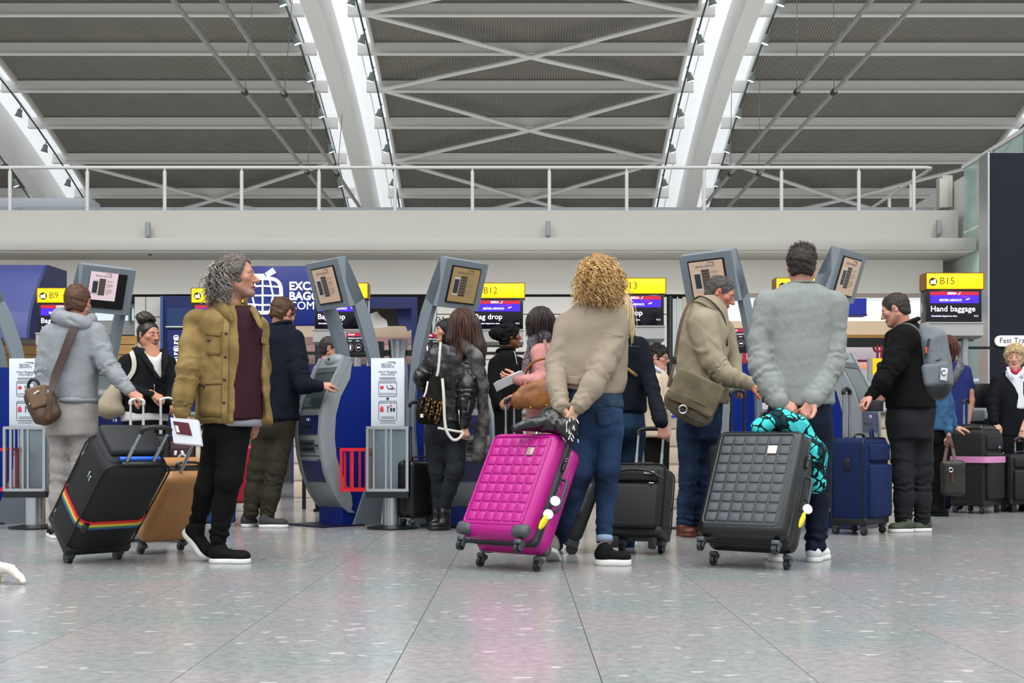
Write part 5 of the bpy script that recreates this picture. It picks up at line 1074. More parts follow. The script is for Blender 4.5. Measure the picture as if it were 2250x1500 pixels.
f.cloth('sweatpants', [('u', 0, stack(f.rows(PR)))] + f.limb([(133, 948, 0, 27), (131, 1025, 0, 20), (128, 1095, 0, 19), (125, 1166, .02, 15)], .02, [(.006, 2, .7), (.007, 3, .5), (.01, 4, .8)]) + f.limb([(183, 948, 0, 27), (177, 1025, 0, 21), (171, 1095, 0, 18), (168, 1166, .02, 15)], .02, [(.006, 2, .7), (.007, 3, .5), (.01, 4, .8)]), m_swp, .011, [(.004, 16, 4)])
f.shoe((124, 1186), (116, 1180), m_shoeB, m_soleW, o=-.02, o2=.24); f.shoe((170, 1186), (176, 1180), m_shoeB, m_soleW, o=-.02, o2=.24)
f.hand((286, 859, -.105), (.75, .1, -.55), (.5, -.5, .75), side=1, curl=(45, 70, 45), thumb=25, fore=(276, 850, -.09), k=1.05)
f.hand((106, 872, -.1), (.2, -.2, -1), (-1, -.2, 0), side=1, curl=(20, 30, 20), fore=(100, 860, -.08), vox=.005)
f.finish()
# ---- woman with a bun
f = Fig('woman with a dark hair bun in a black jacket over a white top', 325, 1159, '#bd8468', '#9a4a42')
f.head(327, 737, 61, yaw=37, pitch=3, neck=(334, 780, 0), nr=.058, chest=[(334, 810, -.05, .066), (312, 808, .0, .06), (356, 808, .0, .06)], female=True, brow='#241512', eye='#2a1a12', jaw=1.0, vox=.0034)
hm = M('dark_bun_hair', '#1c1210', .35, var=.4, vs=30, col2='#0d0908', bump=.3, bs=200, aniso=(1, 1, .2))
hc = f.haircap('#1c1210', .006, line=.080, nape=-.085, tex=.0015, f=60, mat=hm, vox=.0045, side=.004)
f.part('bun', SM([('u', 0, ell(f.hl(.0, -.045, .135), (.075, .07, .055))), ('u', .02, ell(f.hl(.02, -.05, .15), (.055, .05, .045)))], .007, [(.006, 55, 3), (.004, 110, 5)]), M('bun_hair', '#2a1714', .4, var=.4, vs=40, col2='#120b0a'), hc)
m_bjk = M('black_jersey', '#101216', .85, var=.15, vs=20, bump=.25, bs=500)
WR = [(768, 306, 358, -.01, .09), (790, 296, 364, -.005, .12), (830, 294, 366, -.005, .14), (880, 284, 366, 0, .14), (905, 270, 368, -.0, .155), (926, 268, 366, -.0, .155)]
f.cloth('white_top', [('u', 0, stack(f.rows(WR))), ('s', .006, cap(f.p(333, 764, -.14), f.p(344, 795, -.16), .085, .008, sq=((0, 1, 0), .6)))], M('white_jersey', '#d9d7d6', .85, bump=.15, bs=400), .010, [(.003, 18, 2)])
JR = [(766, 300, 362, 0, .095), (778, 282, 370, 0, .125), (800, 276, 376, 0, .145), (840, 274, 380, 0, .165), (880, 272, 380, 0, .165), (908, 270, 380, 0, .16)]
OP = [(755, 303, 352, -.16, .13), (775, 309, 360, -.18, .14), (800, 328, 360, -.18, .14), (828, 346, 357, -.18, .14), (846, 351, 354, -.18, .14)]
jk = f.cloth('jacket', [('u', 0, stack(f.rows(JR))), ('s', .006, stack(f.rows(OP), 3))] + f.limb([(284, 800, -.02, 24), (271, 848, -.08, 21), (298, 866, -.16, 16), (334, 866, -.2, 11)], .02, [(.005, 2, .7), (.005, 3, .5), (.003, 3, .6)]) + f.limb([(366, 800, .0, 22), (384, 848, -.05, 20), (378, 880, -.13, 14)], .02), m_bjk, .0095, [(.005, 15, 6), (.003, 34, 9)])
f.part('collar', strap(curve([f.p(297, 764, .02), f.p(303, 768, -.07), f.p(318, 786, -.13), f.p(332, 806, -.17), f.p(347, 834, -.185)], 4), [.05] * 9 + [.04] * 4 + [.025] * 4, .012, Vector((.4, -1, .3))), m_bjk, jk)
f.part('collar', strap(curve([f.p(356, 768, .0), f.p(363, 784, -.10), f.p(362, 806, -.16), f.p(357, 832, -.18)], 4), [.05] * 8 + [.03] * 5, .012, Vector((-.4, -1, .3))), m_bjk, jk)
f.part('zip', MB().tube(on(f, JR, [(352 + .3 * i, 846 + 6 * i) for i in range(6)], .004), .003, 5), m_chrome, jk)
f.cloth('trousers', [('u', 0, stack(f.rows([(915, 272, 366, 0, .14), (960, 270, 368, 0, .16), (990, 274, 366, 0, .14)])))] + f.limb([(298, 980, 0, 26), (300, 1060, 0, 19), (300, 1140, 0, 14)]) + f.limb([(342, 980, 0, 26), (342, 1060, 0, 19), (342, 1140, 0, 14)]), m_blackcl, .013)
f.shoe((300, 1158), (303, 1166), m_shoeB, m_soleW, o=.08, o2=-.14); f.shoe((342, 1158), (347, 1166), m_shoeB, m_soleW, o=.08, o2=-.14)
f.hand((335, 866, -.2), (.8, -.1, -.4), (.2, -.7, .6), side=1, curl=(40, 70, 40), thumb=25, fore=(326, 866, -.19), k=.92)
f.hand((378, 880, -.13), (.3, -.3, -.9), (.6, -.7, .2), side=-1, curl=(25, 40, 25), fore=(380, 872, -.11), k=.92, vox=.005)
f.finish()
# ---- man in the navy coat at the kiosk
m_nav = M('navy_wool', '#0e1320', .85, var=.2, vs=20, bump=.3, bs=500)
f = Fig('man in a navy coat and olive trousers tapping the kiosk screen', 585, 1158, '#cc927c', '#a5605a')
f.head(622, 689, 64, yaw=132, pitch=22, neck=(612, 730, 0), nr=.056, chest=[(590, 750, 0, .08), (636, 750, 0, .08)], brow='#6b4a35', vox=.004)
hc = f.haircap('#523724', .011, line=.072, nape=-.07, tex=.005, f=110, vox=.0048, ears=True)
f.tufts(hc, 2400, .026, .0018, M('brown_wavy', '#65452f', .5, isl=['#4a3020', '#6b4a33', '#8a6546']), flow=(0, -.2, -.6), lift=.3, curl=.002)
gl = MB()
for q in (-1, 1): gl.tube([f.hl(q * .031 + .022 * math.cos(t), .103, .002 + .016 * math.sin(t)) for t in [2 * math.pi * i / 14 for i in range(15)]], .0016, 5); gl.tube([f.hl(q * .053, .10, .006), f.hl(q * .08, .0, .008)], .0018, 5)
f.part('glasses', gl, m_black)
CRw = [(712, 596, 640, .0, .09), (722, 580, 648, 0, .125), (745, 572, 658, 0, .155), (800, 572, 660, 0, .17), (860, 576, 657, 0, .175), (924, 580, 656, 0, .175)]
ct = f.cloth('coat', [('u', 0, stack(f.rows(CRw)))] + f.limb([(642, 748, -.03, 27), (655, 812, -.10, 23), (668, 846, -.14, 19), (702, 848, -.12, 14)], .02, [(.006, 2, .8), (.007, 3, .4), (.005, 3, .5)]) + f.limb([(588, 748, .05, 26), (590, 820, .14, 22), (622, 850, .2, 16)], .02), m_nav, .0105, [(.006, 12, 6, (1, 1, .4)), (.003, 30, 9)])
f.part('collar', MB().tube([f.p(615, 713, 0) + Vector((math.cos(t) * .085, math.sin(t) * .09, .02 * math.cos(t))) for t in [2 * math.pi * i / 24 for i in range(25)]], .017, 8), m_nav, ct)
m_olive = M('olive_chino', '#333126', .85, var=.2, vs=12, bump=.25, bs=600)
f.cloth('trousers', [('u', 0, stack(f.rows([(908, 582, 654, 0, .15), (940, 562, 648, 0, .16), (968, 556, 644, 0, .15)])))] + f.limb([(582, 955, .0, 27), (566, 1025, 0, 21.5), (557, 1080, 0, 19), (551, 1124, 0, 15.5)], .02, [(.004, 2, .8), (.007, 3, .4), (.007, 3, .8)]) + f.limb([(618, 955, 0, 28), (606, 1028, -.02, 22), (595, 1088, -.02, 20), (588, 1127, -.02, 16.5)], .02, [(.004, 2, .8), (.007, 3, .4), (.007, 3, .8)]), m_olive, .0105, [(.004, 16, 8)])
m_dgs = M('charcoal_canvas', '#3d3c3c', .8)
f.shoe((536, 1158), (560, 1154), m_dgs, m_soleW, o=-.02, o2=.16, w=.047); f.shoe((570, 1159), (633, 1159), m_dgs, m_soleW, o=-.04, o2=-.05, w=.047)
f.hand((703, 846, -.12), (.9, .35, .05), (-.1, -.45, .9), side=1, curl=(55, 70, 50), index=(20, 20, 10), thumb=25, fore=(694, 848, -.12))
f.finish()
# ---- woman in the black leather jacket
m_lea = M('black_leather', '#0b0c0e', .32, var=.2, vs=25, bump=.35, bs=90, spec=.6)
f = Fig('woman with long brown hair in a black leather jacket and grey jeans', 985, 1165, '#cf9a82', '#a5605a')
f.head(1018, 717, 64, yaw=170, neck=(1010, 768, 0), nr=.052, chest=[(980, 785, 0, .07), (1030, 785, 0, .07)], female=True, face=False, vox=.006)
hm = M('brown_strands', '#3f2520', .4, isl=['#2a1714', '#47291f', '#5d382a', '#35201b', '#7d5236'])
hc = f.haircap('#33201b', .014, line=.08, nape=-.12, tex=.003, f=70, vox=.006)
f.mass('hair_mass', [('u', 0, ell(f.p(1022, 716, -.02), (.115, .115, .115))), ('u', .04, cap(f.p(1030, 725, -.03), f.p(1046, 765, -.06), .10, .085)), ('u', .03, cap(f.p(1046, 765, -.06), f.p(1057, 800, -.08), .075, .035)), ('u', .03, cap(f.p(1002, 725, -.06), f.p(992, 745, -.08), .07, .05))], M('brown_mass', '#35201b', .65, var=.4, vs=25, col2='#1f1210', aniso=(1, 1, .1)), hc)
f.strands(hc, f.scalp(520, lambda q: q.z > .04, 3, .034, .05, Vector((.45, -.45, -.2))), .34, .0019, hm, seg=16, wave=.006, wf=1.2, grav=.35, seed=4, spread=.3, A=(.115, .122, .118))
LR = [(748, 984, 1030, .02, .08), (762, 960, 1042, .0, .115), (785, 946, 1050, 0, .14), (830, 946, 1046, 0, .15), (880, 944, 1036, 0, .145), (928, 934, 1030, 0, .15)]
lj = f.cloth('leather_jacket', [('u', 0, stack(f.rows(LR)))] + f.limb([(960, 785, .0, 24), (928, 828, .0, 20), (944, 862, .1, 15)], .02, [(.008, 3, .6), (.006, 3, .4)]) + f.limb([(1036, 788, -.04, 25), (1028, 848, -.13, 23), (1020, 895, -.16, 18), (1018, 932, -.17, 14)], .018, [(.008, 3, .6), (.008, 4, .4), (.006, 4, .5)]), m_lea, .009, [(.007, 17, 6), (.004, 40, 9)])
f.part('sleeve_zip', MB().tube([f.p(1008, 900, -.235), f.p(1010, 930, -.228)], .004, 5), m_chrome, lj); f.part('sleeve_zip', MB().tube([f.p(1033, 870, -.21), f.p(1028, 905, -.215)], .004, 5), m_chrome, lj)
m_fur = M('dark_fur', '#1d1714', .9, var=.4, vs=60, bump=.8, bs=200)
f.part('fur_collar', SM([('u', 0, cap(f.p(985, 745, -.02), f.p(1022, 742, -.09), .055, .05)), ('u', .03, cap(f.p(1022, 742, -.09), f.p(1040, 752, .02), .05, .045))], .008, [(.009, 60, 2), (.006, 130, 4)]), m_fur, lj)
m_scf = M('grey_scarf', '#6f6c6b', .9, var=.6, vs=12, bump=.5, bs=120, col2='#2d2b2b')
f.part('scarf', SM([('u', 0, cap(f.p(1015, 752, -.12), f.p(1045, 785, -.16), .042, .05)), ('u', .03, cap(f.p(1045, 785, -.16), f.p(1060, 850, -.1), .05, .05)), ('u', .03, cap(f.p(1060, 850, -.1), f.p(1062, 925, -.06), .05, .042)), ('u', .03, cap(f.p(1060, 925, -.06), f.p(1052, 1004, -.05), .045, .055))], .009, [(.007, 30, 2), (.004, 90, 4)]), m_scf)
m_gj = M('charcoal_jeans', '#2a2d33', .85, var=.3, vs=8, bump=.25, bs=800)
f.cloth('jeans', [('u', 0, stack(f.rows([(915, 934, 1026, 0, .14), (950, 932, 1026, 0, .155), (975, 936, 1026, 0, .14)])))] + f.limb([(1002, 962, 0, 25), (1000, 1032, -.05, 20), (986, 1075, .0, 16), (976, 1122, .06, 12)], .02, [(.003, 2, .8), (.005, 3, .3), (.003, 3, .7)]) + f.limb([(957, 962, 0, 25), (962, 1032, .05, 19), (963, 1075, .09, 15), (962, 1122, .12, 12)], .02, [(.003, 2, .8), (.005, 3, .3), None]), m_gj, .0095, [(.003, 18, 8)])
m_boot = M('black_boot', '#121214', .35, bump=.2, bs=60)
bt = f.shoe((988, 1168), (944, 1170), m_boot, m_boot, o=.06, o2=-.02, hgt=.13, w=.045); f.part('shaft', MB().tube([f.p(976, 1112, .06), f.p(978, 1150, .05)], [.048, .05], 16), m_boot, bt)
bt = f.shoe((972, 1160), (940, 1162), m_boot, m_boot, o=.14, o2=.08, hgt=.13, w=.045); f.part('shaft', MB().tube([f.p(962, 1112, .12), f.p(964, 1145, .13)], [.048, .05], 16), m_boot, bt)
f.hand((1018, 934, -.17), (.25, -.05, -1), (.6, -.8, 0), side=-1, curl=(60, 80, 50), thumb=20, fore=(1018, 920, -.17), k=.95)
f.finish()
# ---- woman in the pink coat
m_pink = M('pink_wool', '#c98d8a', .9, var=.1, vs=14, bump=.3, bs=400)
f = Fig('woman with a dark bob in a pink coat holding white papers', 1190, 1168, '#c98f78', '#a5605a')
f.head(1186, 713, 64, yaw=207, neck=(1190, 765, 0), nr=.052, chest=[(1170, 785, 0, .07), (1210, 785, 0, .07)], female=True, face=False, vox=.006)
hm = M('dark_bob', '#2a1c1a', .35, isl=['#1c1211', '#2f201d', '#3d2a26', '#241715'])
hc = f.haircap('#241816', .016, line=.082, nape=-.12, tex=.002, f=60, vox=.006, side=-.004)
f.mass('hair_mass', [('u', 0, ell(f.p(1187, 707, .0), (.108, .115, .11))), ('u', .04, cap(f.p(1188, 715, .0), f.p(1189, 738, .01), .105, .10)), ('s', .02, ell(f.p(1166, 735, -.12), (.05, .09, .06)))], M('bob_mass', '#241816', .35, var=.4, vs=25, col2='#140d0c', aniso=(1, 1, .1)), hc)
f.strands(hc, f.scalp(420, lambda q: q.z > .05 and q.y < .06, 3, .030, .05, Vector((0, -.5, -.2))), .20, .0019, hm, seg=14, wave=.002, grav=.4, seed=4, spread=.1, A=(.108, .118, .115))
CW = [(748, 1168, 1216, .0, .09), (765, 1160, 1232, 0, .12), (800, 1160, 1240, 0, .145), (860, 1158, 1240, 0, .155), (920, 1156, 1242, 0, .165), (1010, 1152, 1246, 0, .18)]
ck = f.cloth('coat', [('u', 0, stack(f.rows(CW)))] + f.limb([(1190, 778, -.08, 26), (1200, 826, -.15, 22), (1176, 838, -.20, 18), (1138, 832, -.22, 13)], .02, [(.005, 2, .8), (.006, 3, .5), (.005, 3, .5)]), m_pink, .0105, [(.005, 13, 3), (.003, 30, 4)])
m_scf2 = M('speckled_scarf', '#77707a', .9, var=.7, vs=60, bump=.4, bs=150, col2='#2b2832')
f.part('scarf', SM([('u', 0, cap(f.p(1168, 752, -.05), f.p(1192, 738, -.10), .035, .045)), ('u', .03, cap(f.p(1192, 738, -.10), f.p(1216, 744, -.06), .045, .04)), ('u', .03, cap(f.p(1172, 748, -.08), f.p(1157, 800, -.10), .035, .03)), ('u', .03, cap(f.p(1157, 800, -.10), f.p(1152, 818, -.12), .03, .025))], .008, [(.005, 45, 2)]), m_scf2)
f.cloth('trousers', f.limb([(1180, 1000, 0, 20), (1178, 1150, 0, 13)]) + f.limb([(1216, 1000, 0, 20), (1216, 1150, 0, 13)]), m_blackcl, .013)
f.shoe((1178, 1170), (1170, 1164), m_shoeB, m_shoeB, o=-.02, o2=.2); f.shoe((1216, 1170), (1216, 1164), m_shoeB, m_shoeB, o=-.02, o2=.2)
f.hand((1139, 832, -.225), (-.95, -.1, .05), (.1, -.8, -.5), side=1, curl=(20, 35, 20), thumb=35, fore=(1150, 834, -.22), k=.93)
f.hand((1128, 872, -.22), (-.6, -.2, -.6), (0, -1, .2), side=1, curl=(30, 40, 30), fore=(1160, 850, -.16), k=.9, vox=.005)
f.finish()
q = f.p(1122, 846, -.235); pp = thing('paper_sheets', 'white folded papers in the hand of the woman in the pink coat', 'papers', q, (0, 0, R_(4)))
for i in range(3): obj('sheet', MB().box((-.02 + .01 * i, -.006 * i + .005, .03 + .004 * i), (.215, .003, .075), R=Matrix.Rotation(R_(-27 + 2 * i), 3, 'Y') @ Matrix.Rotation(R_(35), 3, 'X')), M('paper_white', '#dcdfe6', .6), pp)
# ---- woman with earphones
f = Fig('woman with black hair tied back and white earphones in a long black coat', 1112, 1136, '#7d4c36', '#6d3430')
f.head(1120, 739, 53, yaw=108, pitch=-4, neck=(1112, 778, 0), nr=.052, chest=[(1100, 790, 0, .07), (1122, 790, 0, .07)], female=True, brow='#120c0a', vox=.0045)
m_afro = M('black_coils', '#121010', .8, var=.4, vs=60, bump=1, bs=160)
hc = f.haircap('#121010', .016, line=.066, nape=-.08, tex=.008, f=110, mat=m_afro, side=.0, vox=.006)
f.part('puff', SM([('u', 0, ell(f.hl(.0, -.125, .035), (.075, .075, .065)))], .008, [(.009, 70, 3), (.006, 150, 4)]), m_afro, hc)
CW = [(770, 1096, 1128, .0, .09), (785, 1084, 1140, 0, .13), (830, 1080, 1144, 0, .16), (900, 1078, 1146, 0, .17), (1000, 1074, 1152, 0, .19), (1100, 1072, 1156, 0, .2)]
ck = f.cloth('coat', [('u', 0, stack(f.rows(CW)))] + f.limb([(1090, 800, -.05, 18), (1086, 850, -.1, 16), (1096, 890, -.15, 13)], .02) + f.limb([(1136, 800, .05, 18), (1142, 850, .05, 16), (1140, 890, -.05, 13)], .02), m_blackcl, .0125, [(.004, 14, 3)])
f.part('collar', MB().tube([f.p(1111, 770, 0) + Vector((math.cos(t) * .075, math.sin(t) * .08, .02 * math.cos(t + 1))) for t in [2 * math.pi * i / 24 for i in range(25)]], .018, 8), m_blackcl, ck)
f.cloth('trousers', f.limb([(1100, 1090, 0, 14), (1100, 1130, 0, 12)]) + f.limb([(1128, 1090, 0, 14), (1128, 1130, 0, 12)]), m_blackcl, .013)
f.shoe((1098, 1138), (1106, 1138), m_shoeB, m_shoeB, o=.05, o2=-.15); f.shoe((1126, 1138), (1136, 1138), m_shoeB, m_shoeB, o=.05, o2=-.15)
f.finish()
ep = thing('earphones', 'white wired earphones hanging from the ear of the woman in the black coat', 'earphones', f.hl(-.084, .0, -.002))
obj('earbud', MB().sph(f.hl(-.085, .002, -.004), .010, 10, 8).tube([f.hl(-.087, .004, -.004), f.hl(-.087, .012, -.032)], .005, 8), m_soleW, ep, True)
obj('wire', MB().tube(curve([f.hl(-.087, .012, -.03), f.hl(-.085, .02, -.08), f.hl(-.075, .035, -.12), f.p(1131, 775, -.12), f.p(1136, 800, -.15)], 6), .003, 5), m_soleW, ep, True)
# ---- woman in the dark denim jacket behind the curly blonde woman
m_nd = M('indigo_denim', '#0c101c', .85, var=.25, vs=15, bump=.3, bs=700)
f = Fig('woman with straight blonde hair in a dark denim jacket gripping the black trolley', 1360, 1212, '#c98f7c', '#a5605a', D=7.72)
f.head(1352, 680, 76, yaw=182, neck=(1354, 745, 0), nr=.05, chest=[(1320, 765, 0, .06), (1390, 765, 0, .06)], female=True, face=False, vox=.007)
hm = M('pale_blonde', '#cdb78a', .4, isl=['#b89a68', '#d8c499', '#e6d8b4'])
hc = f.haircap('#bfa673', .012, line=.08, nape=-.12, tex=.002, f=60, vox=.007)
f.mass('hair_mass', [('u', 0, ell(f.p(1353, 675, .0), (.10, .115, .11))), ('u', .04, cap(f.p(1356, 690, -.03), f.p(1368, 722, -.06), .09, .06))], M('blonde_mass', '#bfa673', .45, var=.3, vs=25, aniso=(1, 1, .1)), hc)
f.strands(hc, f.scalp(360, lambda q: q.z > .0 and q.y < .05, 3, .022, .1, Vector((.35, -.5, -.2))), .27, .0022, hm, seg=14, wave=.003, grav=.4, seed=4, spread=.15, A=(.10, .115, .11))
NR = [(728, 1322, 1386, .0, .09), (745, 1304, 1406, 0, .12), (775, 1298, 1418, 0, .14), (840, 1298, 1420, 0, .145), (907, 1300, 1419, 0, .145)]
nj = f.cloth('denim_jacket', [('u', 0, stack(f.rows(NR)))] + f.limb([(1402, 765, -.02, 26), (1428, 840, -.12, 19), (1444, 890, -.26, 15.5), (1453, 928, -.38, 14)], .02, [(.004, 2, .8), (.006, 3, .4), (.005, 3, .6)]) + f.limb([(1312, 765, .03, 24), (1304, 850, .05, 20), (1320, 910, .0, 14)], .02), m_nd, .0105, [(.004, 14, 3), (.002, 40, 4)])
f.part('shoulder_seam', MB().tube(on(f, NR, [(1374 + 4 * i, 764) for i in range(8)], .003), .0022, 5), M('denim_thread', '#55606f', .8), nj)
f.part('bag_strap', strap(on(f, NR, [(1366, 808), (1376, 815), (1386, 822), (1395, 829)], .01), .02, .006), M('mustard_strap', '#8a6f35', .7), nj)
f.cloth('jeans', [('u', 0, stack(f.rows([(895, 1304, 1417, 0, .13), (940, 1302, 1419, 0, .15), (975, 1306, 1416, 0, .14)])))] + f.limb([(1389, 960, 0, 28), (1384, 1050, 0, 22), (1380, 1195, 0, 15)], .02, [(.004, 2, .7), (.004, 2, .5)]) + f.limb([(1332, 960, 0, 28), (1330, 1050, 0, 22), (1328, 1195, 0, 15)], .02), M('teal_denim', '#1b344b', .85, var=.4, vs=6, bump=.25, bs=800, col2='#0f2033'), .0115, [(.003, 16, 3)])
f.shoe((1380, 1214), (1384, 1206), m_shoeB, m_soleW, o=-.02, o2=.2); f.shoe((1328, 1214), (1326, 1206), m_shoeB, m_soleW, o=-.02, o2=.2)
f.hand((1454, 931, -.385), (.2, .0, -.9), (.1, -1, -.05), side=-1, curl=(75, 90, 40), thumb=15, fore=(1453, 922, -.365), k=.98, fr=.024)
f.finish()
# ---- man with glasses far behind
f = Fig('man with dark hair and glasses in a cream jumper and pale blue collar', 1445, 1122, '#d09a84', '#a5605a')
f.head(1446, 785, 51, yaw=72, pitch=8, neck=(1444, 820, 0), nr=.054, chest=[(1430, 835, 0, .08), (1455, 835, 0, .07)], brow='#1d1411', vox=.0046)
hc = f.haircap('#1d1512', .014, line=.066, nape=-.06, tex=.005, f=100, vox=.006, ears=True)
f.tufts(hc, 700, .03, .0024, M('dark_tufts', '#1d1512', .5), zone=lambda q: q.z > .03, flow=(.2, .3, .3), lift=.4)
gl = MB()
for q in (-1, 1): gl.tube([f.hl(q * .031 + .024 * math.cos(t), .106, .0 + .017 * math.sin(t)) for t in [2 * math.pi * i / 14 for i in range(15)]], .0026, 5); gl.tube([f.hl(q * .055, .10, .006), f.hl(q * .08, .0, .008)], .0026, 5)
f.part('glasses', gl, M('dark_red_frame', '#3a1518', .4))
m_cream = M('cream_knit', '#c9b8a2', .9, bump=.3, bs=300)
f.cloth('jumper', [('u', 0, stack(f.rows([(812, 1432, 1458, 0, .1), (826, 1414, 1468, 0, .14), (870, 1408, 1474, 0, .17), (960, 1408, 1474, 0, .17)])))] + f.limb([(1440, 835, -.12, 16), (1444, 880, -.18, 14), (1466, 890, -.22, 10)], .02), m_cream, .014, [(.004, 14, 3)])
f.part('shirt_collar', strap([f.p(1430, 812, -.08), f.p(1437, 806, -.11), f.p(1446, 812, -.13), f.p(1452, 818, -.13)], [.025, .035, .035, .02], .012), M('pale_blue_shirt', '#b9c9e4', .7))
f.cloth('trousers', f.limb([(1430, 950, 0, 16), (1430, 1105, 0, 12)]) + f.limb([(1456, 950, 0, 16), (1456, 1105, 0, 12)]), m_blackcl, .014)
f.shoe((1428, 1122), (1440, 1124), m_shoeB, m_shoeB); f.shoe((1454, 1122), (1466, 1124), m_shoeB, m_shoeB)
f.hand((1467, 890, -.22), (1, -.1, -.2), (0, -.6, .8), curl=(20, 30, 20), fore=(1460, 889, -.22), vox=.006)
f.finish()
# ---- man in the beige jacket with the messenger bag
m_bj = M('beige_cotton', '#998e78', .85, var=.15, vs=9, bump=.3, bs=500)
f = Fig('man with short grey hair in a beige jacket with a khaki messenger bag', 1525, 1176, '#b97a66', '#9a5048')
f.head(1583, 645, 71, yaw=84, pitch=26, neck=(1557, 695, 0), nr=.062, chest=[(1530, 720, 0, .09), (1570, 720, 0, .07)], nose=1.2, brow='#4b403a', jaw=1.1, vox=.0034)
hc = f.haircap('#4a4543', .006, line=.084, nape=-.075, tex=.003, f=130, vox=.0045, ears=True)
f.tufts(hc, 2800, .019, .0015, M('grey_tufts', '#55504d', .5, isl=['#2f2c2b', '#4d4846', '#6e6966', '#8d8884', '#3b3735']), flow=(0, -.5, -.3), lift=.35)
BJ = [(652, 1534, 1582, .02, .085), (668, 1514, 1590, .01, .115), (690, 1502, 1596, 0, .14), (730, 1494, 1600, 0, .16), (790, 1486, 1602, 0, .17), (840, 1484, 1604, 0, .175), (886, 1488, 1598, 0, .175)]
bj = f.cloth('jacket', [('u', 0, stack(f.rows(BJ)))] + f.limb([(1592, 725, .10, 24), (1610, 800, .1, 20), (1620, 838, .02, 15)], .02) + f.limb([(1546, 712, -.12, 36), (1566, 795, -.19, 28), (1592, 822, -.22, 24), (1644, 840, -.2, 16)], .02, [(.006, 2, .8), (.008, 3, .5), (.006, 3, .5)]), m_bj, .0095, [(.007, 12, 3), (.0035, 30, 4)])
f.part('collar', strap(curve([f.p(1526, 662, -.02), f.p(1540, 657, -.09), f.p(1560, 668, -.12), f.p(1580, 690, -.11), f.p(1590, 712, -.09)], 4), [.07] * 10 + [.06] * 4 + [.05] * 3, .012, Vector((.2, -1, .5))), m_bj, bj)
f.part('collar_trim', MB().tube(curve([f.p(1526, 656, -.04), f.p(1541, 651, -.11), f.p(1564, 663, -.135), f.p(1586, 688, -.12), f.p(1596, 720, -.10), f.p(1598, 760, -.10)], 4), .007, 6), M('brown_trim', '#3d332c', .7), bj)
f.part('yoke_seam', MB().tube(on(f, BJ, [(1487 + 6 * i, 752 + .5 * i) for i in range(7)], .004), .003, 5), M('beige_seam2', '#857b66', .8), bj)
f.part('front_zip', MB().tube([front(f, BJ, x, y, .006) for x, y in ((1596, 780), (1598, 820), (1597, 860), (1592, 884))], .005, 5), M('brown_trim', '#3d332c', .7), bj)
f.cloth('jeans', [('u', 0, stack(f.rows([(870, 1490, 1590, 0, .14), (930, 1487, 1586, 0, .16), (965, 1489, 1580, 0, .15)])))] + f.limb([(1514, 955, -.02, 27), (1513, 1040, -.02, 21), (1508, 1100, -.02, 18), (1506, 1147, -.02, 18)], .02, [(.004, 2, .8), (.006, 3, .5), (.008, 4, .9)]) + f.limb([(1556, 955, .04, 26), (1548, 1040, .05, 21), (1541, 1100, .05, 18), (1538, 1145, .05, 17)], .02, [(.004, 2, .8), (.006, 3, .5), (.008, 4, .9)]), m_denim, .0105, [(.004, 16, 3)])
m_brs = M('brown_leather_shoe', '#5a2a20', .4)
f.shoe((1494, 1178), (1520, 1180), m_brs, m_brs, o=.02, o2=-.2); f.shoe((1530, 1174), (1556, 1176), m_brs, m_brs, o=.1, o2=-.1)
f.hand((1646, 841, -.2), (.85, -.05, -.45), (.3, -.5, .8), side=1, curl=(35, 60, 40), thumb=25, fore=(1636, 836, -.2), k=1.08)
f.hand((1612, 838, -.02), (.55, -.2, -.75), (.4, -.7, .4), side=-1, curl=(40, 60, 40), thumb=30, fore=(1616, 826, .0), k=1.08)
f.finish()
# ---- man with the grey backpack
f = Fig('man with short dark hair in a black overshirt wearing a grey backpack', 2000, 1168, '#c78f7b', '#a5605a')
f.head(1967, 680, 67, yaw=-97, pitch=20, neck=(1988, 728, 0), nr=.06, chest=[(1975, 750, 0, .08), (2010, 750, 0, .08)], brow='#33251f', vox=.0036)
hc = f.haircap('#332925', .006, line=.082, nape=-.075, tex=.002, f=130, vox=.0046, side=.002, ears=True)
f.tufts(hc, 2400, .016, .0015, M('dark_brown_tufts', '#3b302c', .5, isl=['#2a211e', '#40342f', '#5a4d47']), flow=(0, -.4, -.4), lift=.35)
f.tufts(None, 1600, .004, .0007, M('dark_stubble', '#5b4a42', .7), zone=lambda q: -.125 < q.z < -.052 - .4 * max(0, .045 - q.y) and q.y > .0 and not (abs(q.x) < .026 and -.083 < q.z < -.052), flow=(0, .1, -1), lift=.3, src=1, name='stubble')
OR = [(708, 1976, 2014, .0, .085), (722, 1962, 2022, .0, .12), (745, 1954, 2028, 0, .15), (800, 1950, 2036, 0, .17), (850, 1950, 2046, 0, .175), (897, 1950, 2054, 0, .175)]
os_ = f.cloth('overshirt', [('u', 0, stack(f.rows(OR)))] + f.limb([(1988, 740, -.13, 31), (1962, 803, -.17, 25), (1938, 838, -.19, 20), (1914, 868, -.18, 14)], .02, [(.006, 2, .8), (.008, 3, .4), (.006, 3, .5)]) + f.limb([(1968, 745, .1, 24), (1958, 805, .1, 22), (1946, 862, .0, 14)], .02), m_blackcl, .0105, [(.006, 13, 3), (.003, 30, 4)])
f.part('collar', MB().tube([f.p(1994, 709, 0) + Vector((math.cos(t) * .078, math.sin(t) * .085, .03 * math.cos(t))) for t in [2 * math.pi * i / 24 for i in range(25)]], .018, 8), m_blackcl, os_)
m_ch = M('charcoal_trouser', '#222427', .85, var=.2, vs=10, bump=.25, bs=600)
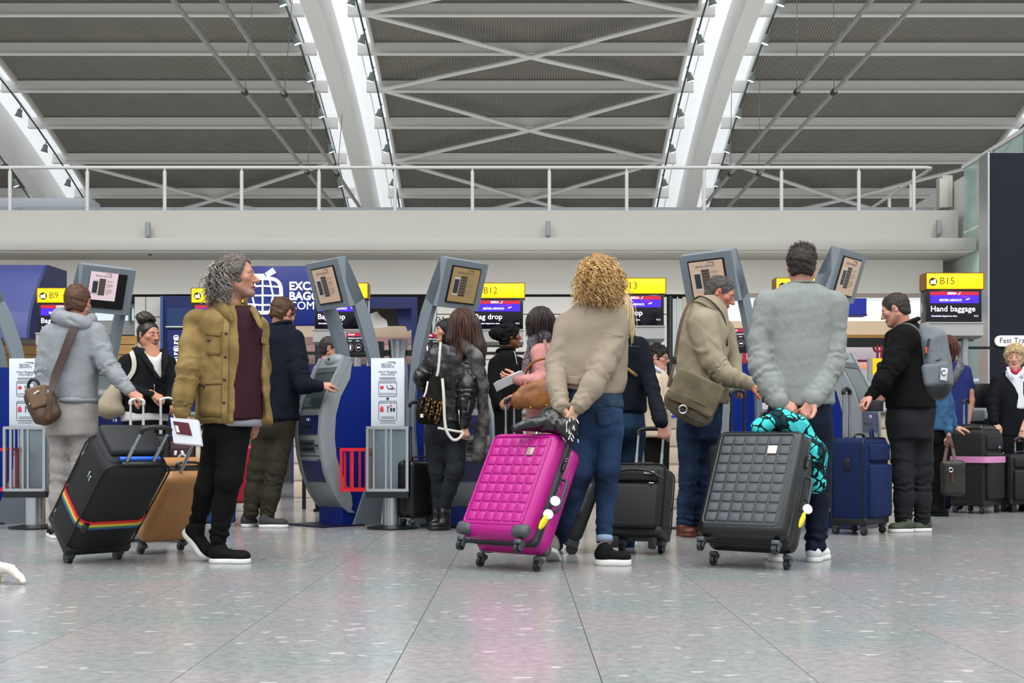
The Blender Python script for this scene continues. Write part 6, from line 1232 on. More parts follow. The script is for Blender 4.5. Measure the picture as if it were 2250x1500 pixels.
f.cloth('trousers', [('u', 0, stack(f.rows([(885, 1952, 2052, 0, .15), (930, 1950, 2050, 0, .16), (965, 1955, 2048, 0, .15)])))] + f.limb([(1982, 955, 0, 29), (1984, 1040, -.02, 23), (1986, 1095, -.02, 20), (1986, 1141, 0, 18)], .018, [(.006, 2, .8), (.009, 4, .5), (.008, 4, .8)]) + f.limb([(2024, 955, .02, 28), (2025, 1040, .03, 22), (2026, 1095, .03, 19), (2026, 1141, .04, 18)], .018, [(.006, 2, .8), (.009, 4, .5), (.008, 4, .8)]), m_ch, .0105, [(.005, 15, 3)])
m_olv = M('olive_trainer', '#3f4436', .7)
f.shoe((2005, 1169), (1953, 1169), m_olv, m_soleW, o=-.02, o2=-.06); f.shoe((2044, 1168), (2004, 1168), m_olv, m_soleW, o=.06, o2=.0)
f.hand((1913, 869, -.18), (-.75, -.2, -.55), (-.6, -.1, .7), side=-1, curl=(30, 40, 30), thumb=25, fore=(1922, 858, -.18))
f.hand((1945, 866, .0), (-.7, -.3, -.5), (.2, -.9, .3), side=1, curl=(25, 35, 25), thumb=30, fore=(1950, 852, .02))
f.finish()
q = f.p(1918, 892, -.2); ph = thing('passport_wallet', 'dark travel wallet in the hands of the man with the grey backpack', 'wallet', q, (R_(25), 0, R_(-10)))
obj('cover', MB().box((0, 0, 0), (.15, .012, .085), bev=.004), M('wallet_dark', '#1c1a2b', .5), ph); obj('page', MB().box((-.01, .0, .006), (.12, .016, .082), bev=.002), M('wallet_page', '#37323f', .6), ph)
# ---- person in the blue T-shirt
f = Fig('person with auburn hair in a blue T-shirt with a grey shoulder strap', 2095, 1125, '#bb8066', '#a5605a', D=11.95)
f.head(2082, 767, 51, yaw=182, neck=(2088, 805, 0), nr=.054, chest=[(2080, 822, 0, .06), (2104, 822, 0, .06)], face=False, vox=.006)
hc = f.haircap('#4d221b', .014, line=.08, nape=-.11, tex=.003, f=60, vox=.006); f.mass('hair_mass', [('u', 0, ell(f.p(2082, 763, .0), (.105, .11, .11))), ('u', .04, cap(f.p(2082, 770, -.02), f.p(2083, 788, -.02), .085, .07))], M('auburn_mass', '#4d221b', .45, var=.3, vs=25, aniso=(1, 1, .1)), hc); f.strands(hc, f.scalp(260, lambda q: q.z > .04 and q.y < .05, 3, .028, .05, Vector((0, -.5, -.2))), .15, .0022, M('auburn', '#4d221b', .4, isl=['#3a1712', '#5a2a20', '#6e3526']), seg=10, grav=.4, A=(.106, .112, .112))
TRr = [(796, 2070, 2106, 0, .1), (806, 2058, 2122, 0, .14), (830, 2054, 2130, 0, .16), (900, 2054, 2126, 0, .165), (960, 2054, 2126, 0, .165)]
f.cloth('tshirt', [('u', 0, stack(f.rows(TRr)))] + f.limb([(2120, 815, 0, 14), (2130, 850, 0, 12)], .02), M('blue_tshirt', '#232c66', .85, bump=.2, bs=400), .012, [(.006, 10, 3, (1, 1, .4))])
f.addbody(SM(f.limb([(2128, 845, 0, 10), (2132, 880, -.02, 9), (2126, 925, -.08, 7)]), .007)); f.hand((2126, 926, -.08), (-.1, -.2, -1), (1, 0, 0), side=-1, curl=(40, 60, 40), vox=.006)
f.part('shoulder_strap', strap(on(f, TRr, [(2104, 796), (2098, 806), (2090, 822), (2078, 842), (2066, 860)], .012), [.09, .085, .08, .07, .06], .012), M('strap_grey', '#6c6c70', .7, var=.5, vs=60, col2='#2b2b2e'))
f.cloth('trousers', f.limb([(2078, 950, 0, 18), (2078, 1108, 0, 12)]) + f.limb([(2106, 950, 0, 18), (2106, 1108, 0, 12)]), m_denimd, .014); f.shoe((2078, 1126), (2076, 1122), m_shoeB, m_soleW, o=-.02, o2=.2); f.shoe((2106, 1126), (2108, 1122), m_shoeB, m_soleW, o=-.02, o2=.2)
f.finish()
# ---- person in the denim jacket with the tote
f = Fig('person in a blue denim jacket and black trousers holding a dark tote bag', 2050, 1133, '#cf9a82', '#a5605a')
f.head(2040, 772, 53, yaw=110, neck=(2040, 812, 0), nr=.05, chest=[(2030, 825, 0, .08), (2055, 825, 0, .07)], female=True, face=False, vox=.007); f.haircap('#3b2a20', .014, line=.075, nape=-.11, tex=.004, f=60, vox=.007)
m_bd = M('blue_denim', '#3d6489', .85, var=.45, vs=14, bump=.3, bs=500, col2='#27466a')
dj = f.cloth('denim_jacket', [('u', 0, stack(f.rows([(806, 2026, 2056, 0, .1), (820, 2014, 2070, 0, .14), (870, 2010, 2074, 0, .16), (946, 2012, 2078, 0, .165)])))] + f.limb([(2066, 830, -.05, 17), (2076, 885, -.08, 15), (2084, 946, -.14, 10)], .02, [(.005, 2, .7), (.006, 3, .6)]) + f.limb([(2066, 830, .08, 16), (2084, 890, .08, 13), (2094, 936, .02, 9)], .02), m_bd, .011, [(.005, 16, 3), (.003, 40, 4)])
f.part('cuff', MB().tube([f.p(2083, 938, -.135), f.p(2084, 950, -.145)], .042, 14), m_bd, dj)
f.cloth('trousers', [('u', 0, stack(f.rows([(935, 2014, 2076, 0, .14), (980, 2014, 2078, 0, .15)])))] + f.limb([(2062, 985, -.03, 19), (2064, 1060, -.04, 16), (2063, 1120, -.03, 12)], .02) + f.limb([(2034, 985, .03, 19), (2036, 1060, .04, 16), (2038, 1120, .03, 12)], .02), m_blackcl, .0125, [(.003, 16, 3)])
f.shoe((2046, 1134), (2084, 1134), m_shoeB, m_shoeB, o=-.03, o2=-.05); f.shoe((2024, 1130), (2056, 1130), m_shoeB, m_shoeB, o=.05, o2=.05)
f.hand((2084, 950, -.145), (.1, -.1, -1), (1, -.3, 0), side=-1, curl=(65, 80, 40), thumb=20, fore=(2084, 940, -.14), k=.92, vox=.005); f.hand((2095, 938, .02), (.95, -.1, -.15), (0, -.3, 1), side=1, curl=(10, 15, 10), fore=(2088, 925, .05), k=.92, vox=.005)
f.finish()
# ---- airline staff woman at right
f = Fig('blonde woman in a navy uniform jacket with a red scarf at the right edge', 2230, 1120, '#d2a08a', '#b06a62', D=11.87)
f.head(2230, 784, 50, yaw=-5, pitch=8, neck=(2230, 824, 0), nr=.052, chest=[(2215, 838, 0, .08), (2245, 838, 0, .08)], female=True, brow='#8a6a45', eye='#46545c', vox=.0042)
hc = f.haircap('#d3b880', .018, line=.07, nape=-.07, tex=.008, f=70, vox=.006, side=.0)
f.tufts(hc, 1000, .045, .0032, M('platinum', '#d8c293', .45, isl=['#c4a468', '#dcc89a', '#ece0bf']), flow=(.3, .1, .1), lift=.35, curl=.004, seg=4)
m_uni = M('navy_uniform', '#0c0e16', .8, var=.15, vs=20, bump=.2, bs=500)
UR = [(812, 2214, 2246, 0, .09), (824, 2196, 2266, 0, .13), (845, 2184, 2278, 0, .15), (900, 2184, 2278, 0, .165), (960, 2182, 2282, 0, .17)]
f.cloth('blouse', [('u', 0, stack(f.rows([(812, 2212, 2248, -.01, .09), (828, 2204, 2256, -.012, .13), (900, 2204, 2256, -.012, .16)])))], M('white_blouse', '#d6d6dd', .8), .011)
uj = f.cloth('uniform_jacket', [('u', 0, stack(f.rows(UR))), ('s', .006, stack(f.rows([(800, 2218, 2244, -.18, .15), (820, 2218, 2250, -.18, .15), (850, 2234, 2250, -.18, .15), (880, 2246, 2250, -.18, .15)]), 3))] + f.limb([(2194, 838, -.02, 17), (2182, 885, -.06, 15), (2184, 926, -.12, 11)], .02, [(.004, 2, .7), (.004, 3, .6)]) + f.limb([(2268, 838, -.02, 17), (2280, 885, -.06, 15), (2262, 915, -.14, 11)], .02), m_uni, .0105, [(.004, 15, 3)])
f.part('red_scarf', SM([('u', 0, cap(f.p(2220, 812, -.07), f.p(2232, 819, -.11), .018, .022)), ('u', .02, cap(f.p(2232, 819, -.11), f.p(2244, 811, -.07), .022, .018))], .008, [(.005, 50, 3)]), M('silk_red', '#a3182c', .4))
for s_ in ((2214, 806, 2222, 830), (2250, 806, 2244, 828)): f.part('blouse_collar', strap([f.p(s_[0], s_[1], -.09), f.p(s_[2], s_[3], -.155)], [.026, .036], .006), M('white_blouse', '#d6d6dd', .8))
bd = f.part('name_badge', patch(f, UR, ((2237, 886), (2258, 884), (2258, 899), (2237, 900)), .012), M('badge_blue', '#3a4f9c', .4), uj); f.part('badge_strip', patch(f, UR, ((2240, 890), (2256, 889), (2256, 895), (2240, 896)), .02, thick=.003), M('badge_white', '#d8dcec', .4), bd)
for y in (860, 868, 876, 906): f.part('button', MB().sph(front(f, UR, 2244, y, .01), .012, 8, 6), m_chrome, uj)
f.part('lanyard', MB().tube([front(f, UR, x, y, .012) for x, y in ((2249, 835), (2248, 860), (2246, 886))], .006, 5), M('lanyard', '#4a2a4a', .6), uj)
f.cloth('skirt', [('u', 0, stack(f.rows([(945, 2184, 2280, 0, .16), (985, 2182, 2282, 0, .17), (1060, 2190, 2274, 0, .14)])))] + f.limb([(2212, 1050, 0, 15), (2212, 1108, 0, 10)]) + f.limb([(2250, 1050, 0, 15), (2250, 1108, 0, 10)]), m_uni, .014)
f.shoe((2212, 1116), (2210, 1126), m_shoeB, m_shoeB, o=.06, o2=-.14); f.shoe((2250, 1116), (2250, 1126), m_shoeB, m_shoeB, o=.06, o2=-.14)
f.hand((2184, 928, -.125), (.55, -.25, -.75), (.3, -.9, .3), side=1, curl=(20, 30, 20), thumb=30, fore=(2183, 918, -.11), k=.95, vox=.0048)
f.addbody(SM(f.limb([(2262, 912, -.14, 9), (2248, 945, -.2, 7)]), .007)); f.hand((2247, 946, -.2), (-.1, -.2, -1), (-.6, -.8, 0), side=1, curl=(60, 70, 40), k=.95, vox=.0048)
f.finish()
# ---- three people mostly hidden in the background
f = Fig('man with short dark hair in a grey top behind the centre-left kiosk', 718, 1125, '#c18b74', '#a5605a', D=11.6)
f.head(727, 766, 51, yaw=80, neck=(716, 802, 0), nr=.056, chest=[(705, 815, 0, .08), (730, 815, 0, .07)], vox=.005); f.haircap('#2a1f1b', .01, line=.07, nape=-.07, tex=.003, f=110, vox=.006, ears=True)
f.cloth('top', [('u', 0, stack(f.rows([(796, 700, 732, 0, .1), (808, 690, 744, 0, .14), (840, 684, 748, 0, .16), (960, 684, 748, 0, .165)])))] + f.limb([(700, 820, -.05, 15), (694, 880, -.08, 13), (716, 910, -.15, 10)], .02), M('mid_grey_top', '#6b6a68', .85), .014)
f.cloth('trousers', f.limb([(704, 950, 0, 18), (704, 1108, 0, 12)]) + f.limb([(730, 950, 0, 18), (730, 1108, 0, 12)]), m_blackcl, .014); f.shoe((702, 1125), (716, 1126), m_shoeB, m_shoeB); f.shoe((728, 1125), (742, 1126), m_shoeB, m_shoeB); f.finish()
f = Fig('woman with dark hair facing left behind the leather jacket woman', 980, 1122, '#cf9a82', '#a5605a', D=11.7)
f.head(979, 728, 50, yaw=-75, neck=(984, 766, 0), nr=.05, chest=[(970, 780, 0, .07), (996, 780, 0, .07)], female=True, vox=.005); hc = f.haircap('#191313', .014, line=.068, nape=-.1, tex=.003, f=60, vox=.006)
f.strands(hc, f.scalp(90, lambda q: q.z > 0 and q.y < .05, 3, .012, .3, Vector((0, -.5, -.1))), .2, .005, M('black_strand', '#191313', .4), seg=10, grav=.3)
f.cloth('top', [('u', 0, stack(f.rows([(764, 970, 1000, 0, .1), (776, 956, 1012, 0, .14), (860, 952, 1016, 0, .15), (960, 952, 1016, 0, .16)])))], m_blackcl, .014)
f.cloth('trousers', f.limb([(970, 950, 0, 17), (970, 1105, 0, 12)]) + f.limb([(996, 950, 0, 17), (996, 1105, 0, 12)]), m_denimd, .014); f.shoe((972, 1122), (962, 1124), m_shoeB, m_shoeB); f.shoe((998, 1122), (988, 1124), m_shoeB, m_shoeB); f.finish()
f = Fig('person in blue jeans almost hidden behind the man in the mustard jacket', 470, 1155, '#cf9a82', '#a5605a')
f.head(490, 722, 60, yaw=180, neck=(490, 770, 0), nr=.052, chest=[(470, 790, 0, .08), (510, 790, 0, .08)], face=False, vox=.007); f.haircap('#2a1f1b', .012, line=.075, nape=-.08, tex=.003, f=90, vox=.007)
f.cloth('top', [('u', 0, stack(f.rows([(768, 472, 508, 0, .1), (784, 452, 528, 0, .14), (860, 450, 530, 0, .16), (930, 450, 528, 0, .16)])))], m_nav, .014)
f.cloth('jeans', [('u', 0, stack(f.rows([(920, 448, 524, 0, .14), (960, 446, 524, 0, .155)])))] + f.limb([(466, 965, 0, 21), (462, 1040, 0, 17), (460, 1138, 0, 13)], .02, [(.004, 2, .8), (.005, 3, .5)]) + f.limb([(504, 965, 0, 21), (504, 1040, 0, 17), (504, 1138, 0, 13)], .02), M('bright_denim', '#2f5a8c', .85, var=.35, vs=9, bump=.2, bs=600, col2='#1f4068'), .012, [(.004, 16, 3)])
f.shoe((460, 1157), (458, 1150), m_shoeB, m_soleW, o=-.02, o2=.2); f.shoe((504, 1157), (506, 1150), m_shoeB, m_soleW, o=-.02, o2=.2); f.finish()
# ================================================================ LUGGAGE
m_wheel = M('wheel_rubber', '#1a1b1d', .5); m_wh2 = M('wheel_housing', '#3c4147', .45); m_tube = M('handle_tube', '#a9adb0', .3, .9); m_grip = M('handle_grip', '#17181a', .45)
def spinner(par, x, y, r=.026, m=None):
    w = obj('caster', MB().box((x, y, .062), (.05, .055, .03), bev=.012).box((x - .017, y, .04), (.007, .03, .04), bev=.003).box((x + .017, y, .04), (.007, .03, .04), bev=.003), m or m_wh2, par)
    obj('wheel', MB().cyl((x - .011, y, r), (x + .011, y, r), r, 18).cyl((x - .014, y, r), (x + .014, y, r), r * .45, 12), m_wheel, w); return w
def tele(par, w, y, z0, z1, m=None, grip=None, r=.008, gr=.014, inset=0):
    h = obj('trolley_handle', MB().cyl((-w / 2, y, z0), (-w / 2, y, z1), r, 10).cyl((w / 2, y, z0), (w / 2, y, z1), r, 10).cyl((-w / 2, y, z0), (-w / 2, y, z0 + (z1 - z0) * .5), r * 1.3, 10).cyl((w / 2, y, z0), (w / 2, y, z0 + (z1 - z0) * .5), r * 1.3, 10), m or m_tube, par)
    obj('grip', MB().tube(curve([(-w / 2, y, z1 - .02), (-w / 2, y, z1 + .006), (-w / 2 + .03, y, z1 + .02), (0, y, z1 + .024), (w / 2 - .03, y, z1 + .02), (w / 2, y, z1 + .006), (w / 2, y, z1 - .02)], 4), gr, 10), grip or m_grip, h); return h
def case(name, lab, loc, rot, w, d, h, m, group=None, wheels='spin', zipm=None, bev=.05, hard=True, oy=0, base=.085, handle=None, sidehandle=True, m2=None, hand_m=None, grip_m=None):
    """local frame: x width, front face at -y, z up; oy shifts the body so that tilted cases turn about their rear wheels"""
    r = thing(name, lab, 'suitcase', loc, rot, group); zc = base + (h - base) / 2; H_ = h - base
    r['_y'] = oy; del r['_y']
    if hard:
        g = d * .10
        for s, nm in ((-1, 'front_shell'), (1, 'rear_shell')): obj(nm, MB().box((0, oy + s * (d / 4 + g / 4), zc), (w, d / 2 - g / 2, H_), bev=bev, seg=5), m, r)
        mz = zipm or M('zip_band', '#34383e', .6, bump=.3, bs=300)
        zb = obj('zip_band', MB().box((0, oy, zc), (w - .012, g * 2.6, H_ - .012), bev=min(bev, g * 1.2), seg=4), mz, r)
        obj('zip_line', MB().box((0, oy - g * .2, zc), (w - .004, .010, H_ - .004), bev=.004), M('zip_teeth', '#191b1e', .5), zb)
        obj('lock', MB().box((w / 2 + .002, oy - .012, zc + H_ * .27), (.02, .022, .075), bev=.006), M('lock_dark', '#26282b', .4), r); pu = MB()
        for k in range(2): pu.cyl((w / 2 + .012, oy - .02, zc + H_ * .27 + .02 + .016 * k), (w / 2 + .012, oy - .034, zc + H_ * .27 + .012 + .016 * k), .005, 8)
        obj('zip_pull', pu, m_chrome, r)
    else:
        obj('body', MB().box((0, oy, zc), (w, d, H_), bev=bev, seg=4), m, r)
        obj('front_pocket', MB().box((0, oy - d / 2 - .012, zc - H_ * .12), (w * .84, .05, H_ * .62), bev=.022, seg=3), m2 or m, r); obj('front_pocket', MB().box((0, oy - d / 2 - .006, zc + H_ * .33), (w * .80, .035, H_ * .2), bev=.016, seg=3), m2 or m, r)
        pz = MB()
        for sy in (-1, 1):
            yy = oy + sy * (d / 2 - .03); a, b, c = w / 2 + .001, H_ / 2 + .001, bev; pts = []
            for k, (cx_, cz_) in enumerate(((a - c, b - c), (-a + c, b - c), (-a + c, -b + c), (a - c, -b + c))):
                for t in range(4): an = math.pi / 2 * (k + t / 3); pts.append((cx_ + c * math.cos(an), yy, zc + cz_ + c * math.sin(an)))
            pz.tube(pts + [pts[0]], .0055, 5)
        obj('piping', pz, M('piping_black', '#0c0d0e', .5), r); obj('zip_pull', MB().box((w * .3, oy - d / 2 - .04, zc + H_ * .19), (.03, .008, .01), bev=.003), m_chrome, r)
        obj('base_plate', MB().box((0, oy, base + .02), (w - .004, d - .004, .06), bev=.015), M('base_black', '#101113', .5), r)
    if wheels == 'spin':
        for sx in (-1, 1):
            for sy in (-1, 1): spinner(r, sx * (w / 2 - .045), oy + sy * (d / 2 - .04))
    else:
        for sx in (-1, 1): obj('wheel', MB().cyl((sx * (w / 2 - .05) - .014, oy + d / 2 - .03, .035), (sx * (w / 2 - .05) + .014, oy + d / 2 - .03, .035), .035, 18), m_wheel, r); obj('wheel_housing', MB().box((sx * (w / 2 - .05), oy + d / 2 - .045, .07), (.05, .09, .06), bev=.015), m_wh2, r)
        for sx in (-1, 1): obj('foot', MB().box((sx * (w / 2 - .06), oy - d / 2 + .04, .045), (.05, .03, .09), bev=.01), m_grip, r)
    hm_ = grip_m or m_grip
    obj('top_handle', MB().tube(curve([(-.08, oy, h - .005), (-.075, oy, h + .02), (0, oy, h + .028), (.075, oy, h + .02), (.08, oy, h - .005)], 4), .010, 8, flat=.7), hm_, r)
    if sidehandle: obj('side_handle', MB().tube(curve([(w / 2 - .004, oy + .02, zc - .10), (w / 2 + .032, oy + .02, zc - .085), (w / 2 + .036, oy + .02, zc), (w / 2 + .032, oy + .02, zc + .085), (w / 2 - .004, oy + .02, zc + .10)], 4), .011, 8, flat=.7), M('side_grip', '#3a3e44', .5), r)
    if handle: tele(r, *handle, m=hand_m, grip=grip_m)
    return r
def squares(r, w, h, d, oy, m, badge, zb, n=(6, 9), mg=.055):
    H_ = h - zb; x0, x1 = -w / 2 + mg, w / 2 - mg; z0, z1 = zb + .075, h - .055; sx, sz = (x1 - x0) / n[0], (z1 - z0) / n[1]
    q0 = None
    for j in range(n[1]):
        for i in range(n[0]):
            x, z = x0 + (i + .5) * sx, z0 + (j + .5) * sz
            if (i, j) == (4, n[1] - 2): b = obj('badge', MB().box((x, oy - d / 2 - .004, z), (sx * .78, .014, sz * .86), bev=.005), badge, r); continue
            if q0 is None: q0 = obj('raised_square', MB().box((0, 0, 0), (sx * .88, .013, sz * .90), bev=.006, seg=3), m, r); o = q0
            else: o = q0.copy(); COL.objects.link(o); o.parent = r
            o.location = (x, oy - d / 2 + .001, z)
    fr = [(x0 - .012, z0 - .012), (x1 + .012, z0 - .012), (x1 + .012, z1 + .012), (x0 - .012, z1 + .012)]; pts = []
    for k, (cx_, cz_) in enumerate(fr):
        sg = ((1, 1), (-1, 1), (-1, -1), (1, -1))[k]
        for t in range(5): an = math.pi + math.pi / 2 * (k + t / 4); pts.append((cx_ + sg[0] * .025 + .025 * math.cos(an), oy - d / 2 + .001, cz_ + sg[1] * .025 + .025 * math.sin(an)))
    obj('panel_rim', MB().tube(pts + [pts[0]], .006, 6), m, r)
def ground(px, py): d = gd(py); return Vector(((px - CX) * d / F, d, 0))
# ---- pink hard case
m_mag = M('magenta_shell', '#a8097a', .36, bump=.08, bs=350, spec=.4); w, d, h = .475, .28, .73
p = ground(1115, 1250)
pk = case('hard_suitcase', 'magenta hard suitcase with raised squares leaning on two wheels', p, (R_(-31), 0, R_(-37)), w, d, h, m_mag, oy=-d / 2 + .03, bev=.06)
squares(pk, w, h, d, -d / 2 + .03, m_mag, M('badge_taupe', '#a48f86', .4, .3), .085)
tele(pk, .20, -.03, h - .02, h + .26)
for sx in (-1, 1): obj('corner_guard', MB().box((sx * (w / 2 - .05), -d + .055, .125), (.11, .06, .075), bev=.028, seg=4), m_wh2, pk); obj('corner_guard', MB().box((sx * (w / 2 - .05), .0, .125), (.10, .05, .07), bev=.024, seg=4), m_wh2, pk)
def tags(r, x, y, z, yellow=True, white=2):
    for i in range(white): obj('round_tag', MB().cyl((x + .03, y - .01 - .02 * i, z - .02 - .09 * i), (x + .036, y - .016 - .02 * i, z - .02 - .09 * i), .027, 20), M('tag_white', '#dcdcde', .4), r)
    obj('tag_loop', MB().tube(curve([(x, y, z + .04), (x + .03, y - .01, z + .02), (x + .02, y, z - .05)], 4), .006, 6), M('tag_navy', '#1a1b30', .5), r)
    if yellow: obj('yellow_tag', MB().tube([(x + .025, y - .02, z - .04 - .06 * (white - 1)), (x + .028, y - .03, z - .07 - .06 * (white - 1)), (x + .026, y - .045, z - .115 - .06 * (white - 1)), (x + .022, y - .05, z - .145 - .06 * (white - 1))], [.006, .022, .024, .010], 10, flat=.4), M('tag_yellow', '#e6d90f', .4), r)
tags(pk, w / 2 + .02, -d / 2 - .01, .36)
obj('scratches', MB().tube([(w / 2 + .001, -.03, .53), (w / 2 + .001, -.05, .60), (w / 2 + .001, -.065, .54)], .0012, 4).tube([(w / 2 + .001, -.06, .50), (w / 2 + .001, -.075, .58)], .0012, 4), M('scratch_pale', '#c86aa8', .5), pk)
# ---- black hard case with grey squares
m_bks = M('black_shell', '#0b0c0e', .34, bump=.12, bs=300); m_gsq = M('slate_square', '#343b42', .45, bump=.12, bs=300); w, d, h = .52, .27, .745
p = ground(1646, 1247)
bk = case('hard_suitcase', 'black hard suitcase with slate grey squares leaning on two wheels', p, (R_(-29), 0, R_(-34)), w, d, h, m_bks, oy=-d / 2 + .03, bev=.06, zipm=M('zip_black', '#1b1c1f', .6))
squares(bk, w, h, d, -d / 2 + .03, m_gsq, M('badge_cream', '#d8c9b8', .35, .2), .085); tele(bk, .20, -.03, h - .02, h + .20, m=M('white_tube', '#d5d5d2', .35, .5)); tags(bk, w / 2 + .02, -d / 2 + .03, .33, white=1)
# ---- big soft black bag with the rainbow strap
m_soft = M('black_nylon', '#0c0d10', .7, var=.2, vs=30, bump=.3, bs=500); w, d, h = .40, .30, .785
p = (ground(154, 1236) + ground(247, 1228)) / 2; p.z = 0
sb = case('soft_suitcase', 'big black soft suitcase with a rainbow strap and blue inner edge tilted on its wheels', p, (R_(-45), 0, R_(-133)), w, d, h, m_soft, oy=-d / 2 + .02, bev=.07, hard=False, wheels='two', sidehandle=False)
obj('expander', MB().box((0, -d / 2 + .0, h - .06), (w - .04, d - .02, .16), bev=.06, seg=4), M('nylon_top', '#16181d', .65, bump=.3, bs=500), sb)
obj('top_flap', MB().box((0, -d / 2 - .02, h + .03), (w - .08, d - .08, .05), bev=.024, seg=3), M('nylon_top', '#16181d', .65), sb); obj('blue_edge', MB().box((.0, -.035, h + .024), (w - .16, .02, .018), bev=.005), M('blue_trim', '#1d5fd0', .5), sb)
m_rb = [M('rainbow_' + c, c, .6) for c in ('#d3202a', '#e8862a', '#e9d34a', '#3f8f4d', '#3a4f9a')]
for k, c in enumerate(m_rb):
    z = .335 + .012 * (2 - k); a, b, cc = w / 2 + .004, d / 2 + .004, .07; pts = []
    for q, (cx_, cy_) in enumerate(((a - cc, b - cc), (-a + cc, b - cc), (-a + cc, -b + cc), (a - cc, -b + cc))):
        for t in range(6): an = math.pi / 2 * (q + t / 5); pts.append(Vector((cx_ + cc * math.cos(an), -d / 2 + .02 + cy_ + cc * math.sin(an), z)))
    obj('luggage_strap', strap(pts + [pts[0], pts[1]], .0125, .006, [Vector((p_.x, p_.y + d / 2 - .02, 0)).normalized() for p_ in pts] + [Vector((pts[0].x, pts[0].y + d / 2 - .02, 0)).normalized(), Vector((pts[1].x, pts[1].y + d / 2 - .02, 0)).normalized()]), c, sb)
obj('strap_buckle', MB().box((w / 2 - .03, d * .5 - d / 2 + .03, .335), (.05, .03, .05), bev=.008, R=Matrix.Rotation(R_(45), 3, 'Z')), m_black, sb)
tele(sb, .16, -.025, h - .02, h + .25, r=.0085); obj('handle_socket', MB().box((0, -.028, h + .006), (.22, .05, .02), bev=.008), M('socket', '#2a2d2c', .4), sb)
for k in range(2): obj('zip_pull', MB().box((w / 2 + .004, -d / 2 + .05 + .022 * k, h - .16 - .012 * k), (.008, .012, .04), bev=.003), m_chrome, sb)
# ---- tan hard case behind it
m_tan = M('tan_shell', '#b47f4c', .4, var=.12, vs=20, bump=.15, bs=200); w, d, h = .38, .25, .60
p = ground(352, 1213)
tn = case('hard_suitcase', 'tan copper hard suitcase behind the black soft one tilted on its wheels', p, (R_(-36), 0, R_(-128)), w, d, h, m_tan, oy=-d / 2 + .03, bev=.055, zipm=M('zip_black', '#1b1c1f', .6), handle=(.18, -.03, .58, .93))
# ---- two cases at the hands of the hoodie man and the bun woman
m_wt = M('white_tube', '#d5d5d2', .35, .5)
p = Vector(((302 - CX) * 8.2 / F, 8.2, 0)); case('soft_suitcase', 'black suitcase with white trolley handle held by the grey hoodie man', p, (R_(0), R_(0), R_(20)), .42, .28, .735, m_soft, hard=False, bev=.05, hand_m=m_wt, grip_m=m_wt, handle=(.085, .08, .72, .965))
p = Vector(((372 - CX) * 8.75 / F, 8.75, 0)); mr = case('soft_suitcase', 'maroon soft suitcase with white trolley handle held by the woman with the bun', p, (0, 0, R_(24)), .34, .26, .70, M('maroon_nylon', '#37151f', .7, var=.2, vs=20, bump=.3, bs=400), hard=False, bev=.05)
tele(mr, .10, .09, .69, .99, m=m_wt, grip=m_wt, r=.0095, gr=.010)
for k in range(2): obj('zip_pull', MB().box((.02 + .05 * k, -.175, .605), (.02, .01, .035), bev=.004, R=Matrix.Rotation(R_(10 - 35 * k), 3, 'Y')), M('white_pull', '#e6e6e6', .4), mr)
gb = thing('grey_bag', 'small grey and white rucksack on the floor behind the tan suitcase', 'bag', ground(402, 1190))
c = P(404, 1022, gb.location.y); obj('body', SM([('u', 0, rbox((c.x, c.y, .28), (.10, .09, .28), .07))], .010, [(.008, 14, 3)]), M('light_grey_nylon', '#a7a4a4', .7, bump=.3, bs=200), gb, True, ang=180)
obj('window', MB().box(P(396, 1022, c.y - .1), (.05, .02, .045), bev=.01), m_black, gb, True); obj('loop', MB().tube(curve([P(392, 1004, c.y), P(400, 998, c.y), P(410, 1003, c.y)], 4), .008, 6), M('light_grey_nylon', '#a7a4a4', .7), gb, True)
# ---- other cases standing about
case('hard_suitcase', 'dark red suitcase behind the man in the navy coat', Vector(((528 - CX) * 11.6 / F, 11.6, 0)), (0, 0, R_(15)), .40, .26, .66, M('dark_red_shell', '#a01530', .35), bev=.05, handle=(.2, .06, .64, .9))
case('hard_suitcase', 'small black cabin case left of the leather jacket woman', ground(925, 1160), (0, 0, R_(38)), .34, .21, .54, m_bks, bev=.045, zipm=M('zip_black', '#1b1c1f', .6), handle=(.14, .05, .52, .98))
case('hard_suitcase', 'dark grey tilted case behind the leg of the curly blonde woman', ground(1236, 1213), (R_(-22), 0, R_(-72)), .36, .22, .60, M('graphite_shell', '#1b1c1f', .45, bump=.15, bs=300), oy=-.08, bev=.04, handle=(.18, .0, .58, .85), wheels='two')
tr_ = case('soft_suitcase', 'black two-wheel trolley case with a white label held by the blonde in the denim jacket', ground(1408, 1214), (R_(-15), 0, R_(-23)), .355, .24, .525, M('black_trolley', '#111214', .65, bump=.3, bs=300), oy=-.08, bev=.055, hard=False, wheels='two', sidehandle=False, handle=(.165, .02, .50, .78), m2=M('black_trolley2', '#17181b', .65, bump=.3, bs=300))
obj('white_label', MB().box((.085, -.08 - .12 - .035, .455), (.066, .014, .018), bev=.006), M('label_white', '#e4e4e4', .4), tr_); obj('flap_edge', MB().tube(curve([(-.17, -.225, .43), (-.09, -.245, .462), (0, -.25, .47), (.09, -.245, .46), (.17, -.225, .42)], 4), .007, 6), m_black, tr_)
case('soft_suitcase', 'dark case with a thin black handle held by the man in the beige jacket', Vector(((1628 - CX) * 8.35 / F, 8.35, 0)), (0, 0, R_(10)), .40, .26, .66, M('ink_nylon', '#141722', .7), hard=False, bev=.05, hand_m=m_black, handle=(.10, .06, .65, 1.03))
nv = case('soft_suitcase', 'large navy blue soft suitcase with a silver trolley handle', ground(1888, 1172), (0, 0, R_(50)), .42, .30, .715, M('navy_nylon', '#13234a', .75, var=.12, vs=14, bump=.35, bs=500), hard=False, bev=.05, m2=M('navy_nylon2', '#152650', .75, bump=.35, bs=500))
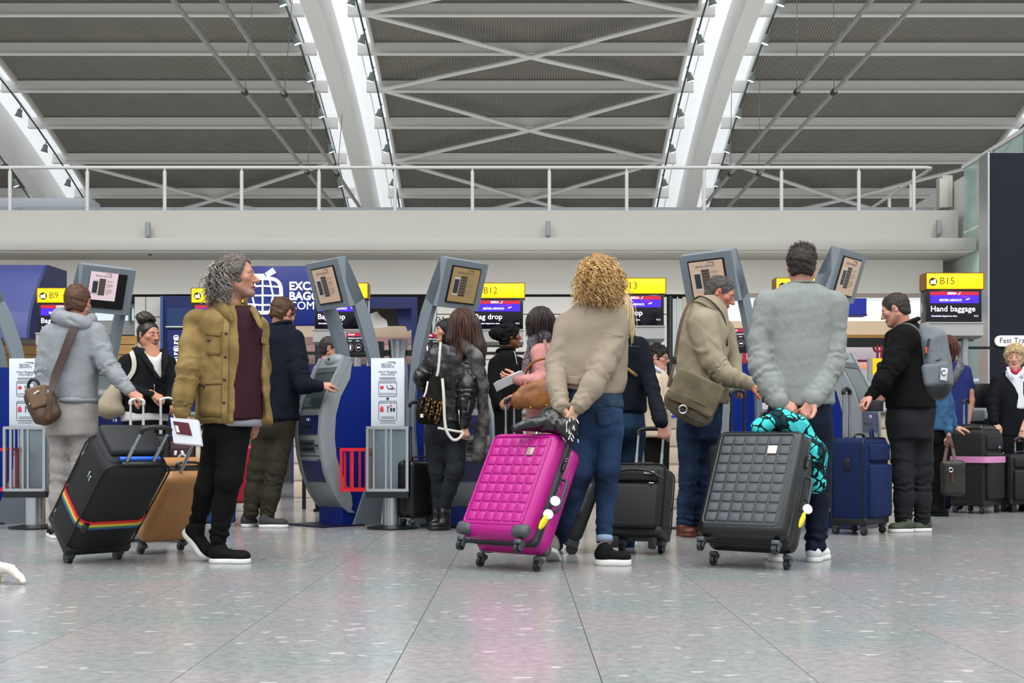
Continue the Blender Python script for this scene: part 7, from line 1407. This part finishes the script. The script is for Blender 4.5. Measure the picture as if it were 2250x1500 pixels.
tele(nv, .105, .10, .70, 1.06, r=.009, gr=.016); obj('carry_loop', MB().tube(curve([(-.02, -.1, .71), (.0, -.09, .765), (.06, -.07, .775), (.11, -.06, .71)], 5), .013, 8, flat=.5), M('navy_nylon2', '#1c3060', .75), nv); obj('side_badge', MB().box((-.213, .0, .52), (.01, .05, .09), bev=.004), M('badge_dark', '#10131c', .5), nv)
pb = case('soft_suitcase', 'tall black soft suitcase with a pink strap at right', ground(2145, 1126), (0, 0, R_(45)), .42, .34, .80, m_soft, hard=False, bev=.05, handle=(.10, .1, .78, 1.07))
for k in range(1):
    a, b, cc, z = .216, .176, .05, .515; pts = []
    for q, (cx_, cy_) in enumerate(((a - cc, b - cc), (-a + cc, b - cc), (-a + cc, -b - .03 + cc), (a - cc, -b - .03 + cc))):
        for t in range(5): an = math.pi / 2 * (q + t / 4); pts.append(Vector((cx_ + cc * math.cos(an), cy_ + cc * math.sin(an), z)))
    pts.append(pts[0]); obj('pink_strap', strap(pts, .06, .008, [Vector((q_.x, q_.y, 0)).normalized() for q_ in pts]), M('strap_pink', '#d58abb', .6), pb)
obj('silver_badge', MB().box((.03, -.215, .63), (.03, .01, .025), bev=.005), m_chrome, pb); obj('leather_top', SM([('u', 0, rbox((0, -.02, .80), (.17, .12, .05), .04))], .011, [(.01, 18, 3)]), m_lea, pb, ang=180)
rb_ = case('soft_suitcase', 'black soft suitcase with silver handle cut off by the right edge', ground(2248, 1124), (0, 0, R_(6)), .40, .24, .56, m_soft, hard=False, bev=.035, wheels='two', handle=(.10, .06, .55, .70))
case('hard_suitcase', 'dark case with silver handle between the women in black and pink coats', Vector(((1122 - CX) * 8.7 / F, 8.7, 0)), (0, 0, R_(5)), .38, .24, .62, m_bks, bev=.045, handle=(.062, .06, .60, .985))
# ================================================================ SOFT BAGS
def soft(name, lab, cat, base): return thing(name, lab, cat, base)
# brown satchel of the hoodie man
D = 8.39; s = D / F; A_ = lambda x, y, o=0: P(x, y, D + o)
b = soft('satchel', 'worn brown leather satchel hanging on the back of the man in the grey hoodie', 'bag', A_(95, 930, -.2)); m_br = M('brown_leather', '#57412f', .6, var=.35, vs=10, bump=.3, bs=120, col2='#3c2a1e'); m_st = M('strap_brown', '#3a2621', .6, bump=.2, bs=300)
Rr = Matrix.Rotation(R_(-22), 3, 'Y') @ Matrix.Rotation(R_(30), 3, 'Z')
obj('body', SM([('u', 0, rbox(A_(93, 888, -.2), (.095, .055, .125), .045, Rr)), ('u', .03, ell(A_(100, 912, -.2), (.08, .055, .07), Rr))], .008, [(.006, 22, 3), (.003, 50, 4)]), m_br, b, True, ang=180)
obj('flap', SM([('u', 0, rbox(A_(84, 872, -.255), (.07, .018, .075), .014, Rr))], .007, [(.004, 26, 5)]), M('brown_leather2', '#6b513a', .6, var=.25, vs=12, bump=.3, bs=120), b, True, ang=180)
obj('shoulder_strap', strap([A_(164, 716, -.135), A_(155, 738, -.165), A_(140, 780, -.175), A_(122, 824, -.18), A_(114, 852, -.21), A_(108, 862, -.23)], [.055, .06, .06, .06, .045, .04], .006), m_st, b, True)
obj('handle', MB().tube(curve([A_(64, 862, -.2), A_(62, 846, -.2), A_(70, 834, -.2), A_(82, 838, -.2), A_(88, 854, -.2)], 5), .011, 8), m_black, b, True); obj('metal_ring', MB().cyl(A_(106, 856, -.24), A_(106, 866, -.24), .012, 10), m_chrome, b, True); obj('white_cord', MB().tube(curve([A_(86, 858, -.27), A_(72, 868, -.28), A_(65, 888, -.28)], 5), .006, 6), m_soleW, b, True)
obj('side_strap', strap([A_(110, 862, -.25), A_(108, 890, -.27), A_(104, 920, -.26)], .035, .006), m_br, b, True)
# cream tote of the bun woman
D = 9.46; b = soft('tote_bag', 'cream canvas tote on the shoulder of the woman with the bun', 'bag', A_(242, 920, -.1)); m_cr = M('cream_canvas', '#a69b86', .85, bump=.3, bs=400, var=.12, vs=8)
obj('body', SM([('u', 0, cap(A_(262, 850, -.12), A_(238, 895, -.14), .06, .088)), ('u', .04, ell(A_(246, 900, -.14), (.105, .07, .06)))], .009, [(.006, 18, 3)]), m_cr, b, True, ang=180); obj('bottom', SM([('u', 0, ell(A_(236, 902, -.165), (.075, .055, .05), Matrix.Rotation(R_(15), 3, 'Y')))], .009), M('cream_canvas2', '#b3a78f', .85), b, True, ang=180)
obj('strap', strap(curve([A_(288, 772, -.15), A_(293, 785, -.175), A_(295, 800, -.18), A_(292, 816, -.18), A_(280, 834, -.17), A_(268, 850, -.15)], 3), .035, .006), M('strap_cream', '#c9c4b8', .7), b, True)
# drawstring bag of the leather woman
D = 9.06; b = soft('drawstring_bag', 'black drawstring bag with leopard lettering and white cords', 'bag', A_(945, 935, -.2)); m_ds = M('black_cotton', '#14120f', .85, bump=.3, bs=300)
obj('body', SM([('u', 0, cap(A_(958, 830, -.155), A_(948, 895, -.165), .035, .10, sq=((0, 1, 0), 1.7))), ('u', .03, rbox(A_(945, 900, -.165), (.095, .05, .11), .05, Matrix.Rotation(R_(8), 3, 'Y')))], .0075, [(.008, 24, 3), (.003, 60, 4)]), m_ds, b, True, ang=180)
def leo():
    m = M('leopard_print', '#b98a4e', .8); nt = m.node_tree; v = nt.nodes.new('ShaderNodeTexVoronoi'); v.inputs['Scale'].default_value = 70; tc = nt.nodes.new('ShaderNodeTexCoord'); nt.links.new(tc.outputs['Object'], v.inputs['Vector'])
    r = nt.nodes.new('ShaderNodeValToRGB'); nt.links.new(v.outputs['Distance'], r.inputs[0]); e = r.color_ramp.elements; e[0].position = .30; e[0].color = (*hx('#b98a4e'), 1); e[1].position = .42; e[1].color = (*hx('#20140c'), 1); r.color_ramp.interpolation = 'CONSTANT'; nt.links.new(r.outputs[0], nt.nodes['Principled BSDF'].inputs['Base Color']); return m
m_leo = leo()
for k, pts in enumerate((((924, 898), (930, 872), (938, 884), (930, 914)), ((936, 912), (944, 876), (950, 890), (942, 920)), ((950, 914), (957, 880), (962, 896), (955, 924)), ((962, 888), (970, 884), (968, 900), (962, 926), (956, 930)))):
    obj('leopard_letter', MB().tube(curve([A_(x, y, -.238 + .008 * abs(k - 1.5)) for x, y in pts], 5), .015, 8, flat=.5), m_leo, b, True)
m_cd = M('white_cord', '#c9c6bc', .8, bump=.4, bs=300)
obj('cord', MB().tube(curve([A_(968, 752, -.15), A_(966, 780, -.185), A_(963, 812, -.2), A_(960, 826, -.2)], 5), .010, 8), m_cd, b, True)
obj('cord', MB().tube(curve([A_(972, 832, -.2), A_(975, 870, -.24), A_(977, 920, -.25), A_(982, 948, -.26), A_(996, 966, -.26), A_(1010, 962, -.26), A_(1019, 950, -.25)], 5), .011, 8), m_cd, b, True); obj('cord', MB().tube(curve([A_(962, 940, -.24), A_(985, 944, -.25), A_(1008, 948, -.25), A_(1016, 948, -.24)], 5), .009, 8), m_cd, b, True); obj('cord', MB().tube(curve([A_(940, 838, -.19), A_(936, 860, -.235), A_(931, 872, -.25)], 5), .007, 8), m_cd, b, True)
obj('label', MB().box(A_(927, 913, -.235), (.024, .004, .026)), m_soleW, b, True)
# tan handbag of the pink woman
D = 9.0; b = soft('handbag', 'tan leather handbag on the arm of the woman in the pink coat', 'bag', A_(1164, 898, -.25)); m_tanl = M('tan_leather', '#98602c', .5, var=.3, vs=9, bump=.2, bs=150, col2='#74431c')
obj('body', SM([('u', 0, cap(A_(1142, 878, -.27), A_(1204, 868, -.25), .07, .098, sq=((0, 1, 0), 1.5))), ('u', .03, cap(A_(1150, 856, -.27), A_(1206, 842, -.25), .035, .04))], .008, [(.006, 20, 3), (.003, 50, 4)]), m_tanl, b, True, ang=180); obj('handle', MB().tube(curve([A_(1156, 850, -.29), A_(1150, 826, -.2), A_(1164, 802, -.2), A_(1184, 790, -.235), A_(1212, 786, -.2)], 5), .010, 8), m_tanl, b, True)
obj('strap', strap([A_(1196, 746, -.17), A_(1202, 770, -.21), A_(1207, 800, -.22), A_(1209, 840, -.23)], .022, .006), M('strap_tan', '#8a6250', .6), b, True); obj('stud', MB().sph(A_(1166, 895, -.335), .008, 8, 6).sph(A_(1201, 890, -.32), .008, 8, 6), M('brass', '#c9a24a', .3, 1), b, True)
# black leather jacket bundled on the pink case
D = 6.45; b = soft('leather_coat', 'black leather coat bundled over the top of the magenta suitcase', 'coat', A_(1200, 945, .0)); m_ll = M('soft_black_leather', '#111214', .3, bump=.35, bs=60, spec=.6)
obj('body', SM([('u', 0, cap(A_(1135, 940, .0), A_(1210, 926, .02), .032, .055)), ('u', .04, cap(A_(1210, 926, .02), A_(1250, 940, -.03), .06, .055)), ('u', .03, cap(A_(1250, 940, -.03), A_(1272, 956, -.05), .035, .02)), ('u', .03, cap(A_(1236, 935, -.06), A_(1258, 968, -.08), .035, .018))], .0075, [(.012, 22, 3), (.005, 55, 4)]), m_ll, b, True, ang=180)
fr = MB(); rs = np.random.RandomState(3)
for k in range(16): x, y = 1252 + rs.uniform(-8, 18), 915 + k * 3.3; fr.tube([A_(x, y, -.10), A_(x + rs.uniform(-5, 5), y + 8, -.11)], .0035, 5)
obj('chain_fringe', fr, M('beads', '#b9b9b6', .3, .6), b, True)
# messenger bag of the beige jacket man
D = 8.67; b = soft('messenger_bag', 'khaki canvas messenger bag with a metal ring across the man in the beige jacket', 'bag', A_(1525, 940, -.25)); m_kh = M('khaki_canvas', '#756c57', .85, var=.25, vs=9, bump=.35, bs=300, col2='#5d5544'); m_kb2 = M('khaki_leather', '#4a3524', .6)
Rr = Matrix.Rotation(R_(25), 3, 'Y') @ Matrix.Rotation(R_(-6), 3, 'Z')
obj('body', SM([('u', 0, rbox(A_(1523, 872, -.25), (.185, .06, .135), .05, Rr)), ('u', .03, ell(A_(1512, 905, -.25), (.17, .06, .07), Rr))], .009, [(.007, 18, 3), (.003, 45, 4)]), m_kh, b, True, ang=180)
obj('flap', SM([('u', 0, rbox(A_(1528, 862, -.315), (.18, .016, .12), .014, Rr))], .0075, [(.006, 20, 5)]), m_kh, b, True, ang=180); obj('flap_hem', MB().tube([A_(1462, 873, -.335), A_(1490, 882, -.34), A_(1530, 900, -.34), A_(1566, 922, -.335)], .005, 6), m_kb2, b, True); obj('flap_hem', MB().tube([A_(1466, 858, -.335), A_(1500, 868, -.34), A_(1540, 886, -.34), A_(1572, 904, -.335)], .004, 6), M('khaki_seam', '#6a614c', .8), b, True)
obj('tab', MB().box(A_(1506, 889, -.338), (.05, .012, .055), bev=.006, R=Matrix.Rotation(R_(25), 3, 'Y')), m_kb2, b, True); obj('corner_patch', MB().box(A_(1566, 896, -.335), (.035, .01, .035), bev=.005, R=Matrix.Rotation(R_(25), 3, 'Y')), m_kb2, b, True)
obj('ring', MB().tube([A_(1500, 899, -.35) + Vector((.028 * math.cos(t), 0, .028 * math.sin(t))) for t in [2 * math.pi * i / 20 for i in range(21)]], .005, 6), m_chrome, b, True); obj('slit', MB().tube(curve([A_(1484, 894, -.325), A_(1520, 918, -.33), A_(1548, 930, -.32)], 4), .006, 6), m_black, b, True)
obj('shoulder_strap', strap(curve([A_(1524, 656, -.03), A_(1511, 672, -.13), A_(1499, 700, -.17), A_(1490, 740, -.19), A_(1484, 780, -.20), A_(1480, 806, -.24), A_(1468, 850, -.27)], 3), .022, .008), m_kb2, b, True); obj('strap_slider', MB().box(A_(1482, 792, -.225), (.03, .02, .06), bev=.006), m_black, b, True); obj('front_strap', strap(curve([A_(1590, 812, -.2), A_(1584, 840, -.26), A_(1576, 880, -.31)], 4), .02, .006), m_kb2, b, True)
# teal floral bag hanging on the black case
D = 6.55; b = soft('floral_bag', 'teal and black floral cloth bag draped behind the black suitcase handle', 'bag', A_(1760, 1085, .05))
def floral():
    m = M('teal_floral', '#35c3c4', .75); nt = m.node_tree; N = nt.nodes; L = nt.links; tc = N.new('ShaderNodeTexCoord'); n = N.new('ShaderNodeTexNoise'); n.inputs['Scale'].default_value = 14; mxv = N.new('ShaderNodeMix'); mxv.data_type = 'VECTOR'; mxv.inputs[0].default_value = .06
    L.new(tc.outputs['Object'], n.inputs['Vector']); L.new(tc.outputs['Object'], mxv.inputs[4]); L.new(n.outputs['Color'], mxv.inputs[5]); v = N.new('ShaderNodeTexVoronoi'); v.feature = 'DISTANCE_TO_EDGE'; v.inputs['Scale'].default_value = 21; L.new(mxv.outputs[1], v.inputs['Vector'])
    v2 = N.new('ShaderNodeTexVoronoi'); v2.inputs['Scale'].default_value = 9; L.new(mxv.outputs[1], v2.inputs['Vector'])
    r = N.new('ShaderNodeValToRGB'); L.new(v.outputs['Distance'], r.inputs[0]); e = r.color_ramp.elements; e[0].position = .07; e[0].color = (*hx('#071319'), 1); e[1].position = .085; e[1].color = (*hx('#3ec6c6'), 1)
    r2 = N.new('ShaderNodeValToRGB'); L.new(v2.outputs['Distance'], r2.inputs[0]); e = r2.color_ramp.elements; e[0].position = .62; e[0].color = (1, 1, 1, 1); e[1].position = .66; e[1].color = (.03, .06, .08, 1)
    mx = N.new('ShaderNodeMix'); mx.data_type = 'RGBA'; mx.blend_type = 'MULTIPLY'; mx.inputs[0].default_value = 1; L.new(r.outputs[0], mx.inputs[6]); L.new(r2.outputs[0], mx.inputs[7]); L.new(mx.outputs[2], N['Principled BSDF'].inputs['Base Color']); return m
obj('body', SM([('u', 0, cap(A_(1672, 938, .12), A_(1712, 922, .10), .055, .055)), ('u', .04, cap(A_(1712, 922, .10), A_(1752, 940, .08), .055, .06)), ('u', .05, cap(A_(1752, 940, .08), A_(1790, 1000, .06), .055, .06)), ('u', .05, cap(A_(1790, 1000, .06), A_(1796, 1060, .06), .062, .06))], .0085, [(.010, 14, 3), (.004, 40, 4)]), floral(), b, True, ang=180)
obj('band', strap(curve([A_(1742, 948, -.0), A_(1756, 938, -.01), A_(1768, 944, .0)], 4), .07, .006), M('teal_plain', '#3cc2c6', .7), b, True)
# grey backpack
D = 9.02; b = soft('backpack', 'grey backpack with a black base and white logo patch', 'backpack', A_(2048, 885, .0)); m_bp = M('grey_melange', '#757b80', .85, var=.15, vs=60, bump=.3, bs=400); m_bpd = M('grey_melange_dark', '#4d5257', .85, bump=.3, bs=400)
Rr = Matrix.Rotation(R_(-8), 3, 'Y')
obj('body', SM([('u', 0, rbox(A_(2046, 795, -.03), (.115, .15, .24), .08, Rr)), ('u', .04, ell(A_(2030, 728, -.03), (.07, .12, .06))), ('u', .03, ell(A_(2064, 800, -.03), (.085, .14, .18), Rr)), ('i', .006, half((0, 0, -1), A_(0, 848)))], .009, [(.006, 14, 3), (.003, 40, 4)]), m_bp, b, True, ang=180)
obj('base', SM([('u', 0, rbox(A_(2044, 835, -.03), (.12, .155, .16), .09, Rr)), ('i', .006, half((0, 0, 1), A_(0, 846)))], .009, [(.004, 14, 3)]), m_black, b, True, ang=180)
obj('shoulder_strap', strap(curve([A_(2022, 738, -.17), A_(2006, 722, -.19), A_(1990, 716, -.17), A_(1978, 718, -.14)], 5), [.05] * 10 + [.045] * 6, .014), m_bp, b, True); obj('grab_handle', MB().tube(curve([A_(2020, 722, -.05), A_(2034, 714, -.05), A_(2048, 722, -.05), A_(2058, 742, -.05)], 5), .012, 8), m_black, b, True)
obj('zip', MB().tube([A_(2042, 744, -.185), A_(2036, 765, -.19), A_(2033, 786, -.19)], .009, 6), m_black, b, True); obj('zip_pull', MB().box(A_(2035, 769, -.2), (.014, .012, .05), bev=.004), M('orange_pull', '#d2532a', .5), b, True); obj('zip', MB().tube(curve([A_(2050, 792, -.175), A_(2064, 790, -.175), A_(2076, 778, -.13), A_(2082, 768, -.09)], 5), .007, 6), m_black, b, True); obj('side_pocket', SM([('u', 0, rbox(A_(2056, 822, -.165), (.10, .03, .085), .028, Rr))], .008, [(.003, 30, 3)]), m_bp, b, True, ang=180)
pt = obj('logo_patch', MB().box(A_(2074, 822, -.205), (.055, .008, .092), bev=.003, R=Matrix.Rotation(R_(6), 3, 'Y') @ Matrix.Rotation(R_(14), 3, 'Z')), M('patch_white', '#d8d8da', .6), b, True); q = A_(2074, 819, -.214) - b.location
lg = MB().tube([q + Vector((.018 * math.cos(t), .0, .02 * math.sin(t))) for t in [R_(50) + R_(260) * i / 16 for i in range(17)]], .0035, 6); lg.sph(q + Vector((.018, 0, -.012)), .004, 8, 6); obj('logo', lg, m_black, pt)
# dark tote of the denim jacket person
D = 10.9; b = soft('tote_bag', 'dark leather tote with brown handles held by the person in the denim jacket', 'bag', A_(2094, 1090, -.18)); m_dt = M('dark_tote', '#26241f', .5, var=.25, vs=12, bump=.2, bs=120)
obj('body', SM([('u', 0, rbox(A_(2093, 1050, -.18), (.105, .06, .16), .04))], .010, [(.005, 16, 3)]), m_dt, b, True, ang=180); m_bh = M('brown_handle', '#4a2a1c', .5)
for dy in (-.05, .05): obj('handle', strap(curve([A_(2074, 1018, -.18 + dy), A_(2080, 985, -.17), A_(2086, 960, -.15), A_(2093, 985, -.17), A_(2100, 1020, -.18 + dy)], 5), .03, .008), m_bh, b, True)
obj('ring', MB().tube([A_(2089, 1032, -.25) + Vector((.018 * math.cos(t), 0, .018 * math.sin(t))) for t in [2 * math.pi * i / 16 for i in range(17)]], .005, 6), m_chrome, b, True); obj('stripe', MB().box(A_(2092, 1050, -.245), (.02, .01, .09)), m_bh, b, True)
# passport and papers of the jacket man
D = 6.76; b = soft('document_sheet', 'white travel papers held down in the hand of the man in the mustard jacket', 'papers', A_(408, 950, -.24)); q = [A_(374, 917, -.245), A_(435, 922, -.245), A_(443, 977, -.245), A_(381, 972, -.245)]
for k in range(3): obj('sheet', MB().add([v + Vector((.003 * k, .004 * k, -.004 * k)) for v in q] + [v + Vector((.003 * k, .004 * k + .002, -.004 * k)) for v in q], [(0, 3, 2, 1), (4, 5, 6, 7), (0, 1, 5, 4), (1, 2, 6, 5), (2, 3, 7, 6), (3, 0, 4, 7)]), M('paper_white', '#dcdfe6', .6), b, True, smooth=False)
pp = soft('passport', 'burgundy passport with a white sticker on top of the travel papers', 'passport', A_(402, 942, -.25)); q = [A_(380, 925, -.25), A_(414, 929, -.25), A_(422, 957, -.25), A_(388, 952, -.25)]
obj('cover', MB().add([v for v in q] + [v + Vector((0, .005, 0)) for v in q], [(0, 3, 2, 1), (4, 5, 6, 7), (0, 1, 5, 4), (1, 2, 6, 5), (2, 3, 7, 6), (3, 0, 4, 7)]), M('burgundy', '#571427', .5), pp, True, smooth=False)
q = [A_(384, 934, -.253), A_(391, 935, -.253), A_(395, 950, -.253), A_(388, 949, -.253)]; obj('sticker', MB().add(q + [v + Vector((0, .002, 0)) for v in q], [(0, 3, 2, 1), (4, 5, 6, 7), (0, 1, 5, 4), (1, 2, 6, 5), (2, 3, 7, 6), (3, 0, 4, 7)]), m_soleW, pp, True, smooth=False)
# ---- small white dog at the left edge
D = gd(1281); b = thing('dog', 'small fluffy white dog at the left edge, only a hind leg in view', 'dog', A_(-40, 1281, 0)); m_fur2 = M('white_fur', '#d6d2c8', .9, var=.12, vs=40, bump=.8, bs=160)
obj('body', SM([('u', 0, cap(A_(-120, 1226, .0), A_(-46, 1236, .0), .058, .052)), ('u', .04, cap(A_(-34, 1242, -.02), A_(24, 1250, -.04), .042, .022)), ('u', .02, cap(A_(24, 1250, -.04), A_(44, 1268, -.05), .022, .015)), ('u', .015, cap(A_(44, 1270, -.05), A_(51, 1277, -.06), .016, .013)),
    ('u', .03, cap(A_(-6, 1245, .05), A_(3, 1262, .04), .03, .016)), ('u', .015, cap(A_(3, 1262, .04), A_(4, 1277, .03), .015, .012)), ('u', .03, cap(A_(-100, 1232, -.03), A_(-104, 1276, -.03), .028, .014)), ('u', .03, cap(A_(-96, 1232, .05), A_(-92, 1276, .05), .028, .014)),
    ('u', .04, cap(A_(-105, 1215, 0), A_(-130, 1185, 0), .045, .04)), ('u', .03, ell(A_(-138, 1175, 0), (.052, .048, .048))), ('u', .02, cap(A_(-150, 1178, -.0), A_(-166, 1184, -.0), .026, .018)), ('u', .015, ell(A_(-132, 1172, -.05), (.016, .012, .04))), ('u', .015, ell(A_(-132, 1172, .05), (.016, .012, .04))), ('u', .02, cap(A_(-44, 1226, 0), A_(-40, 1200, .02), .016, .012))], .0045, [(.004, 60, 3), (.002, 130, 4)]), m_fur2, b, True, ang=180)
obj('nose', MB().sph(A_(-172, 1183, 0), .010, 10, 8), m_black, b, True); obj('eye', MB().sph(A_(-150, 1170, -.035), .006, 8, 6).sph(A_(-150, 1170, .035), .006, 8, 6), m_black, b, True)
# ---------------------------------------------------------------- lettering: font curves become meshes
bpy.context.view_layer.update(); _dg = bpy.context.evaluated_depsgraph_get()
for o in [o for o in SC.objects if o.type == 'FONT']:
    me = bpy.data.meshes.new_from_object(o.evaluated_get(_dg)); nm = o.name; c = o.data
    n = bpy.data.objects.new('lettering', me); COL.objects.link(n); n.parent = o.parent; n.location = o.location; n.rotation_euler = o.rotation_euler; n.scale = o.scale
    for k in o.keys(): n[k] = o[k]
    bpy.data.objects.remove(o); bpy.data.curves.remove(c)
